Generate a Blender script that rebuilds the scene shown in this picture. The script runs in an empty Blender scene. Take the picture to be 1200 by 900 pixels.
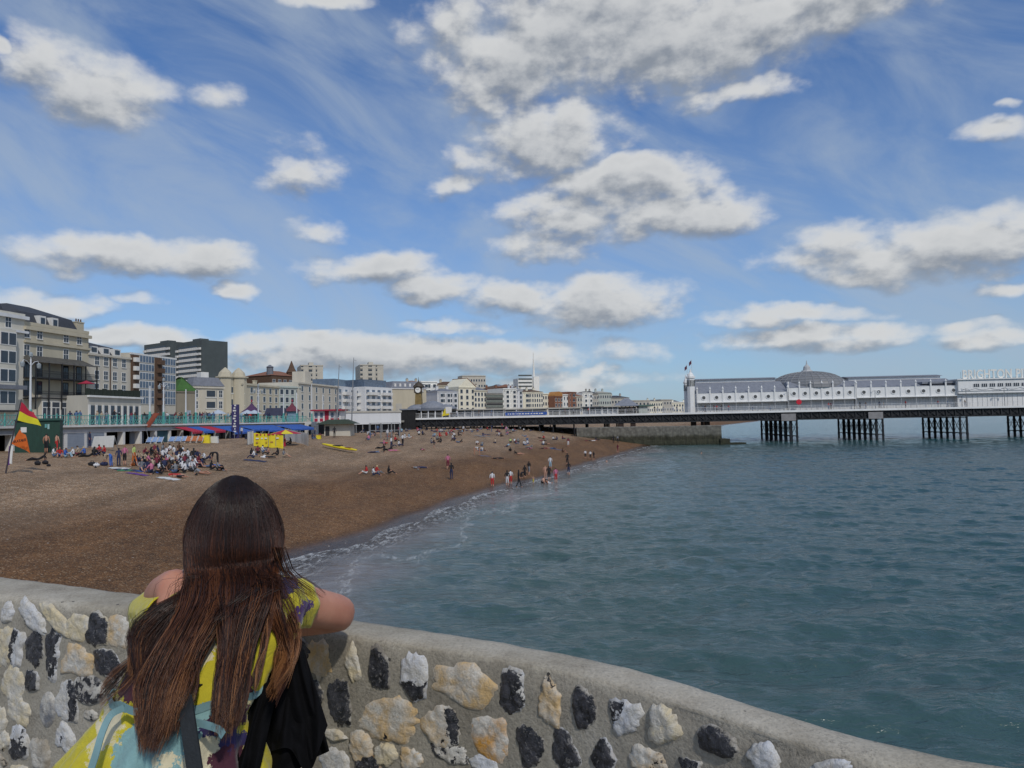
import bpy, bmesh, math, random
import numpy as np
from mathutils import Vector, Matrix, noise
R = math.radians
random.seed(7)
rng = np.random.default_rng(7)
scn = bpy.context.scene
COL = scn.collection

# ------------------------------------------------------------ camera
CZ = 6.5
FPX = 850.0
PITCH = math.atan(41.5 / FPX)
ROLL = R(1.15)
f_ = Vector((0, math.cos(PITCH), math.sin(PITCH)))
r0_ = Vector((1, 0, 0)); u0_ = Vector((0, -math.sin(PITCH), math.cos(PITCH)))
r_ = math.cos(ROLL) * r0_ - math.sin(ROLL) * u0_
u_ = math.sin(ROLL) * r0_ + math.cos(ROLL) * u0_
camd = bpy.data.cameras.new('camera'); cam = bpy.data.objects.new('camera', camd); COL.objects.link(cam)
M_ = Matrix((r_, u_, -f_)).transposed().to_4x4(); M_.translation = Vector((0, 0, CZ))
cam.matrix_world = M_
camd.sensor_fit = 'HORIZONTAL'; camd.sensor_width = 36; camd.lens = 36 * FPX / 1200
camd.clip_start = 0.05; camd.clip_end = 40000
scn.camera = cam
CAMP = Vector((0, 0, CZ))

def ray(px, py):
    px = float(px); py = float(py)
    return f_ + ((px - 600) / FPX) * r_ + ((450 - py) / FPX) * u_
def G(px, py, z=0.0):
    """measured spot: where the sight line of the survey photograph meets height z"""
    d = ray(px, py); t = (z - CZ) / d.z
    return Vector((d.x * t, d.y * t, z))
def D(px, py, Y):
    d = ray(px, py); t = float(Y) / d.y
    return CAMP + d * t

# ------------------------------------------------------------ light
SUN_EL, SUN_AZ = R(45), R(155)     # azimuth clockwise from +Y
world = bpy.data.worlds.new('World'); scn.world = world; world.use_nodes = True
sund = bpy.data.lights.new('sun', 'SUN'); sund.energy = 2.2; sund.angle = R(2.5); sund.color = (1.0, 0.94, 0.85)
sun = bpy.data.objects.new('sun', sund); COL.objects.link(sun)
sv = Vector((math.sin(SUN_AZ) * math.cos(SUN_EL), math.cos(SUN_AZ) * math.cos(SUN_EL), math.sin(SUN_EL)))
sun.rotation_euler = sv.to_track_quat('Z', 'Y').to_euler()
scn.view_settings.view_transform = 'Standard'
scn.view_settings.look = 'None'
scn.view_settings.exposure = -0.13
scn.view_settings.gamma = 1.0
scn.cycles.max_bounces = 6
scn.cycles.transparent_max_bounces = 12

def build_world():
    nt = world.node_tree; N = nt.nodes; L = nt.links; N.clear()
    # ---- node group: cloud amount for a direction written as (azimuth, elevation)
    clouds = [ # cx, cy, rx, ry, strength (survey photograph pixels)
        (745, 40, 240, 58, 1.15), (600, 75, 95, 50, 1.0), (930, 12, 180, 34, 1.1), (700, 15, 150, 55, 1.0), (560, 30, 60, 40, .8),
        (868, 107, 68, 14, .8), (900, 97, 30, 14, .8),
        (640, 162, 85, 32, 1.0), (675, 148, 48, 22, .95), (600, 195, 70, 22, .65),
        (735, 212, 105, 30, 1.0), (800, 252, 85, 27, 1.0), (660, 255, 70, 30, .9), (640, 285, 60, 18, .7), (745, 190, 60, 14, .9),
        (700, 352, 92, 31, 1.05), (600, 352, 62, 18, .9), (690, 375, 75, 10, .6), (735, 335, 40, 14, .7),
        (440, 312, 78, 20, .95), (520, 335, 60, 17, .9), (405, 310, 35, 14, .8),
        (150, 297, 125, 25, 1.05), (85, 285, 50, 16, .85), (235, 303, 52, 18, .9),
        (1090, 290, 170, 34, 1.0), (980, 285, 60, 22, .7), (1170, 268, 90, 26, .9), (1020, 318, 70, 16, .6),
        (925, 371, 90, 13, .85), (950, 395, 110, 15, .8), (985, 408, 60, 12, .75), (870, 405, 50, 10, .5), (1150, 397, 60, 13, .75), (1130, 385, 60, 9, .6),
        (95, 100, 88, 44, .85), (60, 75, 45, 25, .7), (130, 130, 50, 22, .7), (-5, 50, 20, 14, .9),
        (272, 336, 26, 11, .75), (50, 355, 85, 18, .85), (165, 347, 30, 9, .65),
        (470, 418, 260, 22, 1.0), (320, 405, 80, 16, .8), (385, 398, 20, 9, .9), (165, 396, 90, 14, .8), (590, 425, 120, 15, .8), (640, 445, 120, 8, .5),
        (1165, 155, 40, 14, .7), (350, 200, 45, 25, .55), (250, 112, 32, 14, .5), (375, 5, 45, 9, .8), (370, 268, 35, 10, .5), (525, 218, 28, 11, .65), (548, 190, 28, 14, .55),
        (700, 436, 22, 7, .75), (685, 450, 60, 8, .6), (1190, 120, 12, 6, .6), (1185, 335, 40, 10, .6), (530, 383, 60, 9, .55),
    ]
    g = bpy.data.node_groups.new('cloud_amount', 'ShaderNodeTree')
    g.interface.new_socket('P', in_out='INPUT', socket_type='NodeSocketVector')
    g.interface.new_socket('Amount', in_out='OUTPUT', socket_type='NodeSocketFloat')
    gi = g.nodes.new('NodeGroupInput'); go = g.nodes.new('NodeGroupOutput')
    gl = g.links
    def VM(op, a, b=None, nodes=g.nodes, links=gl):
        n = nodes.new('ShaderNodeVectorMath'); n.operation = op
        for i, v in enumerate((a, b)):
            if v is None: continue
            if isinstance(v, (tuple, list, Vector)): n.inputs[i].default_value = v
            else: links.new(v, n.inputs[i])
        return n
    def MA(op, a, b=None, c=None, nodes=g.nodes, links=gl, clamp=False):
        n = nodes.new('ShaderNodeMath'); n.operation = op; n.use_clamp = clamp
        for i, v in enumerate((a, b, c)):
            if v is None: continue
            if isinstance(v, (int, float)): n.inputs[i].default_value = v
            else: links.new(v, n.inputs[i])
        return n.outputs[0]
    def NZ(vec, scale, detail, rough, nodes=g.nodes, links=gl, dist=0.0, w=None):
        n = nodes.new('ShaderNodeTexNoise'); n.inputs['Scale'].default_value = scale
        n.inputs['Detail'].default_value = detail; n.inputs['Roughness'].default_value = rough; n.inputs['Distortion'].default_value = dist
        links.new(vec, n.inputs['Vector']); return n
    P = gi.outputs['P']
    wn = NZ(VM('MULTIPLY', P, (1, 1.5, 1)).outputs[0], 9, 4, .55)
    wv = VM('SUBTRACT', wn.outputs['Color'], (.5, .5, .5))
    wp = VM('ADD', P, VM('MULTIPLY', wv.outputs[0], (.10, .055, 0)).outputs[0]).outputs[0]
    acc = None
    for (cx, cy, rx, ry, s) in clouds:
        d = ray(cx, cy).normalized()
        az = math.atan2(d.x, d.y); el = math.asin(d.z)
        ka = math.cos(az) ** 1.4
        c = (az, el, 0)
        q = VM('MULTIPLY', VM('SUBTRACT', wp, c).outputs[0], (FPX / rx / 1.0 / ka, FPX / ry / ka, 0)).outputs[0]
        d2 = VM('DOT_PRODUCT', q, q).outputs['Value']
        m = MA('MULTIPLY_ADD', d2, -.70 * s, s * .95)
        acc = m if acc is None else MA('SMOOTH_MAX', acc, m, .12)
    # loose small clouds for every other direction
    far = NZ(VM('MULTIPLY', P, (1, 2.6, 1)).outputs[0], 3.1, 3, .5)
    sep = g.nodes.new('ShaderNodeSeparateXYZ'); gl.new(P, sep.inputs[0])
    side = MA('GREATER_THAN', MA('ABSOLUTE', sep.outputs[0]), .72)
    oth = MA('MULTIPLY', MA('MULTIPLY', MA('SUBTRACT', far.outputs[0], .5), 5), side)
    acc = MA('MAXIMUM', MA('MAXIMUM', acc, -1.5), MA('SUBTRACT', oth, MA('MULTIPLY', MA('SUBTRACT', 1, side), 3)))
    det = NZ(VM('MULTIPLY', P, (1, 1.6, 1)).outputs[0], 24, 6, .56)
    det2 = NZ(VM('MULTIPLY', P, (1, 1.5, 1)).outputs[0], 11, 3, .5)
    k = MA('ADD', MA('MULTIPLY', MA('SUBTRACT', det.outputs[0], .5), 1.45), MA('MULTIPLY', MA('SUBTRACT', det2.outputs[0], .5), 1.3))
    tot = MA('ADD', acc, k)
    gl.new(tot, go.inputs['Amount'])
    # ---- main tree
    tc = N.new('ShaderNodeTexCoord')
    nrm = VM('NORMALIZE', tc.outputs['Generated'], nodes=N, links=L).outputs[0]
    s = N.new('ShaderNodeSeparateXYZ'); L.new(nrm, s.inputs[0])
    az = MA('ARCTAN2', s.outputs[0], s.outputs[1], nodes=N, links=L)
    el = MA('ARCSINE', s.outputs[2], nodes=N, links=L)
    cb = N.new('ShaderNodeCombineXYZ'); L.new(az, cb.inputs[0]); L.new(el, cb.inputs[1])
    P = cb.outputs[0]
    def inst(v):
        n = N.new('ShaderNodeGroup'); n.node_tree = g; L.new(v, n.inputs[0]); return n.outputs[0]
    d0 = inst(P)
    d1 = inst(VM('ADD', P, (.007, .020, 0), nodes=N, links=L).outputs[0])
    def MR(v, a, b, c, d, t='SMOOTHSTEP'):
        n = N.new('ShaderNodeMapRange'); n.interpolation_type = t
        L.new(v, n.inputs[0])
        for i, q in enumerate((a, b, c, d)): n.inputs[i + 1].default_value = q
        return n.outputs[0]
    alpha = MR(d0, -.25, .80, 0, 1)
    dens = MR(d0, .35, 1.6, 0, 1, 'LINEAR')
    rel = MR(MA('SUBTRACT', d0, d1, nodes=N, links=L), -.62, .50, 0, 1, 'SMOOTHSTEP')
    # cirrus streaks
    mp = N.new('ShaderNodeMapping'); mp.inputs['Rotation'].default_value = (0, 0, R(24)); L.new(P, mp.inputs['Vector'])
    st = NZ(VM('MULTIPLY', mp.outputs[0], (1.6, 4.2, 1), nodes=N, links=L).outputs[0], 2.2, 7, .58, nodes=N, links=L, dist=.6)
    cir = MR(st.outputs[0], .34, .72, 0, .62)
    # more veil low down
    veil = MR(el, 0.0, .42, .50, .05, 'LINEAR')
    sky = N.new('ShaderNodeTexSky'); sky.sky_type = 'NISHITA'; sky.sun_disc = False
    sky.sun_elevation = SUN_EL; sky.sun_rotation = SUN_AZ; sky.air_density = 1.0; sky.dust_density = .6; sky.ozone_density = 2.2; sky.altitude = 0
    def MX(f, a, b, bt='MIX'):
        n = N.new('ShaderNodeMix'); n.data_type = 'RGBA'; n.blend_type = bt
        for sock, v in ((n.inputs[0], f), (n.inputs[6], a), (n.inputs[7], b)):
            if isinstance(v, (int, float)): sock.default_value = v
            elif isinstance(v, tuple): sock.default_value = v
            else: L.new(v, sock)
        return n.outputs[2]
    W = lambda r, g_, b: (r * WS, g_ * WS, b * WS, 1)
    WS = 1 / SKY_STRENGTH
    skyc = MX(1.0, sky.outputs[0], (SKY_TINT[0], SKY_TINT[1], SKY_TINT[2], 1), 'MULTIPLY')
    c1 = MX(cir, skyc, W(.42, .50, .60))
    c2 = MX(veil, c1, W(.40, .50, .62))
    shade = MX(rel, W(.25, .285, .34), W(.77, .775, .77))
    core = MX(MA('MULTIPLY', dens, .50, nodes=N, links=L), shade, W(.36, .39, .43))
    c3 = MX(MA('MULTIPLY', alpha, .95, nodes=N, links=L), c2, core)
    bg = N.new('ShaderNodeBackground'); bg.inputs['Strength'].default_value = SKY_STRENGTH
    L.new(c3, bg.inputs['Color'])
    o = N.new('ShaderNodeOutputWorld'); L.new(bg.outputs[0], o.inputs['Surface'])
SKY_STRENGTH = 0.1
SKY_TINT = (.60, .90, 1.27)
build_world()
world.cycles.sampling_method = 'MANUAL'; world.cycles.sample_map_resolution = 512

# ------------------------------------------------------------ tags
def tag(o, label=None, cat=None, group=None, kind=None):
    if label: o['label'] = label
    if cat: o['category'] = cat
    if group: o['group'] = group
    if kind: o['kind'] = kind
    return o
def empty(name, loc=(0, 0, 0), rz=0, label=None, cat=None, group=None):
    o = bpy.data.objects.new(name, None); o.location = loc; o.rotation_euler[2] = rz
    o.empty_display_size = .2; COL.objects.link(o); return tag(o, label, cat, group)
def copy_tree(o, parent=None):
    c = o.copy(); COL.objects.link(c); c.parent = parent
    for ch in list(o.children): copy_tree(ch, c)
    return c

# ------------------------------------------------------------ materials
def newmat(name):
    m = bpy.data.materials.new(name); m.use_nodes = True
    nt = m.node_tree; b = nt.nodes['Principled BSDF']
    return m, nt, b
def nnode(nt, t, **kw):
    n = nt.nodes.new(t)
    for k, v in kw.items():
        if hasattr(n, k): setattr(n, k, v)
        else: n.inputs[k].default_value = v
    return n
_pm = {}
def pm(name, col, rough=.8, var=.25, scale=3.0, bump=0.0, metal=0.0, streak=False, detail=6, coat=0):
    """plain weathered surface: colour varied by noise (patches) in object space"""
    if name in _pm: return _pm[name]
    m, nt, b = newmat(name)
    tc = nt.nodes.new('ShaderNodeTexCoord')
    src = tc.outputs['Object']
    if streak:
        mp = nnode(nt, 'ShaderNodeMapping'); mp.inputs['Scale'].default_value = (1, 1, .25)
        nt.links.new(src, mp.inputs['Vector']); src = mp.outputs[0]
    n = nnode(nt, 'ShaderNodeTexNoise', Scale=scale, Detail=detail, Roughness=.6)
    nt.links.new(src, n.inputs['Vector'])
    mr = nnode(nt, 'ShaderNodeMapRange'); nt.links.new(n.outputs[0], mr.inputs[0])
    mr.inputs[1].default_value = .25; mr.inputs[2].default_value = .75
    mr.inputs[3].default_value = 1 - var; mr.inputs[4].default_value = 1 + var * .6
    vm = nnode(nt, 'ShaderNodeVectorMath', operation='MULTIPLY')
    vm.inputs[0].default_value = col[:3]; nt.links.new(mr.outputs[0], vm.inputs[1])
    nt.links.new(vm.outputs[0], b.inputs['Base Color'])
    b.inputs['Roughness'].default_value = rough; b.inputs['Metallic'].default_value = metal
    if bump:
        bp = nnode(nt, 'ShaderNodeBump', Strength=bump); bp.inputs['Distance'].default_value = .02
        nt.links.new(n.outputs[0], bp.inputs['Height']); nt.links.new(bp.outputs[0], b.inputs['Normal'])
    _pm[name] = m; return m

# ------------------------------------------------------------ mesh builder
class MB:
    def __init__(s): s.v = []; s.f = []; s.mi = []; s.mats = []
    def m(s, mat):
        if mat not in s.mats: s.mats.append(mat)
        return s.mats.index(mat)
    def add(s, vs, fs, mat=None):
        o = len(s.v); s.v += [tuple(v) for v in vs]
        k = s.m(mat) if mat is not None else 0
        for f in fs: s.f.append(tuple(i + o for i in f)); s.mi.append(k)
    def hexa(s, p, mat=None):   # 8 points: bottom loop 0-3, top loop 4-7
        s.add(p, [(0, 3, 2, 1), (4, 5, 6, 7), (0, 1, 5, 4), (1, 2, 6, 5), (2, 3, 7, 6), (3, 0, 4, 7)], mat)
    def box(s, x0, y0, z0, x1, y1, z1, mat=None):
        s.hexa([(x0, y0, z0), (x1, y0, z0), (x1, y1, z0), (x0, y1, z0), (x0, y0, z1), (x1, y0, z1), (x1, y1, z1), (x0, y1, z1)], mat)
    def tube(s, pts, rad, n=8, mat=None, cap=True):
        pts = [Vector(p) for p in pts]; rr = rad if isinstance(rad, (list, tuple)) else [rad] * len(pts)
        vs = []; fs = []
        up = None
        for i, p in enumerate(pts):
            t = (pts[min(i + 1, len(pts) - 1)] - pts[max(i - 1, 0)]).normalized()
            if up is None:
                up = Vector((0, 0, 1)) if abs(t.z) < .9 else Vector((1, 0, 0))
            a = t.cross(up)
            if a.length < 1e-5: a = t.cross(Vector((1, .3, 0)))
            a.normalize(); b = t.cross(a); up = -b if False else up
            for k in range(n):
                w = 2 * math.pi * k / n
                vs.append(p + (a * math.cos(w) + b * math.sin(w)) * rr[i])
        for i in range(len(pts) - 1):
            for k in range(n):
                fs.append((i * n + k, i * n + (k + 1) % n, (i + 1) * n + (k + 1) % n, (i + 1) * n + k))
        if cap:
            fs.append(tuple(reversed(range(n)))); fs.append(tuple(range((len(pts) - 1) * n, len(pts) * n)))
        s.add(vs, fs, mat)
    def lathe(s, prof, c=(0, 0, 0), n=16, mat=None, ph=0):
        vs = []; fs = []
        for (r, z) in prof:
            for k in range(n):
                w = 2 * math.pi * (k + ph) / n
                vs.append((c[0] + r * math.cos(w), c[1] + r * math.sin(w), c[2] + z))
        for i in range(len(prof) - 1):
            for k in range(n): fs.append((i * n + k, i * n + (k + 1) % n, (i + 1) * n + (k + 1) % n, (i + 1) * n + k))
        fs.append(tuple(reversed(range(n)))); fs.append(tuple(range((len(prof) - 1) * n, len(prof) * n)))
        s.add(vs, fs, mat)
    def build(s, name, mat=None, parent=None, smooth=False, loc=None):
        me = bpy.data.meshes.new(name); me.from_pydata(s.v, [], s.f)
        if mat is not None: me.materials.append(mat)
        else:
            for q in s.mats: me.materials.append(q)
            me.polygons.foreach_set('material_index', s.mi)
        if smooth: me.polygons.foreach_set('use_smooth', [True] * len(me.polygons))
        me.update()
        o = bpy.data.objects.new(name, me); COL.objects.link(o)
        if parent is not None: o.parent = parent
        if loc is not None: o.location = loc
        return o
# ============================================================ ground, sea
coast_px = [(345, 655), (428, 634), (470, 617), (505, 603), (548, 586), (600, 570), (650, 559), (690, 545), (745, 528), (762, 522)]
coast = [Vector((-70, -160, 0)), Vector((-30, -60, 0)), Vector((-16, -8, 0)), Vector((-11.8, 12, 0)), Vector((-10.6, 24, 0))]
coast += [G(x, y, 0) for x, y in coast_px]
coast += [Vector((40, 176, 0)), Vector((52, 215, 0)), Vector((80, 300, 0))] + [G(x, y, 0) for x, y in ((846, 498.5), (868, 496), (890, 493.5))]
coast += [Vector((560, 1700, 0)), Vector((1500, 4200, 0)), Vector((4000, 12000, 0))]
CO = np.array([[c.x, c.y] for c in coast])
def coast_dist(X, Y):
    """signed distance to the waterline, positive inland"""
    best = np.full(X.shape, 1e9); sg = np.ones(X.shape)
    for i in range(len(CO) - 1):
        a = CO[i]; b = CO[i + 1]; d = b - a; L2 = d @ d
        t = np.clip(((X - a[0]) * d[0] + (Y - a[1]) * d[1]) / L2, 0, 1)
        dx = X - (a[0] + t * d[0]); dy = Y - (a[1] + t * d[1])
        dd = np.hypot(dx, dy); cr = d[0] * dy - d[1] * dx
        m = dd < best - 1e-6
        best = np.where(m, dd, best); sg = np.where(m, np.sign(cr), sg)
    return best * sg
PX = [-400, -60, -15, -4, 0, 5, 10, 16, 22, 30, 38, 46, 50, 56, 300, 700, 1500, 4000]
PZ = [-12, -4, -1.4, -.35, 0, .75, 1.6, 2.1, 2.9, 3.9, 4.45, 4.6, 5.2, 6.55, 7.5, 14, 45, 80]
def land_z(X, Y):
    d = coast_dist(X, Y)
    z = np.interp(d, PX, PZ)
    line = np.interp(Y, [-200, 40, 77, 96, 117, 140, 166, 178, 210, 300, 480, 900], [-60, -47.5, -45, -44.5, -41, -36, -29, -26, -24, -4, 60, 200])
    z = np.where((X > line - 5) & (Y < 900), np.minimum(z, 4.5), z)
    near = np.clip(1 - np.hypot(X, Y) / 260, 0, 1) * np.clip(d / 6, 0, 1)
    z = z + near * (.10 * np.sin(X * .23 + Y * .11) + .07 * np.sin(Y * .31 - X * .17) + .05 * np.sin(X * .9 + np.sin(Y * .35) * 2))
    z = np.where((np.abs(d) < 14), z + .05 * np.sin(Y * .55 + 1.3 * np.sin(Y * .13)) * np.clip(Y / 40, 0, 1), z)
    return z
def gz(x, y): return float(land_z(np.array([x]), np.array([y]))[0])
def B(px, py):
    """spot on the beach under a survey pixel: march the sight line down to the ground"""
    d = ray(px, py); lo = 0
    ts = np.linspace(8, 900, 6000) if True else None
    X = d.x * ts; Yv = d.y * ts; Z = CZ + d.z * ts
    h = np.maximum(land_z(X, Yv), 0)
    k = np.argmax(Z <= h)
    if Z[k] > h[k]: k = len(ts) - 1
    return Vector((X[k], Yv[k], max(h[k], 0)))

def polar(name, azs, rs, zf, mat, extra=None):
    A, Rr = np.meshgrid(azs, rs)
    X = Rr * np.sin(A); Y = Rr * np.cos(A)
    Z = zf(X, Y, Rr)
    nr, na = X.shape
    me = bpy.data.meshes.new(name)
    co = np.stack([X, Y, Z], -1).reshape(-1, 3)
    i = np.arange(nr * na).reshape(nr, na)
    q = np.stack([i[:-1, :-1], i[:-1, 1:], i[1:, 1:], i[1:, :-1]], -1).reshape(-1, 4)[:, ::-1]
    me.vertices.add(len(co)); me.vertices.foreach_set('co', co.astype(np.float32).ravel())
    me.loops.add(q.size); me.loops.foreach_set('vertex_index', q.astype(np.int32).ravel())
    me.polygons.add(len(q)); me.polygons.foreach_set('loop_start', np.arange(0, q.size, 4, dtype=np.int32))
    me.polygons.foreach_set('use_smooth', np.ones(len(q), dtype=bool))
    me.update(calc_edges=True)
    dd = coast_dist(X, Y).ravel().astype(np.float32)
    at = me.attributes.new('shore', 'FLOAT', 'POINT'); at.data.foreach_set('value', dd)
    me.materials.append(mat)
    o = bpy.data.objects.new(name, me); COL.objects.link(o); return o

def mat_beach():
    m, nt, b = newmat('shingle'); L = nt.links
    geo = nt.nodes.new('ShaderNodeNewGeometry'); P = geo.outputs['Position']
    at = nnode(nt, 'ShaderNodeAttribute', attribute_name='shore')
    # patchy wet band: shore distance bent by noise
    mp = nnode(nt, 'ShaderNodeMapping'); mp.inputs['Rotation'].default_value = (0, 0, R(12)); mp.inputs['Scale'].default_value = (1, .28, 1); L.new(P, mp.inputs['Vector'])
    n1 = nnode(nt, 'ShaderNodeTexNoise', Scale=.16, Detail=6, Roughness=.6); L.new(mp.outputs[0], n1.inputs['Vector'])
    ad = nnode(nt, 'ShaderNodeMath', operation='MULTIPLY_ADD'); L.new(n1.outputs[0], ad.inputs[0]); ad.inputs[1].default_value = -16; L.new(at.outputs['Fac'], ad.inputs[2])
    def MR(v, a, b_, c, d):
        n = nnode(nt, 'ShaderNodeMapRange', interpolation_type='SMOOTHSTEP'); L.new(v, n.inputs[0])
        for i, q in enumerate((a, b_, c, d)): n.inputs[i + 1].default_value = q
        return n.outputs[0]
    wet = MR(ad.outputs[0], 1, 13, 1, 0)
    wet2 = MR(at.outputs['Fac'], .2, 2.2, 1, 0)
    # pebbles
    vo = nnode(nt, 'ShaderNodeTexVoronoi', Scale=20.0); L.new(P, vo.inputs['Vector'])
    vb = nnode(nt, 'ShaderNodeTexVoronoi', Scale=3.2); L.new(P, vb.inputs['Vector'])
    def ramp(v, stops):
        n = nnode(nt, 'ShaderNodeValToRGB'); L.new(v, n.inputs[0]); e = n.color_ramp.elements
        e[0].position = stops[0][0]; e[0].color = (*stops[0][1], 1); e[1].position = stops[-1][0]; e[1].color = (*stops[-1][1], 1)
        for p, c in stops[1:-1]:
            x = e.new(p); x.color = (*c, 1)
        return n.outputs[0]
    sp = nnode(nt, 'ShaderNodeSeparateColor'); L.new(vo.outputs['Color'], sp.inputs[0])
    sb = nnode(nt, 'ShaderNodeSeparateColor'); L.new(vb.outputs['Color'], sb.inputs[0])
    dry = ramp(sp.outputs[0], [(0, (.14, .085, .047)), (.3, (.225, .143, .08)), (.6, (.275, .178, .103)), (.86, (.33, .225, .137)), (.97, (.46, .40, .32))])
    wetc = ramp(sp.outputs[0], [(0, (.06, .03, .013)), (.35, (.125, .060, .022)), (.7, (.175, .083, .030)), (.9, (.21, .108, .042)), (.985, (.34, .25, .16))])
    def MX(f, a, b_, bt='MIX'):
        n = nnode(nt, 'ShaderNodeMix', data_type='RGBA', blend_type=bt)
        for s, v in ((n.inputs[0], f), (n.inputs[6], a), (n.inputs[7], b_)):
            if isinstance(v, (int, float)): s.default_value = v
            elif isinstance(v, tuple): s.default_value = v
            else: L.new(v, s)
        return n.outputs[2]
    c = MX(wet, dry, wetc)
    c = MX(wet2, c, MX(.75, c, (.05, .032, .022, 1), 'MULTIPLY'))
    # broad colour drifts
    n2 = nnode(nt, 'ShaderNodeTexNoise', Scale=.35, Detail=8, Roughness=.7); L.new(mp.outputs[0], n2.inputs['Vector'])
    n3 = nnode(nt, 'ShaderNodeTexNoise', Scale=1.7, Detail=9, Roughness=.75); L.new(P, n3.inputs['Vector'])
    v2 = MR(n2.outputs[0], .3, .7, .74, 1.2); v3 = MR(n3.outputs[0], .3, .7, .7, 1.28)
    mm = nnode(nt, 'ShaderNodeMath', operation='MULTIPLY'); L.new(v2, mm.inputs[0]); L.new(v3, mm.inputs[1])
    vs = nnode(nt, 'ShaderNodeVectorMath', operation='SCALE'); L.new(c, vs.inputs[0]); L.new(mm.outputs[0], vs.inputs['Scale'])
    # weed and debris left along old tide lines
    t1 = nnode(nt, 'ShaderNodeMath', operation='PINGPONG'); L.new(ad.outputs[0], t1.inputs[0]); t1.inputs[1].default_value = 4.5
    wl = MR(t1.outputs[0], 0, .55, 1, 0); wn = MR(n3.outputs[0], .50, .62, 0, .55)
    wm = nnode(nt, 'ShaderNodeMath', operation='MULTIPLY'); L.new(wl, wm.inputs[0]); L.new(wn, wm.inputs[1])
    wc = MX(wm.outputs[0], vs.outputs[0], (.045, .030, .018, 1))
    # scattered pale cobbles
    spk = MR(sb.outputs[1], .972, .98, 0, 1); dk = MR(vb.outputs['Distance'], .10, .20, 1, 0)
    ml = nnode(nt, 'ShaderNodeMath', operation='MULTIPLY'); L.new(spk, ml.inputs[0]); L.new(dk, ml.inputs[1])
    c = MX(ml.outputs[0], wc, (.5, .44, .38, 1))
    # town land beyond the promenade
    c = MX(MR(at.outputs['Fac'], 300, 500, 0, 1), c, (.10, .12, .07, 1))
    L.new(c, b.inputs['Base Color'])
    rr = MR(wet2, 0, 1, .85, .25); L.new(rr, b.inputs['Roughness'])
    bp = nnode(nt, 'ShaderNodeBump', Strength=.8); bp.inputs['Distance'].default_value = .05
    hs = nnode(nt, 'ShaderNodeMath', operation='MULTIPLY_ADD'); L.new(vo.outputs['Distance'], hs.inputs[0]); hs.inputs[1].default_value = -.7; L.new(n3.outputs[0], hs.inputs[2])
    L.new(hs.outputs[0], bp.inputs['Height']); L.new(bp.outputs[0], b.inputs['Normal'])
    b.inputs['Specular IOR Level'].default_value = .35
    return m

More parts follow.
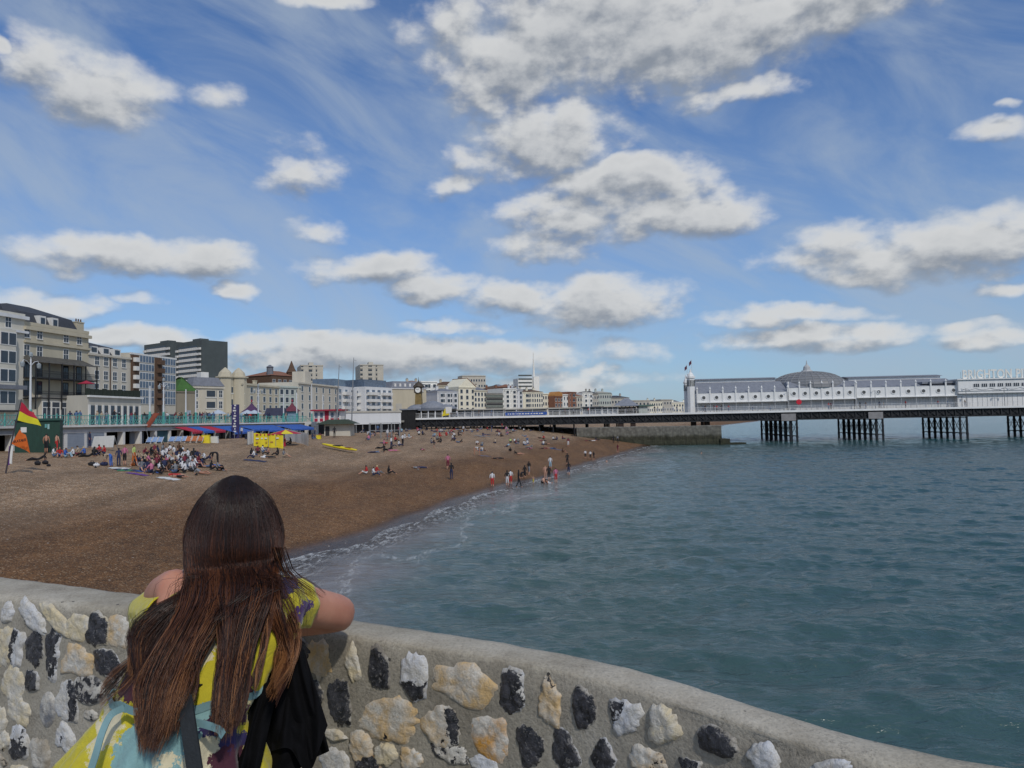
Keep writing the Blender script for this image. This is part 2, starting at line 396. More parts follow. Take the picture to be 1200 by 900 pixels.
def mat_sea():
    m, nt, b = newmat('sea_water'); L = nt.links
    geo = nt.nodes.new('ShaderNodeNewGeometry'); P = geo.outputs['Position']
    at = nnode(nt, 'ShaderNodeAttribute', attribute_name='shore')
    neg = nnode(nt, 'ShaderNodeMath', operation='MULTIPLY'); L.new(at.outputs['Fac'], neg.inputs[0]); neg.inputs[1].default_value = -1
    S = neg.outputs[0]                                # metres out from the waterline
    def MR(v, a, b_, c, d, t='SMOOTHSTEP'):
        n = nnode(nt, 'ShaderNodeMapRange', interpolation_type=t); L.new(v, n.inputs[0])
        for i, q in enumerate((a, b_, c, d)): n.inputs[i + 1].default_value = q
        return n.outputs[0]
    def MX(f, a, b_, bt='MIX'):
        n = nnode(nt, 'ShaderNodeMix', data_type='RGBA', blend_type=bt)
        for s, v in ((n.inputs[0], f), (n.inputs[6], a), (n.inputs[7], b_)):
            if isinstance(v, (int, float)): s.default_value = v
            elif isinstance(v, tuple): s.default_value = v
            else: L.new(v, s)
        return n.outputs[2]
    def M(op, a, b_=None, c=None):
        n = nnode(nt, 'ShaderNodeMath', operation=op)
        for i, v in enumerate((a, b_, c)):
            if v is None: continue
            if isinstance(v, (int, float)): n.inputs[i].default_value = v
            else: L.new(v, n.inputs[i])
        return n.outputs[0]
    big = nnode(nt, 'ShaderNodeTexNoise', Scale=.035, Detail=4, Roughness=.5); L.new(P, big.inputs['Vector'])
    mp = nnode(nt, 'ShaderNodeMapping'); mp.inputs['Rotation'].default_value = (0, 0, R(-14)); mp.inputs['Scale'].default_value = (.42, 1, 1); L.new(P, mp.inputs['Vector'])
    S2 = M('MULTIPLY_ADD', M('SUBTRACT', big.outputs[0], .5), 30, S)
    deep = MX(MR(S2, 4, 45, 0, 1), (.055, .100, .100, 1), (.009, .058, .068, 1))
    deep = MX(MR(S2, 0, 7, 0, 1), (.17, .155, .15, 1), deep)
    L.new(deep, b.inputs['Base Color'])
    b.inputs['Roughness'].default_value = .12
    b.inputs['IOR'].default_value = 1.33
    # ripples
    n1 = nnode(nt, 'ShaderNodeTexNoise', Scale=2.6, Detail=5, Roughness=.6, Distortion=.4); L.new(mp.outputs[0], n1.inputs['Vector'])
    n2 = nnode(nt, 'ShaderNodeTexNoise', Scale=.5, Detail=4, Roughness=.6, Distortion=.5); L.new(mp.outputs[0], n2.inputs['Vector'])
    hh = M('MULTIPLY_ADD', n2.outputs[0], 2.6, n1.outputs[0])
    bp = nnode(nt, 'ShaderNodeBump', Strength=1.0); bp.inputs['Distance'].default_value = .13
    L.new(hh, bp.inputs['Height']); L.new(bp.outputs[0], b.inputs['Normal'])
    # foam
    mf = nnode(nt, 'ShaderNodeMapping'); mf.inputs['Rotation'].default_value = (0, 0, R(8)); mf.inputs['Scale'].default_value = (1, .35, 1); L.new(P, mf.inputs['Vector'])
    f1 = nnode(nt, 'ShaderNodeTexNoise', Scale=.28, Detail=3, Roughness=.5); L.new(mf.outputs[0], f1.inputs['Vector'])
    f2 = nnode(nt, 'ShaderNodeTexNoise', Scale=3.2, Detail=8, Roughness=.72, Distortion=1.0); L.new(mf.outputs[0], f2.inputs['Vector'])
    lace = MR(f2.outputs[0], .44, .66, 0, 1)
    front = MR(M('MULTIPLY_ADD', M('SUBTRACT', f1.outputs[0], .5), 7, S), .2, 3.2, 1, 0)     # swash
    line = MR(M('ABSOLUTE', M('SUBTRACT', M('MULTIPLY_ADD', M('SUBTRACT', f1.outputs[0], .5), -14, S), 4.2)), 0, .75, 1, 0)
    edge = MR(S, 0, .55, 1, 0)
    foam = M('MAXIMUM', M('MULTIPLY', M('MULTIPLY', front, .75), lace), M('MULTIPLY', line, M('MULTIPLY_ADD', lace, .4, .0)))
    foam = M('MAXIMUM', foam, M('MULTIPLY', edge, M('MULTIPLY_ADD', lace, .6, .25)))
    foam = M('MULTIPLY', foam, MR(S, 9, 16, 1, 0))
    fb = nnode(nt, 'ShaderNodeBsdfDiffuse'); fb.inputs['Color'].default_value = (.62, .64, .65, 1)
    mxs = nt.nodes.new('ShaderNodeMixShader'); L.new(foam, mxs.inputs[0]); L.new(b.outputs[0], mxs.inputs[1]); L.new(fb.outputs[0], mxs.inputs[2])
    tr = nt.nodes.new('ShaderNodeBsdfTransparent'); tr.inputs[0].default_value = (.85, .84, .8, 1)
    a = M('MULTIPLY', MR(S, 0.2, 3.2, .72, 0), M('SUBTRACT', 1, foam))
    mt = nt.nodes.new('ShaderNodeMixShader'); L.new(a, mt.inputs[0]); L.new(mxs.outputs[0], mt.inputs[1]); L.new(tr.outputs[0], mt.inputs[2])
    L.new(mt.outputs[0], nt.nodes['Material Output'].inputs['Surface'])
    return m

def azlist(fine0, fine1, step, coarse=4):
    a = list(np.arange(R(fine0), R(fine1), R(step)))
    out = list(np.arange(R(fine1), R(fine0) + 2 * math.pi - 1e-3, R(coarse))) + [R(fine0) + 2 * math.pi]
    return np.array(a + out)
rs = np.concatenate([[.01, 2, 4, 6], np.geomspace(8, 300, 420), np.geomspace(305, 3000, 90), np.geomspace(3100, 16000, 10)])
beach = polar('beach', azlist(-50, 40, .28), rs, lambda X, Y, r: land_z(X, Y), mat_beach())
tag(beach, 'brown shingle beach sloping down to the sea', None, kind='structure')

waves = []
wr = np.random.default_rng(3)
for i in range(54):
    lam = float(np.exp(wr.uniform(math.log(.55), math.log(5.5))))
    th = R(-98) + wr.normal(0, .5)
    waves.append((lam, th, wr.uniform(0, 6.28), .0060 * lam ** .70))
def sea_z(X, Y, r):
    z = np.zeros_like(X)
    mod = .75 + .25 * np.sin(X * .05 + 2 * np.sin(Y * .03)) * np.sin(Y * .061 + X * .02)
    wx = X + .6 * np.sin(Y * .31) ; wy = Y + .6 * np.sin(X * .27)
    for lam, th, ph, a in waves:
        k = 2 * math.pi / lam
        att = np.clip(2.0 - r * R(.12) * 6 / lam, 0, 1)
        s = np.sin(k * (wx * math.cos(th) + wy * math.sin(th)) + ph)
        z += a * att * (s + .25 * np.sin(2 * (k * (wx * math.cos(th) + wy * math.sin(th)) + ph)))
    d = -coast_dist(X, Y)
    z = z * mod * np.clip(d / 12, .12, 1)
    return z + .02
rs2 = np.concatenate([[.01, 4, 8], np.geomspace(11, 240, 900), np.geomspace(242, 2500, 160), np.geomspace(2600, 16000, 12)])
sea = polar('sea', azlist(-27, 40, .12), rs2, sea_z, mat_sea())
tag(sea, 'choppy green blue sea running up to the beach', None, kind='structure')
# distant swell line far beyond keeps the horizon level
# ============================================================ flint parapet wall of the arm we stand on
ZT = 5.90; ZF = 4.80
def smoothpoly(P, n):
    """Catmull-Rom through 2D/3D points, n samples evenly by index"""
    P = [np.array(p, float) for p in P]; P = [2 * P[0] - P[1]] + P + [2 * P[-1] - P[-2]]
    out = []
    m = len(P) - 3
    for j in range(n):
        u = j / (n - 1) * m; i = min(int(u), m - 1); t = u - i
        a, b, c, d = P[i:i + 4]
        out.append(.5 * ((2 * b) + (-a + c) * t + (2 * a - 5 * b + 4 * c - d) * t * t + (-a + 3 * b - 3 * c + d) * t ** 3))
    return np.array(out)
edge_px = [(0, 676), (75, 685), (150, 695), (240, 703), (330, 714), (420, 728), (510, 741), (600, 755), (700, 775), (800, 801), (900, 832), (1000, 862), (1100, 885), (1190, 901)]
ed = [G(x, y, ZT) for x, y in edge_px]
pts = [(e.x, e.y) for e in ed]
d0 = np.array(pts[0]) - np.array(pts[1]); d0 /= np.linalg.norm(d0)
d1 = np.array(pts[-1]) - np.array(pts[-2]); d1 /= np.linalg.norm(d1)
pts = [tuple(np.array(pts[0]) + d0 * k + np.array([-.02, .02]) * k * k) for k in (2.6, 1.7, .8)] + pts + [tuple(np.array(pts[-1]) + d1 * k + np.array([.03, -.05]) * k * k) for k in (.7, 1.5, 2.4)]
raw = smoothpoly(pts, 900)
cum = np.concatenate([[0], np.cumsum(np.hypot(*np.diff(raw, axis=0).T))])
NS = 620
sl = np.linspace(0, cum[-1], NS)
WC = np.stack([np.interp(sl, cum, raw[:, 0]), np.interp(sl, cum, raw[:, 1])], -1)
TT = np.gradient(WC, axis=0); TT /= np.linalg.norm(TT, axis=1)[:, None]
NN = np.stack([TT[:, 1], -TT[:, 0]], -1)
if (NN[NS // 2] @ np.array([0, -1])) < 0: NN = -NN
WT = np.interp(WC[:, 0], [-2.2, -.4, .3, .9], [.23, .135, .11, .085])      # top width
NE = WC + NN * WT[:, None]                                               # near top edge
BAT = .035
def wall_hit(px, py):
    d = ray(px, py); u = d.x / d.y
    q = NE[:, 0] / NE[:, 1]
    best = None
    for it in range(3):
        pass
    i = int(np.argmin(np.where(NE[:, 1] > .3, np.abs(q - u), 9)))
    Y = NE[i, 1]; z = CZ + d.z / d.y * Y
    off = BAT * (ZT - z)
    Pp = NE[i] + NN[i] * off
    z = CZ + d.z / d.y * Pp[1]
    return i, z
prof = [(-.03, -2.0), (-.03, 3.5), (-.03, 5.5), (-.03, 5.84), (-.024, 5.875), (-.008, 5.896), (.02, 5.9), (.3, 5.9), (.5, 5.902), (.7, 5.9), (.9, 5.896)]
near_z = [5.886, 5.87, 5.85] + list(np.arange(5.835, 4.79, -.0125)) + [3.5, -2]
def build_wall():
    verts = []; nP = len(prof) + len(near_z)
    for i in range(NS):
        c = WC[i]; n = NN[i]; w = WT[i]
        for (o, z) in prof:
            oo = o if o < .05 else o * w
            p = c + n * oo
            verts.append((p[0], p[1], z))
        for k, z in enumerate(near_z):
            oo = w - .012 + [0, .008, .012][k] if k < 3 else w + BAT * (ZT - z)
            p = c + n * oo
            verts.append((p[0], p[1], z))
    V = np.array(verts)
    out = []
    for idx, v in enumerate(V):
        i, k = divmod(idx, nP)
        vv = Vector(v)
        if 2 < k < nP - 2:
            h = noise.fractal(vv * 9, .8, 2.1, 4) * .0028 + noise.noise(vv * 2.3) * .004 + noise.noise(vv * 60) * .0006
            if k < len(prof): out.append((v[0], v[1], v[2] + h * .8))
            else: out.append((v[0] + NN[i][0] * h, v[1] + NN[i][1] * h, v[2]))
        else: out.append(tuple(v))
    f = []
    for i in range(NS - 1):
        for k in range(nP - 1):
            a = i * nP + k
            f.append((a, a + 1, a + nP + 1, a + nP))
    f.append(tuple(range(nP))); f.append(tuple(reversed(range((NS - 1) * nP, NS * nP))))
    mb = MB(); mb.v = out; mb.f = f
    return mb
def mat_cement():
    m, nt, b = newmat('lime_mortar'); L = nt.links
    geo = nt.nodes.new('ShaderNodeNewGeometry'); P = geo.outputs['Position']
    n1 = nnode(nt, 'ShaderNodeTexNoise', Scale=5.0, Detail=8, Roughness=.65); L.new(P, n1.inputs['Vector'])
    n2 = nnode(nt, 'ShaderNodeTexNoise', Scale=120.0, Detail=3, Roughness=.7); L.new(P, n2.inputs['Vector'])
    n3 = nnode(nt, 'ShaderNodeTexVoronoi', Scale=26.0); L.new(P, n3.inputs['Vector'])
    n4 = nnode(nt, 'ShaderNodeTexNoise', Scale=1.6, Detail=4, Roughness=.6); L.new(P, n4.inputs['Vector'])
    def ramp(v, stops):
        n = nnode(nt, 'ShaderNodeValToRGB'); L.new(v, n.inputs[0]); e = n.color_ramp.elements
        e[0].position = stops[0][0]; e[0].color = (*stops[0][1], 1); e[1].position = stops[-1][0]; e[1].color = (*stops[-1][1], 1)
        for p, c in stops[1:-1]:
            x = e.new(p); x.color = (*c, 1)
        return n.outputs[0]
    c = ramp(n1.outputs[0], [(.25, (.17, .15, .115)), (.45, (.27, .245, .20)), (.6, (.325, .30, .25)), (.8, (.40, .375, .33))])
    g = ramp(n4.outputs[0], [(.3, (.70, .69, .64)), (.6, (1.04, 1.04, 1.04))])
    s = ramp(n2.outputs[0], [(.3, (.72, .72, .72)), (.5, (1, 1, 1)), (.75, (1.2, 1.2, 1.2))])
    # small pits / black grit
    sep = nnode(nt, 'ShaderNodeSeparateColor'); L.new(n3.outputs['Color'], sep.inputs[0])
    gt = nnode(nt, 'ShaderNodeMath', operation='GREATER_THAN'); L.new(sep.outputs[0], gt.inputs[0]); gt.inputs[1].default_value = .86
    lt = nnode(nt, 'ShaderNodeMath', operation='LESS_THAN'); L.new(n3.outputs['Distance'], lt.inputs[0]); lt.inputs[1].default_value = .13
    pit = nnode(nt, 'ShaderNodeMath', operation='MULTIPLY'); L.new(gt.outputs[0], pit.inputs[0]); L.new(lt.outputs[0], pit.inputs[1])
    def mul(a, b_):
        n = nnode(nt, 'ShaderNodeVectorMath', operation='MULTIPLY'); L.new(a, n.inputs[0]); L.new(b_, n.inputs[1]); return n.outputs[0]
    ck = nnode(nt, 'ShaderNodeTexVoronoi', Scale=2.3, feature='DISTANCE_TO_EDGE'); nw = nnode(nt, 'ShaderNodeTexNoise', Scale=7.0, Detail=6, Roughness=.7); L.new(P, nw.inputs['Vector'])
    va = nnode(nt, 'ShaderNodeVectorMath', operation='MULTIPLY_ADD'); L.new(nw.outputs['Color'], va.inputs[0]); va.inputs[1].default_value = (.35, .35, .35); L.new(P, va.inputs[2]); L.new(va.outputs[0], ck.inputs['Vector'])
    cm = nnode(nt, 'ShaderNodeMapRange'); L.new(ck.outputs['Distance'], cm.inputs[0]); cm.inputs[1].default_value = .0; cm.inputs[2].default_value = .006; cm.inputs[3].default_value = .55; cm.inputs[4].default_value = 1
    cv = nnode(nt, 'ShaderNodeVectorMath', operation='SCALE'); L.new(c, cv.inputs[0]); L.new(cm.outputs[0], cv.inputs['Scale']); c = cv.outputs[0]
    c = mul(mul(c, g), s)
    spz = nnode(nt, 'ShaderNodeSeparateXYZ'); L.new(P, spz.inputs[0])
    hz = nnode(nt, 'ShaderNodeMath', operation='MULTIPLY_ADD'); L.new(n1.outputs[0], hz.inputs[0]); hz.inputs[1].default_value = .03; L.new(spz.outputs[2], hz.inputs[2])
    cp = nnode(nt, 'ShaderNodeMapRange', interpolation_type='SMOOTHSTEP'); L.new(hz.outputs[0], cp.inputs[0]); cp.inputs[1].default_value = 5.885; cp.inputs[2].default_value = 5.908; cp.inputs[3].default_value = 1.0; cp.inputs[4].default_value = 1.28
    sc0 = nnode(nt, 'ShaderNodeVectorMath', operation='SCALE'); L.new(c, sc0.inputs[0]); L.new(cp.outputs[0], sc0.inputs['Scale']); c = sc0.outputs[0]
    mx = nnode(nt, 'ShaderNodeMix', data_type='RGBA'); L.new(pit.outputs[0], mx.inputs[0]); L.new(c, mx.inputs[6]); mx.inputs[7].default_value = (.06, .055, .05, 1)
    L.new(mx.outputs[2], b.inputs['Base Color']); b.inputs['Roughness'].default_value = .92
    h = nnode(nt, 'ShaderNodeMath', operation='MULTIPLY_ADD'); L.new(n1.outputs[0], h.inputs[0]); h.inputs[1].default_value = 3; L.new(n2.outputs[0], h.inputs[2])
    h2 = nnode(nt, 'ShaderNodeMath', operation='MULTIPLY_ADD'); L.new(pit.outputs[0], h2.inputs[0]); h2.inputs[1].default_value = -2; L.new(h.outputs[0], h2.inputs[2])
    bp = nnode(nt, 'ShaderNodeBump', Strength=.7); bp.inputs['Distance'].default_value = .004
    L.new(h2.outputs[0], bp.inputs['Height']); L.new(bp.outputs[0], b.inputs['Normal'])
    return m
MCEM = mat_cement()
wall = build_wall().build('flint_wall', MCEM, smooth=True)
tag(wall, 'curved sea wall of grey mortar set with rough flints, topped by a smooth cement edge', 'wall')

def mat_flint():
    m, nt, b = newmat('flint'); L = nt.links
    geo = nt.nodes.new('ShaderNodeNewGeometry'); P = geo.outputs['Position']
    bias = nnode(nt, 'ShaderNodeAttribute', attribute_name='bias'); tint = nnode(nt, 'ShaderNodeAttribute', attribute_name='tint'); rho = nnode(nt, 'ShaderNodeAttribute', attribute_name='rho')
    def NZ(s, d=6, r=.6, dist=0):
        n = nnode(nt, 'ShaderNodeTexNoise', Scale=s, Detail=d, Roughness=r, Distortion=dist); L.new(P, n.inputs['Vector']); return n.outputs[0]
    def M(op, a, b_=None, c=None):
        n = nnode(nt, 'ShaderNodeMath', operation=op)
        for i, v in enumerate((a, b_, c)):
            if v is None: continue
            if isinstance(v, (int, float)): n.inputs[i].default_value = v
            else: L.new(v, n.inputs[i])
        return n.outputs[0]
    def MR(v, a, b_, c, d):
        n = nnode(nt, 'ShaderNodeMapRange', interpolation_type='SMOOTHSTEP'); L.new(v, n.inputs[0])
        for i, q in enumerate((a, b_, c, d)): n.inputs[i + 1].default_value = q
        return n.outputs[0]
    def MX(f, a, b_, bt='MIX'):
        n = nnode(nt, 'ShaderNodeMix', data_type='RGBA', blend_type=bt)
        for s, v in ((n.inputs[0], f), (n.inputs[6], a), (n.inputs[7], b_)):
            if isinstance(v, (int, float)): s.default_value = v
            elif isinstance(v, tuple): s.default_value = v
            else: L.new(v, s)
        return n.outputs[2]
    low = NZ(16, 5, .6, .3); mid = NZ(45, 7, .65, .4); fine = NZ(170, 4, .7)
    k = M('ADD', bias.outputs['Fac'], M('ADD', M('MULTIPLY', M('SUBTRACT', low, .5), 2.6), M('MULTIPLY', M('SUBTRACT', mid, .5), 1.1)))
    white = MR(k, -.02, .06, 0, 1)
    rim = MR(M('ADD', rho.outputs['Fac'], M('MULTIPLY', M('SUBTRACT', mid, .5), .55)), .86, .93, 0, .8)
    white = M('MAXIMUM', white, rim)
    blk = MX(MR(mid, .35, .66, 0, 1), (.006, .007, .010, 1), (.055, .055, .064, 1))
    blk = MX(MR(fine, .62, .7, 0, .55), blk, (.30, .29, .28, 1))
    sp = MR(NZ(70, 3, .5, 1.2), .62, .68, 0, .6)
    blk = MX(sp, blk, (.22, .21, .20, 1))
    cx = MX(MR(low, .35, .65, 0, 1), tint.outputs['Color'], (.60, .58, .53, 1))
    cx = MX(MR(mid, .45, .68, 0, .6), cx, (.40, .36, .30, 1))
    cx = MX(MR(NZ(30, 5, .7, .8), .56, .68, 0, .65), cx, tint.outputs['Color'])
    cx = MX(MR(fine, .3, .5, .5, 0), cx, (.30, .26, .2, 1))
    dk_ = nnode(nt, 'ShaderNodeVectorMath', operation='SCALE'); L.new(cx, dk_.inputs[0]); dk_.inputs['Scale'].default_value = .94
    c = MX(white, blk, dk_.outputs[0])
    L.new(c, b.inputs['Base Color'])
    L.new(MR(white, 0, 1, .20, .75), b.inputs['Roughness'])
    bp = nnode(nt, 'ShaderNodeBump', Strength=.7); bp.inputs['Distance'].default_value = .004
    L.new(M('MULTIPLY_ADD', mid, 2.5, M('ADD', fine, M('MULTIPLY', white, .5))), bp.inputs['Height']); L.new(bp.outputs[0], b.inputs['Normal'])
    return m
T = {'w': (.60, .62, .66), 'c': (.64, .54, .34), 't': (.60, .41, .19), 'o': (.60, .29, .04), 'g': (.20, .18, .15), 's': (.16, .17, .19), 'b': (.30, .26, .2)}
# px, py, w, h, tilt(deg, + leans right), tint, bias, gradient x (+: right side paler), gradient up (+: top paler)
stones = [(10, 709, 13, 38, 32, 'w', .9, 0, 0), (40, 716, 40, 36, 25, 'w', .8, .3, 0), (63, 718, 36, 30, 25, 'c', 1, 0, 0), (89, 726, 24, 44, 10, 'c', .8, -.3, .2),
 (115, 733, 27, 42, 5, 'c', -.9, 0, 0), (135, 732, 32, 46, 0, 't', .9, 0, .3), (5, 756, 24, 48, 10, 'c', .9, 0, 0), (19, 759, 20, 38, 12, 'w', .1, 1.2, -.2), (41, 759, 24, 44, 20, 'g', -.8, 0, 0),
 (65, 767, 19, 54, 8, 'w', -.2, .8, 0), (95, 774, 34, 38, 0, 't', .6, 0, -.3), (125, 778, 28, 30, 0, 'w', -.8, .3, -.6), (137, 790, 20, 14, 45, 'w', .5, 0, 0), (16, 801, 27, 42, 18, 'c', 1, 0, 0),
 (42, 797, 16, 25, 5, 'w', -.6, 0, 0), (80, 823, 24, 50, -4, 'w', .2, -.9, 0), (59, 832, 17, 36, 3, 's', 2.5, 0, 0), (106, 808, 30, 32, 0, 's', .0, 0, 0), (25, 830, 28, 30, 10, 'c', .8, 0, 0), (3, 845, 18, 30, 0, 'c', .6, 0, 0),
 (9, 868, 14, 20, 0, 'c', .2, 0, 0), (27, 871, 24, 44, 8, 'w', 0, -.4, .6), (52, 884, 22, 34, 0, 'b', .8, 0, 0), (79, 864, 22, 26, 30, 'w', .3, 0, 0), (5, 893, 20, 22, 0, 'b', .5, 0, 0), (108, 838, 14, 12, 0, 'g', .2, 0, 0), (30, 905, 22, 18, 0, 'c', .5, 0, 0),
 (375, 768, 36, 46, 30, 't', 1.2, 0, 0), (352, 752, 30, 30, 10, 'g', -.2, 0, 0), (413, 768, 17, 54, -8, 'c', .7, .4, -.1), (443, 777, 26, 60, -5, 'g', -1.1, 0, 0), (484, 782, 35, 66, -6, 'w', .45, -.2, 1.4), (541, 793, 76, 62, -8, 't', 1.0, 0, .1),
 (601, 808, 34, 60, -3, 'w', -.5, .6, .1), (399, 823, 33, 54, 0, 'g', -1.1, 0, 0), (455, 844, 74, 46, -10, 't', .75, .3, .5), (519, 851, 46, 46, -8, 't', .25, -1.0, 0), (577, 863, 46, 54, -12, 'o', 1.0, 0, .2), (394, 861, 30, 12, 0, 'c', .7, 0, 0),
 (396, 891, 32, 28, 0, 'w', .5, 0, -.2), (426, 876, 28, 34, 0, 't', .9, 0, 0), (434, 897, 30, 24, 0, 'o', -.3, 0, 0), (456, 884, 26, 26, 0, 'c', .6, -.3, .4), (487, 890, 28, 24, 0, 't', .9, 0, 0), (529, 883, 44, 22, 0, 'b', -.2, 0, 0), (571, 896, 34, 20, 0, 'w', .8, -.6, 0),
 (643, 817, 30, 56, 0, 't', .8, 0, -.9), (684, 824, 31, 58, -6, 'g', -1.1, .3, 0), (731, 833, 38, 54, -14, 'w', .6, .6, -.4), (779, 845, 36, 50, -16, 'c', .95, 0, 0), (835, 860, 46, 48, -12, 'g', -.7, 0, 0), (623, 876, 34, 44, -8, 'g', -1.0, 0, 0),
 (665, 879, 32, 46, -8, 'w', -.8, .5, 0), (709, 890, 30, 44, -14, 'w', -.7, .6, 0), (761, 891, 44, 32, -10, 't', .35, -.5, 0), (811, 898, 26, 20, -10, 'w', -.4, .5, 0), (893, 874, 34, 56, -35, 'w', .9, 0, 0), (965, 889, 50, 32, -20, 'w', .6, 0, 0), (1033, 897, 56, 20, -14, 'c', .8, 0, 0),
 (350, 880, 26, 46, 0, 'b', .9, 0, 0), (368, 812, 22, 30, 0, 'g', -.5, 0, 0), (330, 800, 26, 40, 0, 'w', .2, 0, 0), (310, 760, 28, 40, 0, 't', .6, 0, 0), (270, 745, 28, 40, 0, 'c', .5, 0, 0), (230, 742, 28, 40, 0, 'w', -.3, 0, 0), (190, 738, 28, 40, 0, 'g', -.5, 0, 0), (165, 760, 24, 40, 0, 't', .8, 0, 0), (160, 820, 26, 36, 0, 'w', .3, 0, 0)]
def build_stones():
    V = []; F = []; A = []; C = []; RH = []
    placed = []
    sr = random.Random(11)
    def one(i, z, w, h, tilt, tint, bias, gx, gy, sd):
        base = NE[i] + NN[i] * (BAT * (ZT - z)); t = TT[i]; n = NN[i]
        nr, na = 9, 44; o = len(V)
        ca, sa = math.cos(R(-tilt)), math.sin(R(-tilt))
        sq = sr.uniform(2.0, 3.2); s0 = Vector((sd * 3.7, sd * 1.3, 0)); jag = sr.uniform(.14, .26) if tint != 's' else .02
        if tint == 's': sq = 2
        prot = sr.uniform(.004, .008); cuts = [(sr.uniform(0, 6.283), sr.uniform(.74, .98)) for _ in range(sr.randint(5, 8))] if tint != 's' else []
        for r in range(nr + 1):
            rho = r / nr
            for k in range(na):
                a = 2 * math.pi * k / na; c_, s_ = math.cos(a), math.sin(a)
                rad = (abs(c_) ** sq + abs(s_) ** sq) ** (-1 / sq)
                for (ca_, cd_) in cuts:
                    cc = math.cos(a - ca_)
                    if cc > .15: rad = min(rad, cd_ / cc * 1.02)
                rad *= 1 + jag * .9 * noise.noise(s0 + Vector((c_ * 1.3, s_ * 1.3, 0))) + jag * .9 * noise.noise(s0 + Vector((c_ * 4, s_ * 4, 5)))+ jag * .4 * noise.noise(s0 + Vector((c_ * 11, s_ * 11, 5)))
                lx = c_ * rad * rho * w / 2; lz = s_ * rad * rho * h / 2
                x = lx * ca - lz * sa; zz = lx * sa + lz * ca
                dome = (1 - rho ** 7) * prot - .006 * rho ** 10
                q = Vector((x, zz, sd))
                if tint != 's': dome += (noise.noise(q * 26) * .0035 + noise.noise(q * 70) * .003) * (1 - rho ** 6) + abs(noise.noise(q * 14)) * .002 * (1 - rho ** 4)
                p2 = base + t * x + n * (dome + .001 - BAT * zz)
                V.append((p2[0], p2[1], z + zz)); RH.append(rho); C.append((*T[tint], 1))
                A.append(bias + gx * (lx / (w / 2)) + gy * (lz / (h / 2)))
        for r in range(nr):
            for k in range(na):
                if r == 0: F.append((o + na + k, o + na + (k + 1) % na, o)) if False else None
                F.append((o + r * na + k, o + (r + 1) * na + k, o + (r + 1) * na + (k + 1) % na, o + r * na + (k + 1) % na))
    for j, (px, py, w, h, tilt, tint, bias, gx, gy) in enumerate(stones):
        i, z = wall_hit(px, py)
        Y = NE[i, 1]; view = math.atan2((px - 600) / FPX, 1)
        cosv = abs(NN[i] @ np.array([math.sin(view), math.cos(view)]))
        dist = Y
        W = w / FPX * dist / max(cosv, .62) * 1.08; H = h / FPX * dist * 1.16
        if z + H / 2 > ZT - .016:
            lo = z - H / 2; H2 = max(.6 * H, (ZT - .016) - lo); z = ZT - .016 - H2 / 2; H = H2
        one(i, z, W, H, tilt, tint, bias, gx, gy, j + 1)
        placed.append((sl[i], z, W / 2, H / 2))
    for k in range(5000):
        i = sr.randrange(6, NS - 6); z = sr.uniform(ZF + .03, ZT - .08)
        w = sr.uniform(.05, .11); h = sr.uniform(.06, .12)
        if any(abs(sl[i] - a) < (w / 2 + c) * 1.08 + .006 and abs(z - b_) < (h / 2 + d) * 1.0 + .006 for a, b_, c, d in placed): continue
        # leave surveyed stretch as recorded
        Yp = NE[i, 1]
        if Yp > .6:
            u = NE[i, 0] / Yp; px = 600 + FPX * u * 1.0; py = 450 + FPX * ((CZ - z) / Yp) - 41
            if 0 < px < 1190 and py < 905 and not (130 < px < 370): continue
        ti = sr.choice('wccttggob'); bi = {'g': -.9}.get(ti, sr.choice([.9, .8, .3, -.2]))
        one(i, z, w, h, sr.uniform(-20, 20), ti, bi, sr.uniform(-.5, .5), sr.uniform(-.5, .5), 100 + k)
        placed.append((sl[i], z, w / 2, h / 2))
    me = bpy.data.meshes.new('flint_stones'); me.from_pydata(V, [], F)
    me.attributes.new('bias', 'FLOAT', 'POINT').data.foreach_set('value', A)
    me.attributes.new('rho', 'FLOAT', 'POINT').data.foreach_set('value', RH)
    me.attributes.new('tint', 'FLOAT_COLOR', 'POINT').data.foreach_set('color', np.array(C, dtype=np.float32).ravel())
    me.polygons.foreach_set('use_smooth', [True] * len(me.polygons)); me.materials.append(mat_flint())
    bm = bmesh.new(); bm.from_mesh(me); bmesh.ops.recalc_face_normals(bm, faces=bm.faces); bm.to_mesh(me); bm.free()
    o = bpy.data.objects.new('flint_stones', me); COL.objects.link(o); o.parent = wall
    return o
build_stones()
# walkway of the arm behind the wall and its foot in the sea
mb = MB()
inner = [tuple(WC[i] + NN[i] * .05) for i in range(0, NS, 20)] + [tuple(WC[-1] + NN[-1] * .05)]
poly = [(p[0], p[1]) for p in inner] + [(6, -9), (-14, -9), (-16, 3)]
n = len(poly)
mb.add([(x, y, ZF) for x, y in poly] + [(x, y, -2) for x, y in poly], [tuple(range(n))[::-1]] + [tuple(range(n, 2 * n))] + [(i, (i + 1) % n, (i + 1) % n + n, i + n) for i in range(n)])
ww = mb.build('walkway', pm('paving_concrete', (.27, .26, .24), .9, .3, 2.0, .3))
tag(ww, 'grey concrete walkway behind the flint wall', None, kind='structure')
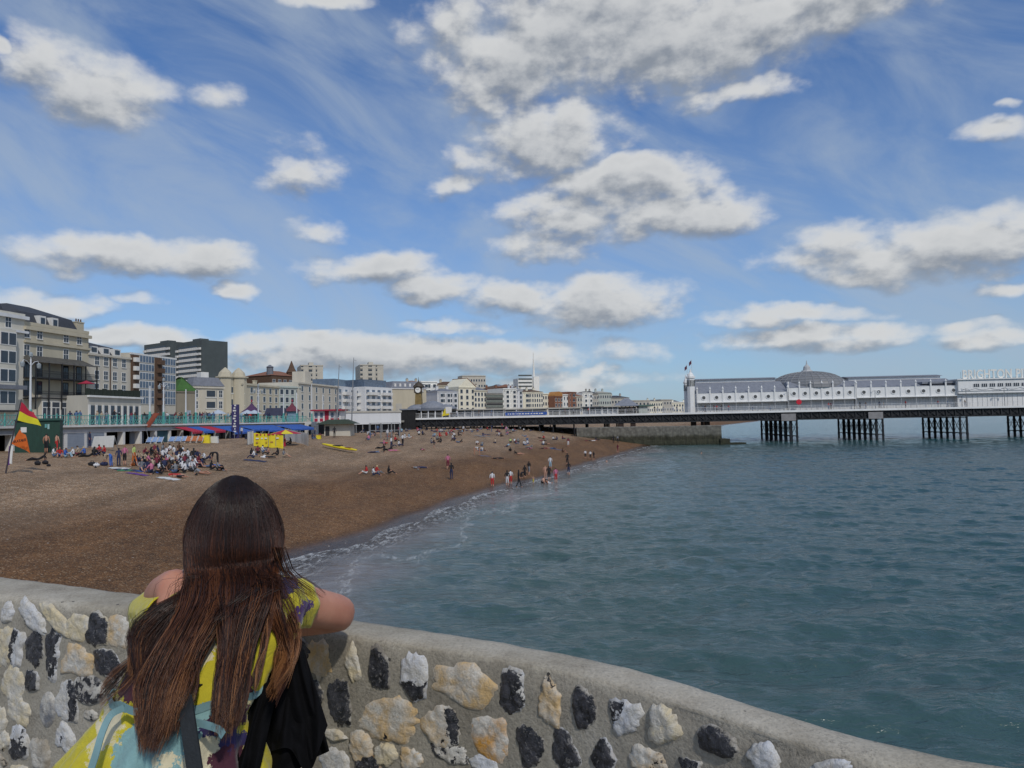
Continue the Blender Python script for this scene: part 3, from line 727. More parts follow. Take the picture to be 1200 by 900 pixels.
# ============================================================ the woman leaning on the wall
def skin_mesh(name, joints, edges, radii, sub=2, root=0):
    """one continuous surface grown round connected joints"""
    me = bpy.data.meshes.new(name + '_bones'); me.from_pydata([tuple(j) for j in joints], edges, [])
    o = bpy.data.objects.new(name + '_bones', me); COL.objects.link(o)
    bpy.context.view_layer.objects.active = o
    sm = o.modifiers.new('skin', 'SKIN'); sm.use_smooth_shade = True; sm.branch_smoothing = .4
    for i, r in enumerate(radii):
        d = me.skin_vertices[0].data[i]; d.radius = (r, r) if not isinstance(r, tuple) else r
        d.use_root = (i == root)
    ss = o.modifiers.new('sub', 'SUBSURF'); ss.levels = sub; ss.render_levels = sub
    dg = bpy.context.evaluated_depsgraph_get(); dg.update()
    ev = o.evaluated_get(dg); m2 = bpy.data.meshes.new_from_object(ev); m2.name = name
    bpy.data.objects.remove(o); bpy.data.meshes.remove(me)
    m2.polygons.foreach_set('use_smooth', [True] * len(m2.polygons))
    return m2
WOMAN = empty('person', G(200, 860, ZF) * 1.0, 0, 'woman with very long brown hair leaning over the flint wall in a yellow flowered dress', 'person')
WOMAN.location = D(200, 860, 1.6); WOMAN.location.z = ZF
bpy.context.view_layer.update()
WI = WOMAN.matrix_world.inverted()
def wadd(o):
    o.parent = WOMAN; o.matrix_parent_inverse = WI.copy() if False else Matrix()
    o.data.transform(WI); return o

def mat_skin():
    m, nt, b = newmat('skin'); L = nt.links
    geo = nt.nodes.new('ShaderNodeNewGeometry')
    n = nnode(nt, 'ShaderNodeTexNoise', Scale=9.0, Detail=5, Roughness=.6); L.new(geo.outputs['Position'], n.inputs['Vector'])
    r = nnode(nt, 'ShaderNodeValToRGB'); L.new(n.outputs[0], r.inputs[0]); e = r.color_ramp.elements
    e[0].position = .3; e[0].color = (.42, .17, .11, 1); e[1].position = .7; e[1].color = (.56, .27, .18, 1)
    L.new(r.outputs[0], b.inputs['Base Color']); b.inputs['Roughness'].default_value = .5
    b.inputs['Subsurface Weight'].default_value = .12; b.inputs['Subsurface Radius'].default_value = (.02, .007, .004); b.inputs['Subsurface Scale'].default_value = .5
    n2 = nnode(nt, 'ShaderNodeTexNoise', Scale=260.0, Detail=3); L.new(geo.outputs['Position'], n2.inputs['Vector'])
    bp = nnode(nt, 'ShaderNodeBump', Strength=.25); bp.inputs['Distance'].default_value = .001; L.new(n2.outputs[0], bp.inputs['Height']); L.new(bp.outputs[0], b.inputs['Normal'])
    return m
MSKIN = mat_skin()
J = {}
def j(name, px, py, Y, r): J[name] = (D(px, py, Y), r)
j('pelvis', 178, 935, 1.60, (.145, .11)); j('waist', 205, 845, 1.65, (.115, .085)); j('chest', 240, 765, 1.72, (.13, .09)); j('upchest', 262, 715, 1.76, (.11, .07))
j('neck', 272, 680, 1.78, .046); j('skull0', 275, 645, 1.79, .060); j('skull1', 276, 608, 1.79, .082); j('crown', 276, 588, 1.78, .070)
j('face', 281, 630, 1.86, .058); j('chin', 283, 650, 1.885, .028); j('nose', 283, 628, 1.925, .011)
j('lsh', 204, 686, 1.75, .054); j('lup', 187, 699, 1.87, .043); j('lel', 183, 722, 2.10, .036); j('lfo', 240, 727, 2.16, .034); j('lwr', 292, 726, 2.17, .024); j('lha', 318, 726, 2.17, (.034, .014))
j('rsh', 330, 700, 1.76, .048); j('rup', 366, 712, 1.88, .054); j('rel', 405, 719, 2.00, .049); j('rfo', 352, 728, 2.06, .046); j('rwr', 300, 728, 2.12, .025); j('rha', 272, 728, 2.14, (.034, .014))
pel = J['pelvis'][0]
for sgn, s in ((-1, 'l'), (1, 'r')):
    J[s + 'hip'] = (pel + Vector((sgn * .085, .01, -.06)), .085); J[s + 'thigh'] = (pel + Vector((sgn * .09, .02, -.22)), .075)
    J[s + 'knee'] = (pel + Vector((sgn * .085, .05, -.42)), .055); J[s + 'calf'] = (pel + Vector((sgn * .085, .04, -.58)), .052)
    z = ZF + .06
    p = pel + Vector((sgn * .085, .05, 0)); p.z = z; J[s + 'ank'] = (p, .036); J[s + 'toe'] = (p + Vector((0, .16, -.035)), (.04, .022))
for s in 'lr':
    for q in ('thigh', 'knee', 'calf'):
        pass
order = list(J)
E = [('pelvis', 'waist'), ('waist', 'chest'), ('chest', 'upchest'), ('upchest', 'neck'), ('neck', 'skull0'), ('skull0', 'skull1'), ('skull1', 'crown'), ('skull0', 'face'), ('face', 'chin'), ('face', 'nose'),
     ('upchest', 'lsh'), ('lsh', 'lup'), ('lup', 'lel'), ('lel', 'lfo'), ('lfo', 'lwr'), ('lwr', 'lha'), ('upchest', 'rsh'), ('rsh', 'rup'), ('rup', 'rel'), ('rel', 'rfo'), ('rfo', 'rwr'), ('rwr', 'rha')]
for s in 'lr': E += [('pelvis', s + 'hip'), (s + 'hip', s + 'thigh'), (s + 'thigh', s + 'knee'), (s + 'knee', s + 'calf'), (s + 'calf', s + 'ank'), (s + 'ank', s + 'toe')]
# fingers: four bent fingers and a thumb leaving the side of each palm
for s, sg in (('l', 1), ('r', -1)):
    h = J[s + 'ha'][0]
    for k, (dy, ln) in enumerate(((-.030, .062), (-.010, .070), (.010, .066), (.030, .052))):
        a = h + Vector((sg * .035, dy * .8, 0)); b_ = a + Vector((sg * ln * .5, dy * .15, .004)); c_ = b_ + Vector((sg * ln * .42, 0, -.016))
        for nm, p, rr in (('a', a, .0095), ('b', b_, .0088), ('c', c_, .007)): J[f'{s}f{k}{nm}'] = (p, rr)
        E += [(s + 'ha', f'{s}f{k}a'), (f'{s}f{k}a', f'{s}f{k}b'), (f'{s}f{k}b', f'{s}f{k}c')]
    a = h + Vector((sg * .0, -.042, .0)); b_ = a + Vector((sg * .03, -.02, -.004))
    J[f'{s}ta'] = (a, .012); J[f'{s}tb'] = (b_, .009); E += [(s + 'ha', f'{s}ta'), (f'{s}ta', f'{s}tb')]
order = list(J); ix = {k: i for i, k in enumerate(order)}
me = skin_mesh('body', [J[k][0] for k in order], [(ix[a], ix[b]) for a, b in E], [J[k][1] for k in order], 2)
me.materials.clear(); me.materials.append(MSKIN)
body = bpy.data.objects.new('body', me); COL.objects.link(body); wadd(body)

# ---- dress
def mat_dress():
    m, nt, b = newmat('flowered_cotton'); L = nt.links
    geo = nt.nodes.new('ShaderNodeNewGeometry'); P = geo.outputs['Position']
    def NZ(s, d=5, r=.6, dist=0, v=None):
        n = nnode(nt, 'ShaderNodeTexNoise', Scale=s, Detail=d, Roughness=r, Distortion=dist); L.new(v or P, n.inputs['Vector']); return n
    def M(op, a, b_=None, c=None):
        n = nnode(nt, 'ShaderNodeMath', operation=op)
        for i, v in enumerate((a, b_, c)):
            if v is None: continue
            if isinstance(v, (int, float)): n.inputs[i].default_value = v
            else: L.new(v, n.inputs[i])
        return n.outputs[0]
    def VM(op, a, b_):
        n = nnode(nt, 'ShaderNodeVectorMath', operation=op)
        for i, v in enumerate((a, b_)):
            if isinstance(v, (tuple, Vector)): n.inputs[i].default_value = v
            else: L.new(v, n.inputs[i])
        return n
    def MX(f, a, b_):
        n = nnode(nt, 'ShaderNodeMix', data_type='RGBA')
        for s, v in ((n.inputs[0], f), (n.inputs[6], a), (n.inputs[7], b_)):
            if isinstance(v, (int, float)): s.default_value = v
            elif isinstance(v, tuple): s.default_value = v
            else: L.new(v, s)
        return n.outputs[2]
    wob = VM('MULTIPLY', VM('SUBTRACT', NZ(42, 6, .75).outputs['Color'], (.5, .5, .5)).outputs[0], (.075, .075, .075)).outputs[0]
    pw = VM('ADD', P, wob).outputs[0]
    YEL = (.50, .43, .018, 1); CRM = (.62, .56, .38, 1); MAR = (.055, .008, .022, 1); PUR = (.055, .018, .13, 1); NAV = (.022, .016, .085, 1); BLU = (.20, .36, .37, 1); RED = (.35, .01, .03, 1); OLV = (.50, .47, .07, 1)
    v1 = NZ(3.3, 3, .5).outputs[0]
    c = MX(M('MULTIPLY', M('GREATER_THAN', NZ(8, 6, .7, .5, pw).outputs[0], .60), .8), YEL, CRM)
    c = MX(M('MULTIPLY', M('GREATER_THAN', NZ(6.3, 5, .7, .2, VM('ADD', pw, (3, 7, 1)).outputs[0]).outputs[0], .61), 1), c, MAR)
    pat = [(185, 880, .075, BLU), (228, 862, .06, BLU), (215, 905, .08, BLU), (160, 790, .045, MAR), (150, 770, .028, MAR), (270, 820, .042, MAR), (282, 850, .035, MAR), (292, 885, .04, NAV), (150, 800, .03, MAR), (262, 842, .035, MAR), (268, 832, .012, RED), (205, 885, .028, CRM), (238, 880, .035, CRM), (233, 745, .028, CRM), (236, 765, .026, CRM), (120, 850, .04, CRM),
           (335, 688, .026, NAV), (352, 680, .016, NAV), (360, 716, .026, PUR), (345, 726, .022, PUR), (303, 768, .018, NAV), (312, 782, .022, NAV), (322, 772, .014, NAV), (172, 706, .03, PUR), (160, 730, .03, PUR), (158, 752, .02, MAR), (272, 880, .03, NAV), (262, 895, .03, MAR), (250, 852, .02, NAV), (178, 722, .02, NAV)]
    for (x, y, r, col) in pat:
        Yd = 1.50 if y > 800 else (1.56 if y > 730 else 1.62)
        if x > 330: Yd = 1.72
        ctr = D(x, y, Yd)
        q = VM('MULTIPLY', VM('SUBTRACT', pw, tuple(ctr)).outputs[0], (1, .45, 1)).outputs[0]
        ln = nnode(nt, 'ShaderNodeVectorMath', operation='LENGTH'); L.new(q, ln.inputs[0])
        c = MX(M('LESS_THAN', ln.outputs['Value'], r), c, col)
    shade = NZ(60, 3, .5).outputs[0]
    sc = nnode(nt, 'ShaderNodeVectorMath', operation='SCALE'); L.new(c, sc.inputs[0]); L.new(M('MULTIPLY_ADD', shade, .35, .82), sc.inputs['Scale'])
    L.new(sc.outputs[0], b.inputs['Base Color']); b.inputs['Roughness'].default_value = .85; b.inputs['Sheen Weight'].default_value = .2
    n2 = NZ(22, 5, .65, .6).outputs[0]
    bp = nnode(nt, 'ShaderNodeBump', Strength=.6); bp.inputs['Distance'].default_value = .012; L.new(n2, bp.inputs['Height']); L.new(bp.outputs[0], b.inputs['Normal'])
    return m
MDRESS = mat_dress()
def loft(rings, n, fold=0.0, foldn=9, mb=None, mat=None, thick=True, ph=0, seed=0, ruf=.004):
    """rings: (centre, half width, half depth, fold amount)"""
    V = []; F = []
    for i, (c, a, b_, fo) in enumerate(rings):
        for k in range(n):
            w = 2 * math.pi * k / n
            rr = 1 + fo * (math.sin(foldn * w + ph + i * .12) * .6 + .5 * math.sin((foldn * 1.7 // 1) * w + 1 + ph - i * .1))
            p = Vector((c.x + math.cos(w) * a * rr, c.y + math.sin(w) * b_ * rr, c.z))
            q = p * 14 + Vector((seed, 0, 0)); d = noise.noise(q) * ruf * 2 + noise.noise(q * 2.7) * ruf
            p += Vector((math.cos(w), math.sin(w), 0)) * d
            V.append(p)
    for i in range(len(rings) - 1):
        for k in range(n): F.append((i * n + k, i * n + (k + 1) % n, (i + 1) * n + (k + 1) % n, (i + 1) * n + k))
    mb.add(V, F, mat)
def RG(px, py, Y, hwpx, dep, fo=0):
    hw = hwpx / FPX * Y; c = D(px, py, Y); c.y += dep * .75
    return (c, hw, dep, fo)
def resample(rings, m):
    out = []
    for i in range(len(rings) - 1):
        for k in range(m):
            t = k / m; ts = t * t * (3 - 2 * t) * .3 + t * .7
            a, b_ = rings[i], rings[i + 1]
            out.append((a[0].lerp(b_[0], t), a[1] * (1 - ts) + b_[1] * ts, a[2] * (1 - ts) + b_[2] * ts, a[3] * (1 - t) + b_[3] * t))
    out.append(rings[-1]); return out
mb = MB()
up = [RG(262, 694, 1.66, 52, .085), RG(262, 703, 1.655, 76, .10), RG(256, 722, 1.64, 88, .12, .004), RG(245, 750, 1.61, 92, .125, .008), RG(223, 785, 1.57, 88, .12, .012), RG(202, 826, 1.53, 85, .11, .02)]
loft(resample(up, 7), 96, mb=mb, foldn=7, seed=3)
seam = up[-1]
cx = seam[0]
low = [(cx + Vector((0, 0, -.002)), seam[1] * 1.02, .115, .03)]
for k, (dz, dx, a, d) in enumerate(((.035, -.012, .155, .13), (.09, -.035, .185, .155), (.18, -.06, .235, .19), (.30, -.075, .275, .22), (.45, -.08, .31, .25), (.62, -.08, .335, .27))):
    low.append((cx + Vector((dx, -.01, -dz)), a, d, .045 + .01 * k))
loft(resample(low, 7), 160, mb=mb, foldn=11, seed=9)
dress = mb.build('dress', MDRESS, smooth=True); wadd(dress)
so = dress.modifiers.new('thick', 'SOLIDIFY'); so.thickness = .003
# sleeves follow the upper arms
def sleeve(a, b_, r0, r1, seed, flare=.006, cut=None):
    mb = MB(); a = Vector(a); b_ = Vector(b_); t = (b_ - a).normalized(); u = t.cross(Vector((0, 0, 1))).normalized(); w = t.cross(u)
    n = 56; m = 14; V = []; F = []
    for i in range(m + 1):
        s = i / m
        for k in range(n):
            an = 2 * math.pi * k / n; rad = r0 * (1 - s) + r1 * s + math.sin(an * 6 + seed) * .0025 * s + flare * s * s
            p = a + t * ((b_ - a).length * s + (cut or 0) * s * math.cos(an - 2.2)) + (u * math.cos(an) + w * math.sin(an)) * rad
            p += Vector((1, 1, 1)) * noise.noise(p * 30 + Vector((seed, 0, 0))) * .005
            V.append(p)
    for i in range(m):
        for k in range(n): F.append((i * n + k, i * n + (k + 1) % n, (i + 1) * n + (k + 1) % n, (i + 1) * n + k))
    mb.add(V, F); o = mb.build('sleeve', MDRESS, smooth=True); wadd(o); o.data.name = 'sleeve'
    md = o.modifiers.new('thick', 'SOLIDIFY'); md.thickness = .003; return o
sleeve(D(306, 706, 1.70), D(352, 708, 1.83), .064, .056, 2, cut=.014)
sleeve(D(200, 724, 1.72), D(181, 718, 1.90), .058, .056, 5)
# pale blue tie ribbon round the seam
MRIB = pm('blue_ribbon', (.17, .30, .32), .7, .2, 30)
mb = MB(); P = []
for k in range(49):
    w = math.pi + math.pi * k / 48 + .0
    P.append(cx + Vector((math.cos(w) * (seam[1] * 1.03 + .006), math.sin(w) * (.118 + .006), .004 + .003 * math.sin(k))))
def ribbon(mb, P, hw, th=.0015, nrm=Vector((0, -1, 0))):
    V = []; F = []
    for i, p in enumerate(P):
        t = (P[min(i + 1, len(P) - 1)] - P[max(i - 1, 0)]).normalized(); s = t.cross(nrm).normalized() * hw; o = nrm * th
        V += [p - s + o, p + s + o, p + s - o, p - s - o]
    for i in range(len(P) - 1):
        for k in range(4): F.append((4 * i + k, 4 * i + (k + 1) % 4, 4 * i + 4 + (k + 1) % 4, 4 * i + 4 + k))
    F += [(3, 2, 1, 0), tuple(4 * (len(P) - 1) + k for k in range(4))]
    mb.add(V, F)
ribbon(mb, P, .008)
tail = [Vector(v) for v in smoothpoly([tuple(D(x, y, Y)) for x, y, Y in ((146, 829, 1.47), (130, 838, 1.45), (120, 858, 1.43), (112, 885, 1.41), (100, 925, 1.40), (96, 960, 1.40))], 30)]
ribbon(mb, tail, .0065)
tail = [Vector(v) for v in smoothpoly([tuple(D(x, y, Y)) for x, y, Y in ((146, 829, 1.47), (158, 834, 1.46), (170, 832, 1.455), (185, 836, 1.46), (250, 852, 1.44), (262, 862, 1.43))], 30)]
ribbon(mb, tail, .007)
o = mb.build('ribbon', MRIB, smooth=False); wadd(o)

# ---- black strap and the black jacket hanging from her arm
MBLK = pm('black_cloth', (.0045, .0045, .0055), 1.0, .3, 20, .3)
MBLK.node_tree.nodes['Principled BSDF'].inputs['Specular IOR Level'].default_value = .12
strap_t = empty('shoulder_bag', D(218, 900, 1.42), 0, 'black bag with a wide strap hanging at the back of the woman in yellow', 'bag')
def rel(o, root):
    bpy.context.view_layer.update(); o.data.transform(root.matrix_world.inverted()); o.parent = root; return o
mb = MB()
sp = [Vector(v) for v in smoothpoly([tuple(D(x, y, Y)) for x, y, Y in ((262, 765, 1.68), (240, 795, 1.57), (224, 812, 1.50), (219, 826, 1.45), (221, 850, 1.425), (226, 885, 1.41), (232, 930, 1.40), (236, 990, 1.40))], 40)]
ribbon(mb, sp, .0145, .003)
o = mb.build('strap', pm('dark_webbing', (.014, .018, .022), .75, .2, 60, .2)); rel(o, strap_t)
mb = MB(); bp_ = D(236, 1010, 1.42)
V = []; F = []; n = 24; m = 10
for i in range(m + 1):
    s = i / m; z = -.26 * s
    for k in range(n):
        w = 2 * math.pi * k / n; sx = abs(math.cos(w)) ** .55 * math.copysign(1, math.cos(w)); sy = abs(math.sin(w)) ** .55 * math.copysign(1, math.sin(w))
        bul = .75 + .35 * math.sin(math.pi * min(1, s * .9 + .12))
        V.append(bp_ + Vector((sx * .15 * bul, sy * .045 * bul, z)))
for i in range(m):
    for k in range(n): F.append((i * n + k, i * n + (k + 1) % n, (i + 1) * n + (k + 1) % n, (i + 1) * n + k))
F += [tuple(reversed(range(n))), tuple(range(m * n, m * n + n))]
mb.add(V, F); o = mb.build('pouch', MBLK, smooth=True); rel(o, strap_t)

def drape(name, outline_top, outline_bot, Ytop, Ybot, seed, folds=7, amp=.012, mat=None):
    """cloth hanging between an upper and a lower line; front and back sheets of a folded garment"""
    n, m = 70, 50; top = smoothpoly(outline_top, n); bot = smoothpoly(outline_bot, n)
    V = []; F = []
    for side in (0, 1):
        for i in range(m + 1):
            t = i / m
            for k in range(n):
                x = top[k][0] * (1 - t) + bot[k][0] * t; y = top[k][1] * (1 - t) + bot[k][1] * t
                Y = Ytop * (1 - t) + Ybot * t
                s = k / (n - 1)
                bul = math.sin(math.pi * s) ** .5 * .022
                d = amp * math.sin(s * folds * 2 * math.pi + 2 * math.sin(t * 3 + seed)) * (.3 + .7 * t) + noise.noise(Vector((s * 5, t * 5, seed))) * .02 * t
                V.append(D(x, y, Y + d * (1 if side == 0 else .4) + (-bul if side == 0 else bul + .006)))
        o = side * (m + 1) * n
        for i in range(m):
            for k in range(n - 1):
                q = (o + i * n + k, o + i * n + k + 1, o + (i + 1) * n + k + 1, o + (i + 1) * n + k)
                F.append(q if side else q[::-1])
    N1 = (m + 1) * n
    for i in range(m):
        for k in (0, n - 1): F.append((i * n + k, (i + 1) * n + k, N1 + (i + 1) * n + k, N1 + i * n + k))
    for k in range(n - 1):
        for i in (0, m): F.append((i * n + k, i * n + k + 1, N1 + i * n + k + 1, N1 + i * n + k))
    mb = MB(); mb.add(V, F); return mb.build(name, mat, smooth=True)
jac = empty('jacket', D(320, 900, 1.70), 0, 'black jacket draped over the forearm of the woman, hanging down the wall', 'jacket')
o = drape('jacket_body', [(298, 802), (314, 788), (338, 758), (352, 748)], [(250, 960), (290, 965), (352, 900), (386, 880)], 1.66, 1.62, 1, 5, .014, MBLK); rel(o, jac)
o = drape('jacket_sleeve', [(322, 785), (335, 770), (346, 756), (356, 760)], [(318, 880), (340, 878), (362, 905), (384, 850)], 1.70, 1.60, 4, 3, .010, MBLK); rel(o, jac)
o = drape('jacket_collar', [(296, 815), (304, 806), (314, 798), (330, 786)], [(256, 935), (266, 938), (278, 935), (300, 925)], 1.62, 1.52, 7, 3, .010, MBLK); rel(o, jac)

# ---- hair
def mat_hair():
    m, nt, b = newmat('hair'); L = nt.links
    at = nnode(nt, 'ShaderNodeAttribute', attribute_name='tone')
    r = nnode(nt, 'ShaderNodeValToRGB'); L.new(at.outputs['Fac'], r.inputs[0]); e = r.color_ramp.elements
    e[0].position = 0; e[0].color = (.0055, .0028, .0024, 1); e[1].position = 1; e[1].color = (.34, .15, .055, 1)
    for p, c in ((.3, (.016, .0065, .0045)), (.55, (.050, .017, .009)), (.78, (.125, .043, .017))):
        x = e.new(p); x.color = (*c, 1)
    L.new(r.outputs[0], b.inputs['Base Color']); b.inputs['Roughness'].default_value = .38; b.inputs['Specular IOR Level'].default_value = .45
    return m
MHAIR = mat_hair()
hr = np.random.default_rng(5)
DIRH = Vector((ray(275, 612).x, ray(275, 612).y, 0)).normalized(); LAT = Vector((DIRH.y, -DIRH.x, 0))
_f = np.array(f_); _r = np.array(r_); _u = np.array(u_)
def Dv(px, py, Y):
    px, py, Y = np.broadcast_arrays(px, py, Y)
    d = _f + ((px - 600) / FPX)[..., None] * _r + ((450 - py) / FPX)[..., None] * _u
    return np.array([0, 0, CZ]) + d * (Y / d[..., 1])[..., None]
def headv(phi, th, k):
    """hair dome round the skull: phi -1..1 left to right, th 0 (top) .. 1 (nape)"""
    y = 557 + 115 * th
    e = 1 - (1 - np.minimum(th * 1.5, 1)) ** 2
    w = 53.5 * np.sqrt(np.maximum(e, .0012)) * (1 - .10 * np.maximum(th - .66, 0) / .34) / FPX * 1.785
    c = Dv(275 + 0 * th, y, 1.785 + 0 * th)
    return c + np.array(LAT) * (phi * w * k)[..., None] - np.array(DIRH) * (w * 1.02 * np.maximum(1e-4, 1 - phi ** 2) ** (.5 - .40 * np.clip((th - .35) / .5, 0, 1) ** 1.3) * k * (1 + .12 * np.clip((th - .5) / .4, 0, 1)))[..., None]
falls = [
  ((-.95, -.30), [(238, 692, 1.60, 8), (222, 722, 1.545, 10), (205, 765, 1.495, 13), (193, 812, 1.46, 16), (178, 866, 1.42, 11)], 1000, .12),
  ((-.75, .05), [(240, 700, 1.575, 5), (225, 735, 1.53, 5), (215, 775, 1.49, 5), (205, 810, 1.455, 7), (194, 850, 1.43, 9)], 620, .18),
  ((-1.0, -.55), [(226, 692, 1.62, 6), (200, 722, 1.58, 7), (184, 765, 1.53, 9), (178, 812, 1.48, 10), (172, 862, 1.44, 7)], 650, .08),
  ((-1.0, -.8), [(208, 692, 1.64, 5), (178, 722, 1.60, 6), (160, 765, 1.56, 6), (138, 795, 1.535, 5), (118, 818, 1.52, 4)], 90, .16),
  ((-1.0, -.7), [(212, 690, 1.65, 5), (186, 706, 1.62, 7), (172, 726, 1.59, 8), (164, 752, 1.56, 8), (162, 785, 1.53, 8)], 420, .02),
  ((-.15, .55), [(276, 695, 1.58, 7), (272, 730, 1.545, 6), (270, 770, 1.51, 7), (267, 808, 1.48, 7), (260, 850, 1.45, 5)], 900, .08),
  ((.1, .75), [(288, 695, 1.585, 6), (287, 730, 1.56, 5), (283, 765, 1.53, 5), (279, 800, 1.50, 5), (274, 838, 1.47, 5)], 700, .06),
  ((-.4, .2), [(266, 695, 1.57, 5), (265, 730, 1.53, 3), (264, 770, 1.50, 4), (260, 805, 1.475, 4), (254, 842, 1.45, 4)], 420, .12),
  ((.6, .98), [(322, 690, 1.64, 5), (330, 720, 1.63, 5), (336, 752, 1.62, 5), (333, 780, 1.61, 5), (322, 812, 1.60, 4)], 230, .34),
  ((.7, 1.0), [(330, 680, 1.66, 4), (346, 705, 1.66, 4), (352, 735, 1.66, 4), (346, 765, 1.66, 4), (332, 800, 1.64, 4)], 50, .3),
  ((.5, .9), [(308, 690, 1.62, 4), (312, 722, 1.60, 3), (310, 752, 1.585, 3), (304, 778, 1.57, 3), (298, 802, 1.56, 3)], 90, .24),
  ((-.7, .7), [(264, 684, 1.60, 24), (258, 698, 1.575, 24), (252, 712, 1.56, 24), (248, 722, 1.55, 22), (246, 730, 1.545, 20)], 120, -.04),
  ((.85, 1.0), [(336, 640, 1.68, 3), (346, 672, 1.68, 4), (362, 690, 1.70, 6), (372, 702, 1.74, 6)], 22, .1),
]
BV = []; BT = []; NSAMP = 30
def catmull(P, m):
    P = np.concatenate([2 * P[:, :1] - P[:, 1:2], P, 2 * P[:, -1:] - P[:, -2:-1]], 1); K = P.shape[1] - 3
    u = np.linspace(0, K, m); i = np.minimum(u.astype(int), K - 1); t = (u - i)[None, :, None]
    a, b, c, d = P[:, i], P[:, i + 1], P[:, i + 2], P[:, i + 3]
    return .5 * ((2 * b) + (-a + c) * t + (2 * a - 5 * b + 4 * c - d) * t * t + (-a + 3 * b - 3 * c + d) * t ** 3)
def strands(P, rad, t0, t1):
    Q = catmull(P, NSAMP); T_ = np.gradient(Q, axis=1); T_ /= np.linalg.norm(T_, axis=2)[..., None] + 1e-9
    a = np.cross(T_, np.array([0, 1, .2])); a /= np.linalg.norm(a, axis=2)[..., None] + 1e-9; b = np.cross(T_, a)
    s = np.linspace(0, 1, NSAMP)[None, :]; rr = rad[:, None] * (1 - .8 * s ** 6)
    V = np.stack([Q + (a * math.cos(w) + b * math.sin(w)) * rr[..., None] for w in (0, 2.0944, 4.1888)], 2)
    tone = t0[:, None] * (1 - s ** .8) + t1[:, None] * s ** .8
    BV.append(V.reshape(-1, 3)); BT.append(np.repeat(tone.reshape(-1), 3))
for (pr, path, cnt, sh) in falls:
    cnt = int(cnt * 1.9); ncl = max(8, cnt // 26)
    C = np.stack([hr.normal(0, .66, ncl), hr.normal(0, 1, ncl), hr.uniform(0, 6.28, ncl), hr.uniform(.3, 1, ncl), hr.uniform(-.10, .08, ncl), hr.normal(0, .11, ncl)], 1)[hr.integers(ncl, size=cnt)]
    # neighbouring roots feed neighbouring locks
    off = C[:, 0] * 1.3 + hr.normal(0, .26, cnt); dz = hr.normal(0, .012, cnt) + C[:, 1] * .006; end = 1 + C[:, 4] + hr.normal(0, .03, cnt)
    rank = np.clip(off / 2.2 * .5 + .5 + hr.normal(0, .12, cnt), 0, 1); phi = np.clip(pr[0] + (pr[1] - pr[0]) * rank, -.995, .995)
    st = np.abs(hr.normal(0, .06, cnt)); kk = 1.0 + hr.uniform(-.03, .02, cnt) + .035 * (C[:, 3] - .65)
    pts = []
    for q in np.linspace(0, 1, 9):
        th = st + (.84 - st) * q
        pts.append(headv(phi * (.88 + .12 * np.minimum(1, th * 2)) + .035 * np.sin(th * 7 + C[:, 2]), th, kk))
    wob = np.clip(off, -2.0, 2.0); hy = headv(phi, np.full(cnt, .9), kk)[:, 1]
    for i, (x, y, Y, sp_) in enumerate(path):
        Y = Y + (.035, .04, .033, .02, .012)[i]
        s = (i + 1) / len(path); wv = (np.sin(C[:, 2] + s * 9) * 2.4 * C[:, 3] + np.sin(C[:, 2] * 2 + s * 15 + off) * 1.1) * (.8 + 1.0 * s)
        yy = path[0][1] + (y - path[0][1]) * end if i else y + 0 * off
        my = (.25, .0, .0, 0, 0)[i]; Y = Y * (1 - my) + hy * my
        xh = 275 + phi * 50
        mixw = (.80, .42, .12, 0, 0)[i]; x = x * (1 - mixw) + xh * mixw
        Yq = Y + dz - .012 * np.cos(np.clip(off, -1.5, 1.5)); Yq = np.minimum(Yq, np.interp(yy, [680, 703, 722, 750, 785, 826, 860], [1.66, 1.63, 1.612, 1.582, 1.545, 1.505, 1.475]) + (.05 if x.mean() > 325 else 0) + .004 * dz / .012)
        pts.append(Dv(x + wob * sp_ * (1.05 - .25 * (i == len(path) - 1)) + wv, yy, Yq))
    base = hr.normal(.15, .075, cnt) + C[:, 5] * .55; tip = base + .39 + sh + C[:, 5] * 1.5 + hr.normal(0, .07, cnt) + .2 * (hr.random(cnt) < .06)
    strands(np.stack(pts, 1), .00062 * hr.uniform(.7, 1.3, cnt), np.clip(base, .02, 1), np.clip(tip, .05, 1))
cnt = 130; phi = hr.uniform(-1, 1, cnt); sd = np.where(phi > 0, 1, -1)      # flyaway hairs
pts = [headv(phi * .98, np.full(cnt, th), 1.02 + .05 * th * hr.random(cnt)) for th in np.linspace(.02, .9, 6)]
x = 275 + sd * 56 + hr.normal(0, 8, cnt); pts.append(Dv(x + sd * 8, 690 + hr.normal(0, 8, cnt), 1.62)); pts.append(Dv(x + sd * hr.uniform(2, 20, cnt), 740 + hr.normal(0, 15, cnt), 1.60))
strands(np.stack(pts, 1), np.full(cnt, .0004), np.full(cnt, .25), np.full(cnt, .55))
HV = np.concatenate(BV); HT = np.concatenate(BT); ns_ = len(HV) // (3 * NSAMP)
b0 = (np.arange(ns_) * 3 * NSAMP)[:, None, None] + (np.arange(NSAMP - 1) * 3)[None, :, None]; kq = np.arange(3)[None, None, :]
HF = np.stack([b0 + kq, b0 + (kq + 1) % 3, b0 + 3 + (kq + 1) % 3, b0 + 3 + kq], -1).reshape(-1, 4).astype(np.int32)
mh = bpy.data.meshes.new('hair'); mh.vertices.add(len(HV)); mh.vertices.foreach_set('co', HV.astype(np.float32).ravel())
mh.loops.add(HF.size); mh.loops.foreach_set('vertex_index', HF.ravel()); mh.polygons.add(len(HF)); mh.polygons.foreach_set('loop_start', np.arange(0, HF.size, 4, dtype=np.int32)); mh.update(calc_edges=True)
mh.attributes.new('tone', 'FLOAT', 'POINT').data.foreach_set('value', np.array(HT, dtype=np.float32))
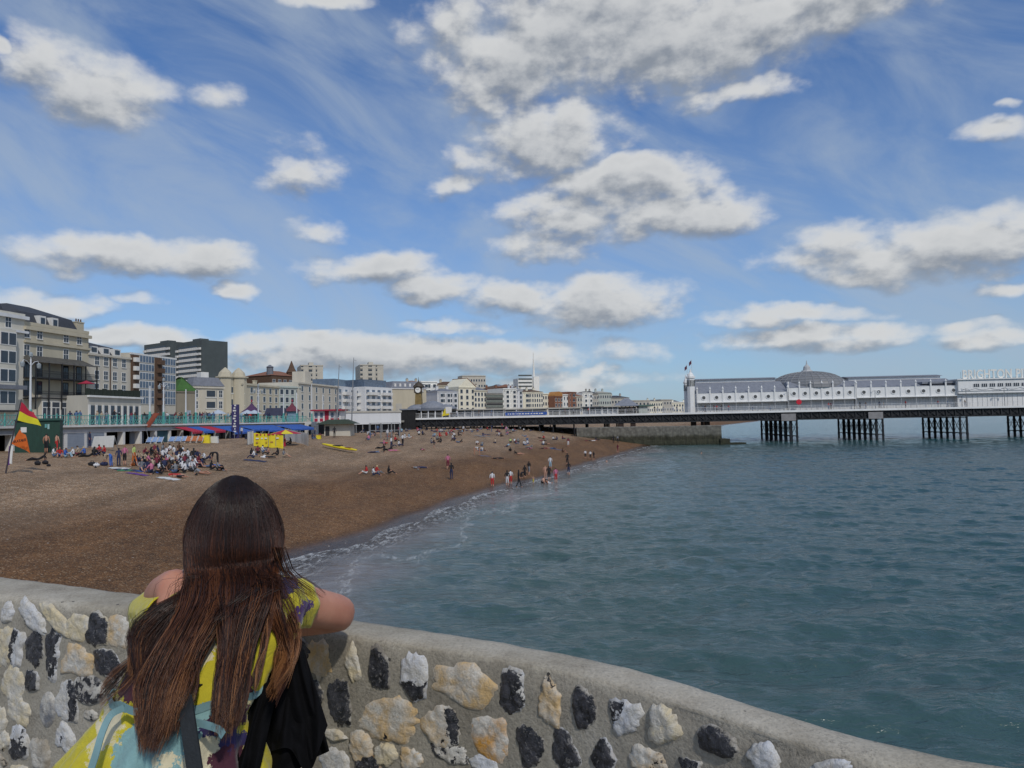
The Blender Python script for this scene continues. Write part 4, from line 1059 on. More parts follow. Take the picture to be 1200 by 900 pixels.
mh.polygons.foreach_set('use_smooth', [True] * len(mh.polygons)); mh.materials.append(MHAIR)
hair = bpy.data.objects.new('hair', mh); COL.objects.link(hair); wadd(hair)
# dark cap under the strands
mb = MB(); V = []; F = []; n = 40; m = 22
ctr = D(275, 612, 1.785)
DIRH = Vector((ray(275, 612).x, ray(275, 612).y, 0)).normalized(); LAT = Vector((DIRH.y, -DIRH.x, 0))
for i in range(m + 1):
    th = i / m; y = 560 + 118 * th
    w = 52 * math.sqrt(max(0.0004, 1 - (1 - min(th * 1.5, 1)) ** 2)) / FPX * 1.785
    c = D(275, y, 1.785); w *= .93; dep = w * .93
    for k in range(n):
        a = 2 * math.pi * k / n
        fr = 1.0 if math.sin(a) < .2 else (.75 if th > .35 else 1.05)
        V.append(c + LAT * (math.cos(a) * w) + DIRH * (math.sin(a) * dep * fr))
for i in range(m):
    for k in range(n): F.append((i * n + k, i * n + (k + 1) % n, (i + 1) * n + (k + 1) % n, (i + 1) * n + k))
F += [tuple(range(n))]
mb.add(V, F); o = mb.build('hair_cap', None, smooth=True); o.data.materials.clear(); o.data.materials.append(pm('dark_hair_root', (.012, .006, .005), .5, .3, 60)); wadd(o)
o.parent = hair
hair.name = 'hair'
import re
# ============================================================ small figures: bodies grown once per pose, copied with their own clothes colours
def clothmat(name, c): return pm('cloth_' + name, c, .85, .2, 6)
CL = dict(white=(.62, .62, .64), black=(.012, .012, .016), navy=(.02, .028, .08), blue=(.04, .12, .42), red=(.45, .03, .03), pink=(.50, .16, .26), grey=(.20, .21, .23), green=(.05, .22, .10),
          lime=(.45, .55, .18), denim=(.08, .14, .26), pale_blue=(.28, .42, .52), beige=(.42, .33, .24), brown=(.10, .05, .03), purple=(.12, .04, .22), orange=(.5, .14, .03), yellow=(.55, .45, .04), turquoise=(.08, .38, .40), maroon=(.16, .02, .04))
SK = {'light': (.50, .28, .20), 'tan': (.40, .20, .13), 'dark': (.12, .06, .04)}
HR = {'dark': (.012, .008, .006), 'brown': (.05, .025, .012), 'fair': (.25, .16, .07), 'grey': (.3, .3, .29), 'cap': (.6, .6, .6), 'straw': (.5, .38, .2)}
SKM = {k: pm('skin_' + k, v, .55, .12, 6) for k, v in SK.items()}
HRM = {k: pm('hair_' + k, v, .6, .2, 20) for k, v in HR.items()}
CLM = {k: clothmat(k, v) for k, v in CL.items()}
def fig(pose):
    """joint positions in metres; the figure faces +x, feet (or seat) at z 0"""
    def S(**k): return k
    lift = 0
    if pose in ('stand', 'walk', 'hands', 'child'):
        sp = dict(walk=.22).get(pose, .03)
        J = {'pel': (0, 0, .92), 'wai': (0, 0, 1.08), 'che': (.01, 0, 1.30), 'nec': (.01, 0, 1.47), 'hd': (.03, 0, 1.58), 'top': (.02, 0, 1.67),
             'ls': (0, .17, 1.38), 'rs': (0, -.17, 1.38), 'le': (-.02, .23, 1.12), 're': (.03, -.23, 1.12), 'lh': (.06, .23, .88), 'rh': (.10, -.22, .90), 'lf': (.09, .23, .80), 'rf': (.13, -.22, .82),
             'lk': (sp * .5 + .02, .09, .48), 'rk': (-sp * .25, -.09, .48), 'la': (sp, .09, .08), 'ra': (-sp * 1.2, -.09, .10), 'lt': (sp + .15, .10, .04), 'rt': (-sp * 1.2 + .14, -.10, .04), 'lhip': (0, .09, .86), 'rhip': (0, -.09, .86)}
        if pose == 'hands':
            J.update(le=(.12, .26, 1.15), lh=(.28, .12, 1.22), lf=(.34, .08, 1.25), re=(.12, -.26, 1.15), rh=(.28, -.12, 1.22), rf=(.34, -.08, 1.25))
    elif pose == 'bend':
        J = {'pel': (0, 0, .90), 'wai': (.10, 0, 1.0), 'che': (.32, 0, 1.02), 'nec': (.48, 0, .98), 'hd': (.58, 0, .92), 'top': (.66, 0, .88),
             'ls': (.38, .17, .99), 'rs': (.38, -.17, .99), 'le': (.44, .2, .70), 're': (.44, -.2, .70), 'lh': (.48, .15, .45), 'rh': (.48, -.15, .45), 'lf': (.5, .14, .37), 'rf': (.5, -.14, .37),
             'lk': (.03, .10, .48), 'rk': (.0, -.10, .48), 'la': (-.02, .11, .08), 'ra': (-.04, -.11, .08), 'lt': (.13, .12, .04), 'rt': (.11, -.12, .04), 'lhip': (0, .09, .84), 'rhip': (0, -.09, .84)}
    elif pose in ('sit', 'sit_up'):
        kz = .48 if pose == 'sit_up' else .30
        J = {'pel': (0, 0, .13), 'wai': (-.02, 0, .28), 'che': (.02, 0, .50), 'nec': (.06, 0, .67), 'hd': (.10, 0, .78), 'top': (.10, 0, .87),
             'ls': (.03, .17, .58), 'rs': (.03, -.17, .58), 'le': (.15, .24, .36), 're': (.15, -.24, .36), 'lh': (.36, .16, .34), 'rh': (.36, -.16, .34), 'lf': (.43, .14, .33), 'rf': (.43, -.14, .33),
             'lk': (.38, .14, kz), 'rk': (.40, -.14, kz), 'la': (.66 if pose == 'sit' else .55, .12, .08), 'ra': (.70 if pose == 'sit' else .58, -.12, .08), 'lt': (.80, .13, .06), 'rt': (.82, -.13, .06), 'lhip': (.05, .10, .12), 'rhip': (.05, -.10, .12)}
    elif pose == 'recline':
        J = {'pel': (0, 0, .12), 'wai': (-.14, 0, .18), 'che': (-.32, 0, .32), 'nec': (-.44, 0, .44), 'hd': (-.47, 0, .56), 'top': (-.47, 0, .65),
             'ls': (-.38, .17, .38), 'rs': (-.38, -.17, .38), 'le': (-.50, .22, .20), 're': (-.50, -.22, .20), 'lh': (-.42, .22, .06), 'rh': (-.42, -.22, .06), 'lf': (-.34, .2, .04), 'rf': (-.34, -.2, .04),
             'lk': (.42, .12, .26), 'rk': (.46, -.10, .12), 'la': (.80, .12, .06), 'ra': (.88, -.10, .06), 'lt': (.88, .13, .14), 'rt': (.96, -.11, .14), 'lhip': (.06, .09, .12), 'rhip': (.06, -.09, .12)}
    elif pose == 'lie':
        J = {'pel': (0, 0, .12), 'wai': (-.18, 0, .11), 'che': (-.38, 0, .12), 'nec': (-.56, 0, .13), 'hd': (-.68, 0, .14), 'top': (-.76, 0, .14),
             'ls': (-.46, .18, .11), 'rs': (-.46, -.18, .11), 'le': (-.60, .34, .06), 're': (-.22, -.28, .06), 'lh': (-.74, .18, .06), 'rh': (.02, -.26, .06), 'lf': (-.76, .1, .05), 'rf': (.10, -.25, .05),
             'lk': (.44, .12, .14), 'rk': (.44, -.09, .09), 'la': (.84, .13, .07), 'ra': (.84, -.10, .07), 'lt': (.92, .15, .10), 'rt': (.92, -.12, .10), 'lhip': (.06, .09, .11), 'rhip': (.06, -.09, .11)}
    elif pose == 'swim':
        J = {'pel': (0, 0, -.15), 'wai': (0, 0, 0), 'che': (.03, 0, .18), 'nec': (.05, 0, .34), 'hd': (.07, 0, .45), 'top': (.06, 0, .54),
             'ls': (.03, .17, .25), 'rs': (.03, -.17, .25), 'le': (.2, .3, .12), 're': (.2, -.3, .12), 'lh': (.4, .3, .05), 'rh': (.4, -.3, .05), 'lf': (.48, .3, .04), 'rf': (.48, -.3, .04),
             'lk': (.03, .1, -.5), 'rk': (.03, -.1, -.5), 'la': (0, .1, -.9), 'ra': (0, -.1, -.9), 'lt': (.1, .1, -.95), 'rt': (.1, -.1, -.95), 'lhip': (0, .09, -.2), 'rhip': (0, -.09, -.2)}
    RD = {'pel': (.15, .12), 'wai': (.12, .10), 'che': (.145, .11), 'nec': .055, 'hd': (.085, .10), 'top': (.07, .08), 'ls': .06, 'rs': .06, 'le': .042, 're': .042, 'lh': .03, 'rh': .03, 'lf': (.035, .02), 'rf': (.035, .02),
          'lk': .06, 'rk': .06, 'la': .045, 'ra': .045, 'lt': .035, 'rt': .035, 'lhip': .09, 'rhip': .09}
    E = [('pel', 'wai'), ('wai', 'che'), ('che', 'nec'), ('nec', 'hd'), ('hd', 'top'), ('che', 'ls'), ('che', 'rs'), ('ls', 'le'), ('rs', 're'), ('le', 'lh'), ('re', 'rh'), ('lh', 'lf'), ('rh', 'rf'),
         ('pel', 'lhip'), ('pel', 'rhip'), ('lhip', 'lk'), ('rhip', 'rk'), ('lk', 'la'), ('rk', 'ra'), ('la', 'lt'), ('ra', 'rt')]
    names = list(J); ix = {k: i for i, k in enumerate(names)}
    me = skin_mesh('person_' + pose, [J[k] for k in names], [(ix[a], ix[b]) for a, b in E], [RD[k] for k in names], 1)
    me.materials.clear()
    for k in range(4): me.materials.append(None)     # skin, top, bottoms, hair
    # clothes by nearest bone
    seg = {('pel', 'wai'): 2, ('wai', 'che'): 1, ('che', 'nec'): 1, ('nec', 'hd'): 0, ('hd', 'top'): 0, ('che', 'ls'): 1, ('che', 'rs'): 1, ('ls', 'le'): 1, ('rs', 're'): 1, ('le', 'lh'): 0, ('re', 'rh'): 0,
           ('lh', 'lf'): 0, ('rh', 'rf'): 0, ('pel', 'lhip'): 2, ('pel', 'rhip'): 2, ('lhip', 'lk'): 2, ('rhip', 'rk'): 2, ('lk', 'la'): 5, ('rk', 'ra'): 5, ('la', 'lt'): 0, ('ra', 'rt'): 0}
    JJ = {k: Vector(v) for k, v in J.items()}
    top = JJ['top']; hd = JJ['hd']; fwd = Vector((1, 0, 0)); up = (top - hd).normalized()
    mi = []
    for p in me.polygons:
        c = p.center; best = 9; b = 0
        for (a, q), s in seg.items():
            A, Q = JJ[a], JJ[q]; d = Q - A; t = max(0, min(1, (c - A).dot(d) / d.length_squared)); dist = (c - (A + d * t)).length - (.04 if s in (1, 2) else 0)
            if dist < best: best = dist; b = s; tt = t
        if b == 1 and tt > .55 and False: b = 0
        if (c - hd).length < .16 and (c - hd).dot(up) > -.06:
            b = 3 if ((c - hd).dot(fwd) < .045 or (c - hd).dot(up) > .075) else 0
            if pose == 'lie' : b = 3 if (c - hd).dot(up) > .0 else 0
        mi.append(b)
    me2 = me.copy()
    me.polygons.foreach_set('material_index', [2 if m == 5 else m for m in mi])      # long trousers
    me2.polygons.foreach_set('material_index', [0 if m == 5 else m for m in mi])     # bare legs
    return me, me2
POSES = {}
def person(pos, pose, top, bottom, hair='dark', skin='tan', face=None, h=1.0, legs=False, label=None, group=None):
    if pose not in POSES: POSES[pose] = fig(pose)
    me = POSES[pose][0 if legs else 1]
    o = bpy.data.objects.new('person', me); COL.objects.link(o)
    for i, m in enumerate((SKM[skin], CLM.get(top) or SKM[skin], CLM.get(bottom) or SKM[skin], HRM[hair])):
        o.material_slots[i].link = 'OBJECT'; o.material_slots[i].material = m
    o.location = pos; o.rotation_euler[2] = random.uniform(0, 6.28) if face is None else R(face)
    o.scale = (h, h, h)
    tag(o, label, 'person', group); return o
PLOG = []
POSEW = {'stand': 'standing', 'walk': 'walking', 'hands': 'gesturing', 'bend': 'bending over', 'sit': 'sitting', 'sit_up': 'sitting, knees up', 'recline': 'leaning back', 'lie': 'lying down', 'swim': 'up to the chest', 'child': 'standing'}
def P(px, py, pose, top, bottom, where, hair='dark', skin='tan', face=None, h=1.0, legs=False, z=None, group='people on the beach'):
    pos = B(px, py) if z is None else z
    t = 'shirtless person' if top == 'bare' else f"person in {top.replace('_', ' ')} top"
    if bottom != 'bare' and bottom != top: t += f" and {bottom.replace('_', ' ')} {'trousers' if legs else 'shorts'}"
    PLOG.append([person(pos, pose, top, bottom, hair, skin, face, h, legs, None, group), f"{t} {POSEW[pose]}", where, px, {'cap': 'white cap', 'straw': 'straw hat', 'fair': 'fair hair', 'grey': 'grey hair'}.get(hair)])
def finish_labels():
    ordn = ['leftmost', 'second from left', 'third from left', 'fourth from left', 'fifth from left', 'sixth from left', 'seventh from left', 'eighth from left', 'ninth from left', 'tenth from left', 'eleventh from left', 'twelfth from left']
    by = {}
    for e in PLOG:
        a = e[1]
        if len((a + ' ' + e[2]).split()) > 13: a = re.sub(r' and [a-z ]+?(trousers|shorts)', '', a)
        if e[4] and len((a + ' ' + e[2]).split()) < 11: a = a.replace(' top', f' top with {e[4]}', 1)
        by.setdefault((a, e[2]), []).append(e)
    for (a, b), es in by.items():
        es.sort(key=lambda e: e[3])
        for k, e in enumerate(es):
            e[0]['label'] = f"{a} {b}" + (f", {ordn[min(k, 11)]}" if len(es) > 1 else '')
W1 = 'by the dark green hut'; W2 = 'in the left beach group'; W3 = 'in the crowded seated school group'; W4 = 'near the yellow windbreak'; W5 = 'in the middle of the beach'; W6 = 'at the water edge'; W7 = 'on the upper beach by the pier'; W8 = 'on the wet shingle'
P(54, 531, 'stand', 'bare', 'black', W1, face=100, h=1.02); P(66, 530.5, 'stand', 'bare', 'red', W1, face=80, skin='light')
P(105, 524.5, 'stand', 'navy', 'navy', 'behind the white board', face=0, legs=True)
for a in [(62, 536, 'sit', 'white', 'denim', 'brown', 20), (70, 536, 'sit', 'red', 'blue', 'dark', -60), (76, 537, 'sit_up', 'blue', 'pale_blue', 'brown', 10), (86, 536, 'sit', 'white', 'black', 'fair', 190), (92, 534, 'sit', 'beige', 'maroon', 'brown', 200), (99, 535, 'sit', 'blue', 'black', 'straw', 180), (104, 536, 'recline', 'black', 'black', 'dark', 190),
          (110, 535, 'sit', 'black', 'navy', 'dark', 90), (117, 532, 'sit', 'red', 'black', 'dark', 170), (123, 533, 'sit_up', 'red', 'navy', 'brown', 200), (45, 540, 'recline', 'black', 'black', 'dark', 200)]:
    P(a[0], a[1], a[2], a[3], a[4], W2, a[5], face=a[6], legs=a[4] in ('black', 'denim', 'navy', 'pale_blue'))
P(130, 547, 'bend', 'beige', 'blue', W2, face=180, legs=True); P(139, 547, 'stand', 'navy', 'navy', W2, face=120, legs=True, h=.9); P(146, 546, 'stand', 'pink', 'black', W2, 'fair', 'light', 90, .98); P(157, 547, 'walk', 'lime', 'orange', W2, 'brown', 'light', 0, 1.06)
P(160, 546, 'sit', 'navy', 'denim', W3, face=90)
ws = [('black', 'black'), ('navy', 'navy'), ('maroon', 'black'), ('white', 'black'), ('white', 'navy'), ('pink', 'navy'), ('white', 'grey'), ('black', 'black'), ('grey', 'denim'), ('white', 'black'), ('beige', 'navy'), ('white', 'maroon'), ('navy', 'black'), ('brown', 'black')]
rr_ = random.Random(4)
for k, (x, y) in enumerate([(166, 548), (171, 545), (176, 550), (180, 543), (184, 547), (188, 551), (191, 543), (195, 546), (199, 550), (202, 543), (205, 547), (208, 545), (211, 549), (178, 539), (186, 538), (194, 538), (201, 538), (208, 539), (171, 552), (183, 554), (214, 543), (172, 540), (190, 547), (197, 543), (169, 536), (174, 534), (182, 534), (190, 535), (198, 534), (204, 535), (212, 538), (218, 548), (222, 545), (165, 552), (193, 553), (206, 552), (162, 541), (226, 548), (215, 552), (221, 539), (209, 555), (199, 555), (186, 556), (175, 555), (168, 543), (180, 547), (193, 549), (203, 547), (213, 545), (228, 541), (217, 537), (207, 534), (194, 532), (178, 531), (186, 531), (202, 530)]):
    x = 160 + (x - 160) * 1.17
    w = ws[(k * 5 + k // 3) % len(ws)]; P(x, y, ('sit', 'sit_up', 'sit')[k % 3], w[0], w[1], W3, ('dark', 'brown', 'dark', 'fair')[(k * 3) % 4], ('tan', 'light')[k % 2], rr_.uniform(0, 360), legs=k % 2 == 0, h=1.1)
P(188, 556, 'bend', 'black', 'black', W3, face=-60, h=.55); P(205, 558, 'lie', 'red', 'red', W3, face=-25, skin='light'); P(210, 560, 'lie', 'bare', 'black', W3, face=-30); P(217, 541, 'sit', 'black', 'navy', W3, 'cap', face=20, legs=True)
W9 = 'right of the school group'
P(223, 553, 'recline', 'grey', 'black', W9, face=0, legs=True); P(236, 556, 'recline', 'grey', 'bare', W9, 'brown', face=-20); P(232, 543, 'lie', 'pale_blue', 'navy', W9, face=150, legs=True); P(240, 540, 'recline', 'navy', 'navy', W9, face=190, legs=True); P(242, 548, 'lie', 'denim', 'denim', W9, face=170, legs=True)
P(255, 543, 'bend', 'black', 'black', W9, face=190, legs=True); P(247, 551, 'sit', 'black', 'black', W9, face=0, legs=True); P(254, 552, 'sit_up', 'grey', 'black', W9, face=30, legs=True)
for a in [(294, 535, 'sit', 'black', 'navy', 'dark', 0), (298, 537, 'sit', 'white', 'navy', 'dark', 190), (307, 531, 'sit_up', 'white', 'denim', 'dark', 30), (302, 532, 'sit', 'maroon', 'black', 'brown', 100), (315, 533, 'sit', 'bare', 'black', 'brown', 200), (313, 537, 'lie', 'white', 'black', 'dark', 20), (326, 534, 'sit', 'black', 'black', 'dark', 180), (332, 536, 'sit', 'grey', 'beige', 'dark', 0),
          (334, 520, 'sit', 'red', 'red', 'dark', 180), (341, 521, 'sit', 'black', 'black', 'dark', 180), (366, 515, 'sit', 'navy', 'denim', 'dark', 60), (369, 513, 'stand', 'grey', 'navy', 'brown', 40), (375, 514, 'sit', 'maroon', 'black', 'dark', 100), (392, 513, 'stand', 'black', 'black', 'dark', 90), (253, 514, 'sit', 'black', 'black', 'dark', 90), (283, 514, 'stand', 'white', 'navy', 'dark', 50), (288, 515, 'sit', 'black', 'navy', 'dark', 90)]:
    P(a[0], a[1], a[2], a[3], a[4], W4, a[5], face=a[6], legs=a[4] in ('black', 'denim', 'navy'), h=1.0)
for a in [(430, 556, 'sit', 'red', 'white', 'dark', 200), (437, 558, 'sit', 'white', 'navy', 'brown', 0), (441, 556, 'sit', 'red', 'grey', 'straw', 40), (455, 556, 'sit', 'black', 'black', 'dark', 0), (491, 549, 'lie', 'grey', 'navy', 'dark', 10), (525, 551, 'stand', 'pink', 'maroon', 'brown', 90), (529, 562.5, 'stand', 'black', 'navy', 'dark', 80),
          (434, 514, 'bend', 'white', 'denim', 'dark', 200), (454, 516, 'stand', 'white', 'grey', 'grey', 60), (447, 526, 'recline', 'black', 'black', 'dark', 190), (455, 528, 'recline', 'black', 'black', 'dark', 200), (459, 524, 'sit', 'black', 'navy', 'dark', 10), (463, 518, 'sit_up', 'red', 'black', 'brown', 60), (461, 529, 'lie', 'pink', 'pink', 'brown', 0), (467, 523, 'sit', 'white', 'navy', 'dark', 30), (472, 523, 'walk', 'white', 'black', 'brown', 80),
          (467, 512, 'stand', 'maroon', 'black', 'dark', 20), (474, 514, 'sit', 'white', 'white', 'dark', 10), (479, 514, 'sit', 'pale_blue', 'white', 'dark', 10), (491, 510, 'sit', 'white', 'black', 'dark', 100), (495, 510, 'sit', 'navy', 'black', 'dark', 60),
          (505, 520, 'sit', 'grey', 'navy', 'dark', 20), (512, 516, 'sit', 'grey', 'black', 'brown', 60), (517, 519, 'sit', 'black', 'black', 'dark', 160), (515, 512, 'sit', 'red', 'red', 'brown', 60), (523, 511, 'sit', 'red', 'red', 'dark', 90), (530, 515, 'sit', 'white', 'navy', 'dark', 30), (532, 512, 'sit', 'white', 'black', 'dark', 80), (537, 511, 'sit', 'black', 'black', 'dark', 20), (533, 517, 'sit', 'navy', 'black', 'dark', 200),
          (556, 533, 'bend', 'white', 'bare', 'dark', 0), (562, 534, 'bend', 'white', 'bare', 'brown', 0), (583, 538, 'lie', 'black', 'black', 'dark', 10), (598, 529, 'recline', 'black', 'black', 'dark', 90), (607, 533, 'recline', 'black', 'bare', 'dark', 20), (614, 522, 'sit', 'white', 'navy', 'dark', 80), (618, 521, 'sit', 'white', 'denim', 'dark', 80), (603, 519, 'sit', 'white', 'black', 'dark', 80), (607, 519, 'sit', 'grey', 'black', 'grey', 80), (598, 519, 'sit', 'lime', 'navy', 'dark', 80),
          (585, 511, 'sit', 'white', 'navy', 'dark', 180), (587, 512, 'sit', 'brown', 'black', 'dark', 50), (596, 508, 'recline', 'black', 'black', 'dark', 20), (570, 510, 'lie', 'navy', 'navy', 'dark', 10), (565, 512, 'lie', 'grey', 'grey', 'dark', 10), (543, 509, 'stand', 'white', 'brown', 'dark', 50)]:
    P(a[0], a[1], a[2], a[3], a[4], W5, a[5], face=a[6], legs=a[4] in ('black', 'denim', 'navy', 'grey'), skin='light' if a[0] % 3 == 0 else 'tan')
for a in [(636, 517, 'lie', 'maroon', 'black', 'dark', 10), (640, 521, 'lie', 'bare', 'black', 'brown', 190), (648, 516, 'sit', 'white', 'black', 'dark', 40), (653, 516, 'sit', 'navy', 'navy', 'dark', 150), (659, 515, 'sit', 'maroon', 'navy', 'dark', 20), (638, 526, 'lie', 'black', 'maroon', 'dark', 10), (647, 526, 'lie', 'navy', 'denim', 'dark', 170), (672, 511, 'lie', 'black', 'black', 'dark', 10), (689, 517, 'lie', 'maroon', 'black', 'dark', 10), (700, 516, 'recline', 'navy', 'black', 'dark', 20), (695, 517, 'lie', 'white', 'white', 'fair', 20),
          (666, 524, 'stand', 'maroon', 'white', 'dark', 90), (659, 531, 'sit_up', 'brown', 'brown', 'dark', 0)]:
    P(a[0], a[1], a[2], a[3], a[4], W7, a[5], face=a[6], legs=a[4] in ('black', 'denim', 'navy'))
for k, x in enumerate(range(470, 665, 6)):     # low figures along the top of the beach under the pier
    P(x + rr_.uniform(-2, 2), 503.5 + rr_.uniform(0, 3.5), rr_.choice(['sit', 'lie', 'sit', 'recline', 'stand']), rr_.choice(['white', 'navy', 'red', 'grey', 'black', 'pale_blue', 'beige', 'maroon']), rr_.choice(['black', 'navy', 'denim']), 'beside the dark pier supports', legs=True)
_c = ['white', 'navy', 'red', 'grey', 'black', 'pale_blue', 'beige', 'maroon', 'pink', 'denim', 'brown']
for k in range(46):
    x = rr_.uniform(425, 640); y = rr_.uniform(506, 531) if k % 3 else rr_.uniform(505, 512)
    P(x, y, rr_.choice(['sit', 'sit_up', 'lie', 'recline', 'sit', 'sit', 'stand']), rr_.choice(_c), rr_.choice(['black', 'navy', 'denim', 'grey']), 'among the far sitters', rr_.choice(['dark', 'brown', 'fair']), rr_.choice(['tan', 'light']), legs=k % 2 == 0)
for a in [(715, 514, 'stand', 'white', 'black', 'dark', 90, 1), (718, 514.5, 'stand', 'pink', 'black', 'dark', 90, 1), (724, 519.5, 'walk', 'grey', 'black', 'dark', 90, 1), (719, 519.5, 'stand', 'black', 'black', 'dark', 90, 1), (724, 531, 'walk', 'maroon', 'maroon', 'fair', 20, .98), (686, 538, 'stand', 'white', 'black', 'dark', 90, .82), (692, 539, 'stand', 'white', 'black', 'dark', 90, .82), (696, 540, 'walk', 'black', 'black', 'dark', 20, .85), (665, 546, 'stand', 'black', 'black', 'dark', 90, 1), (645, 551, 'stand', 'white', 'pale_blue', 'dark', 90, 1)]:
    P(a[0], a[1], a[2], a[3], a[4], W8, a[5], face=a[6], h=a[7], legs=a[4] == 'black' and a[0] > 700)
for a in [(577, 569.5, 'stand', 'white', 'red', 'dark', 90, 1), (594.5, 569, 'stand', 'black', 'white', 'dark', 90, .98), (598.5, 567, 'stand', 'white', 'red', 'brown', 90, .95), (608, 571, 'walk', 'black', 'black', 'dark', 0, 1.05), (611, 560, 'bend', 'black', 'black', 'dark', 60, .9), (615, 559, 'stand', 'black', 'black', 'dark', 60, .95), (620, 557, 'walk', 'black', 'grey', 'dark', 60, .95), (625, 567, 'stand', 'bare', 'yellow', 'fair', 60, .5), (637, 567, 'sit', 'bare', 'black', 'dark', 100, .9), (642, 567, 'recline', 'bare', 'white', 'dark', 60, .9),
          (639, 562, 'stand', 'bare', 'bare', 'fair', 80, .95), (643.5, 563, 'stand', 'black', 'black', 'dark', 90, .95), (651.5, 566, 'stand', 'pink', 'red', 'brown', 90, .95), (666.5, 557, 'stand', 'black', 'navy', 'dark', 80, .95), (711, 541, 'swim', 'bare', 'bare', 'brown', 90, .6)]:
    q = B(a[0], a[1]); q.z = min(q.z, .0) if a[1] > 558 else q.z
    q.z = max(q.z - .05, -.12)
    P(a[0], a[1], a[2], a[3], a[4], W6, a[5], face=a[6], h=a[7], z=q, skin='light' if a[0] % 2 else 'tan', legs=a[0] == 608)
P(822.5, 532, 'swim', 'bare', 'bare', 'swimming off the stone groyne', face=160, z=G(822.5, 532.5, -.12), group='swimmers')
# ============================================================ promenade, arches, town
PRL = [(-49, 20), (-47.5, 40), (-46, 60), (-45, 77), (-44.5, 96), (-41, 117), (-36, 140), (-29, 166), (-26, 176)]
PRA = np.array(PRL, float); PRS = np.concatenate([[0], np.cumsum(np.hypot(*np.diff(PRA, axis=0).T))])
ZP = 6.8
def pr_at(s, off=0.0, z=0.0):
    """point on the promenade edge s metres along, off metres towards the sea"""
    i = max(0, min(len(PRA) - 2, int(np.searchsorted(PRS, s) - 1))); t = (s - PRS[i]) / (PRS[i + 1] - PRS[i])
    d = (PRA[i + 1] - PRA[i]) / (PRS[i + 1] - PRS[i]); p = PRA[i] + d * (s - PRS[i]); n = np.array([d[1], -d[0]])
    p = p + n * off
    return Vector((float(p[0]), float(p[1]), z))
def pr_ang(s):
    a = pr_at(s - .5); b = pr_at(s + .5); return math.atan2(b.y - a.y, b.x - a.x)
_ss = np.linspace(0, PRS[-1], 3000)
_su = np.array([[pr_at(s).x / pr_at(s).y] for s in _ss]).ravel()
def s_px(px):
    d = ray(px, 495); return float(_ss[int(np.argmin(np.abs(_su - d.x / d.y)))])
# slab: the raised road and pavement
S_ = [pr_at(s) for s in PRS] + [Vector((-30, 205, 0))]
inn = [Vector((-75, 230, 0)), Vector((-130, 200, 0)), Vector((-150, 20, 0))]
pts = S_ + inn; n = len(pts)
mb = MB(); 
top = [(p.x, p.y, ZP) for p in pts]; bot = [(p.x, p.y, ZP - .45) for p in pts]
mb.add(top + bot, [tuple(reversed(range(n))) if False else tuple(range(n))[::-1], tuple(range(n, 2 * n))] + [(i, (i + 1) % n, n + (i + 1) % n, n + i) for i in range(n)])
o = mb.build('promenade', pm('promenade_stone', (.36, .34, .30), .85, .2, 1.0)); tag(o, 'raised seafront pavement and road', None, kind='structure')
MCONC = pm('arch_paint', (.40, .40, .41), .8, .2, 1.2, streak=True); MDARK = pm('dark_recess', (.03, .03, .034), .9, .3, 2); MSHUT = pm('grey_shutter', (.30, .34, .40), .6, .12, 2); MWH = pm('white_paint', (.70, .69, .66), .6, .15, 1.5, streak=True)  # dark recess: shade inside bays and openings put into a near-black colour
MGLS = pm('window_glass', (.035, .05, .07), .08, .3, 1.5); MTURQ = pm('turquoise_paint', (.09, .36, .32), .5, .2, 5); MRED = pm('red_canvas', (.36, .02, .05), .8, .2, 3); MBLU = pm('blue_canvas', (.03, .10, .38), .75, .2, 3)
MSTEEL = pm('grey_steel', (.25, .26, .27), .5, .2, 4); MLAMP = pm('white_pole', (.62, .64, .66), .5, .1, 3); MGREENH = pm('dark_green_board', (.012, .05, .035), .7, .25, 4, streak=True); MYEL = pm('yellow_board', (.72, .58, .02), .6, .15, 4); MBOARD = pm('whiteboard', (.62, .62, .60), .6, .1, 4)
MCREAM = pm('cream_stucco', (.50, .45, .34), .85, .14, .5, streak=True); MCREAM2 = pm('pale_stucco', (.54, .50, .42), .85, .14, .5, streak=True); MGREYST = pm('grey_stucco', (.44, .42, .37), .85, .16, .5, streak=True); MWSTUC = pm('white_stucco', (.66, .67, .68), .8, .12, .5, streak=True)
MSLATE = pm('slate', (.045, .05, .062), .7, .3, 2); MSLATE2 = pm('grey_slate', (.17, .18, .21), .7, .25, 1.5); MBRICK = pm('red_brick', (.24, .11, .07), .9, .25, 2); MBROWN = pm('brown_brick', (.11, .065, .042), .9, .3, 2)
MPALE = pm('sunlit_white', (.80, .79, .74), .8, .1, .5); MYWH = pm('sunlit_cream', (.74, .70, .56), .8, .1, .5); MCONCRETE = pm('tower_concrete', (.50, .47, .40), .85, .12, .4); MGRN = pm('green_tiles', (.05, .13, .03), .9, .3, 1); MORA = pm('orange_dome', (.42, .20, .06), .7, .2, 2); MDGT = pm('dark_tower_panel', (.07, .085, .085), .6, .25, .3)  # sunlit pair: sunshine on the far fronts put into lighter paint colours

arc = empty('seafront_arches', pr_at(s_px(120), 0, 4.5), 0, 'row of grey arched shops and garages set into the seafront wall under the turquoise railing', 'building')
def rel_to(o, root):
    bpy.context.view_layer.update(); o.data.transform(root.matrix_world.inverted()); o.parent = root; return o
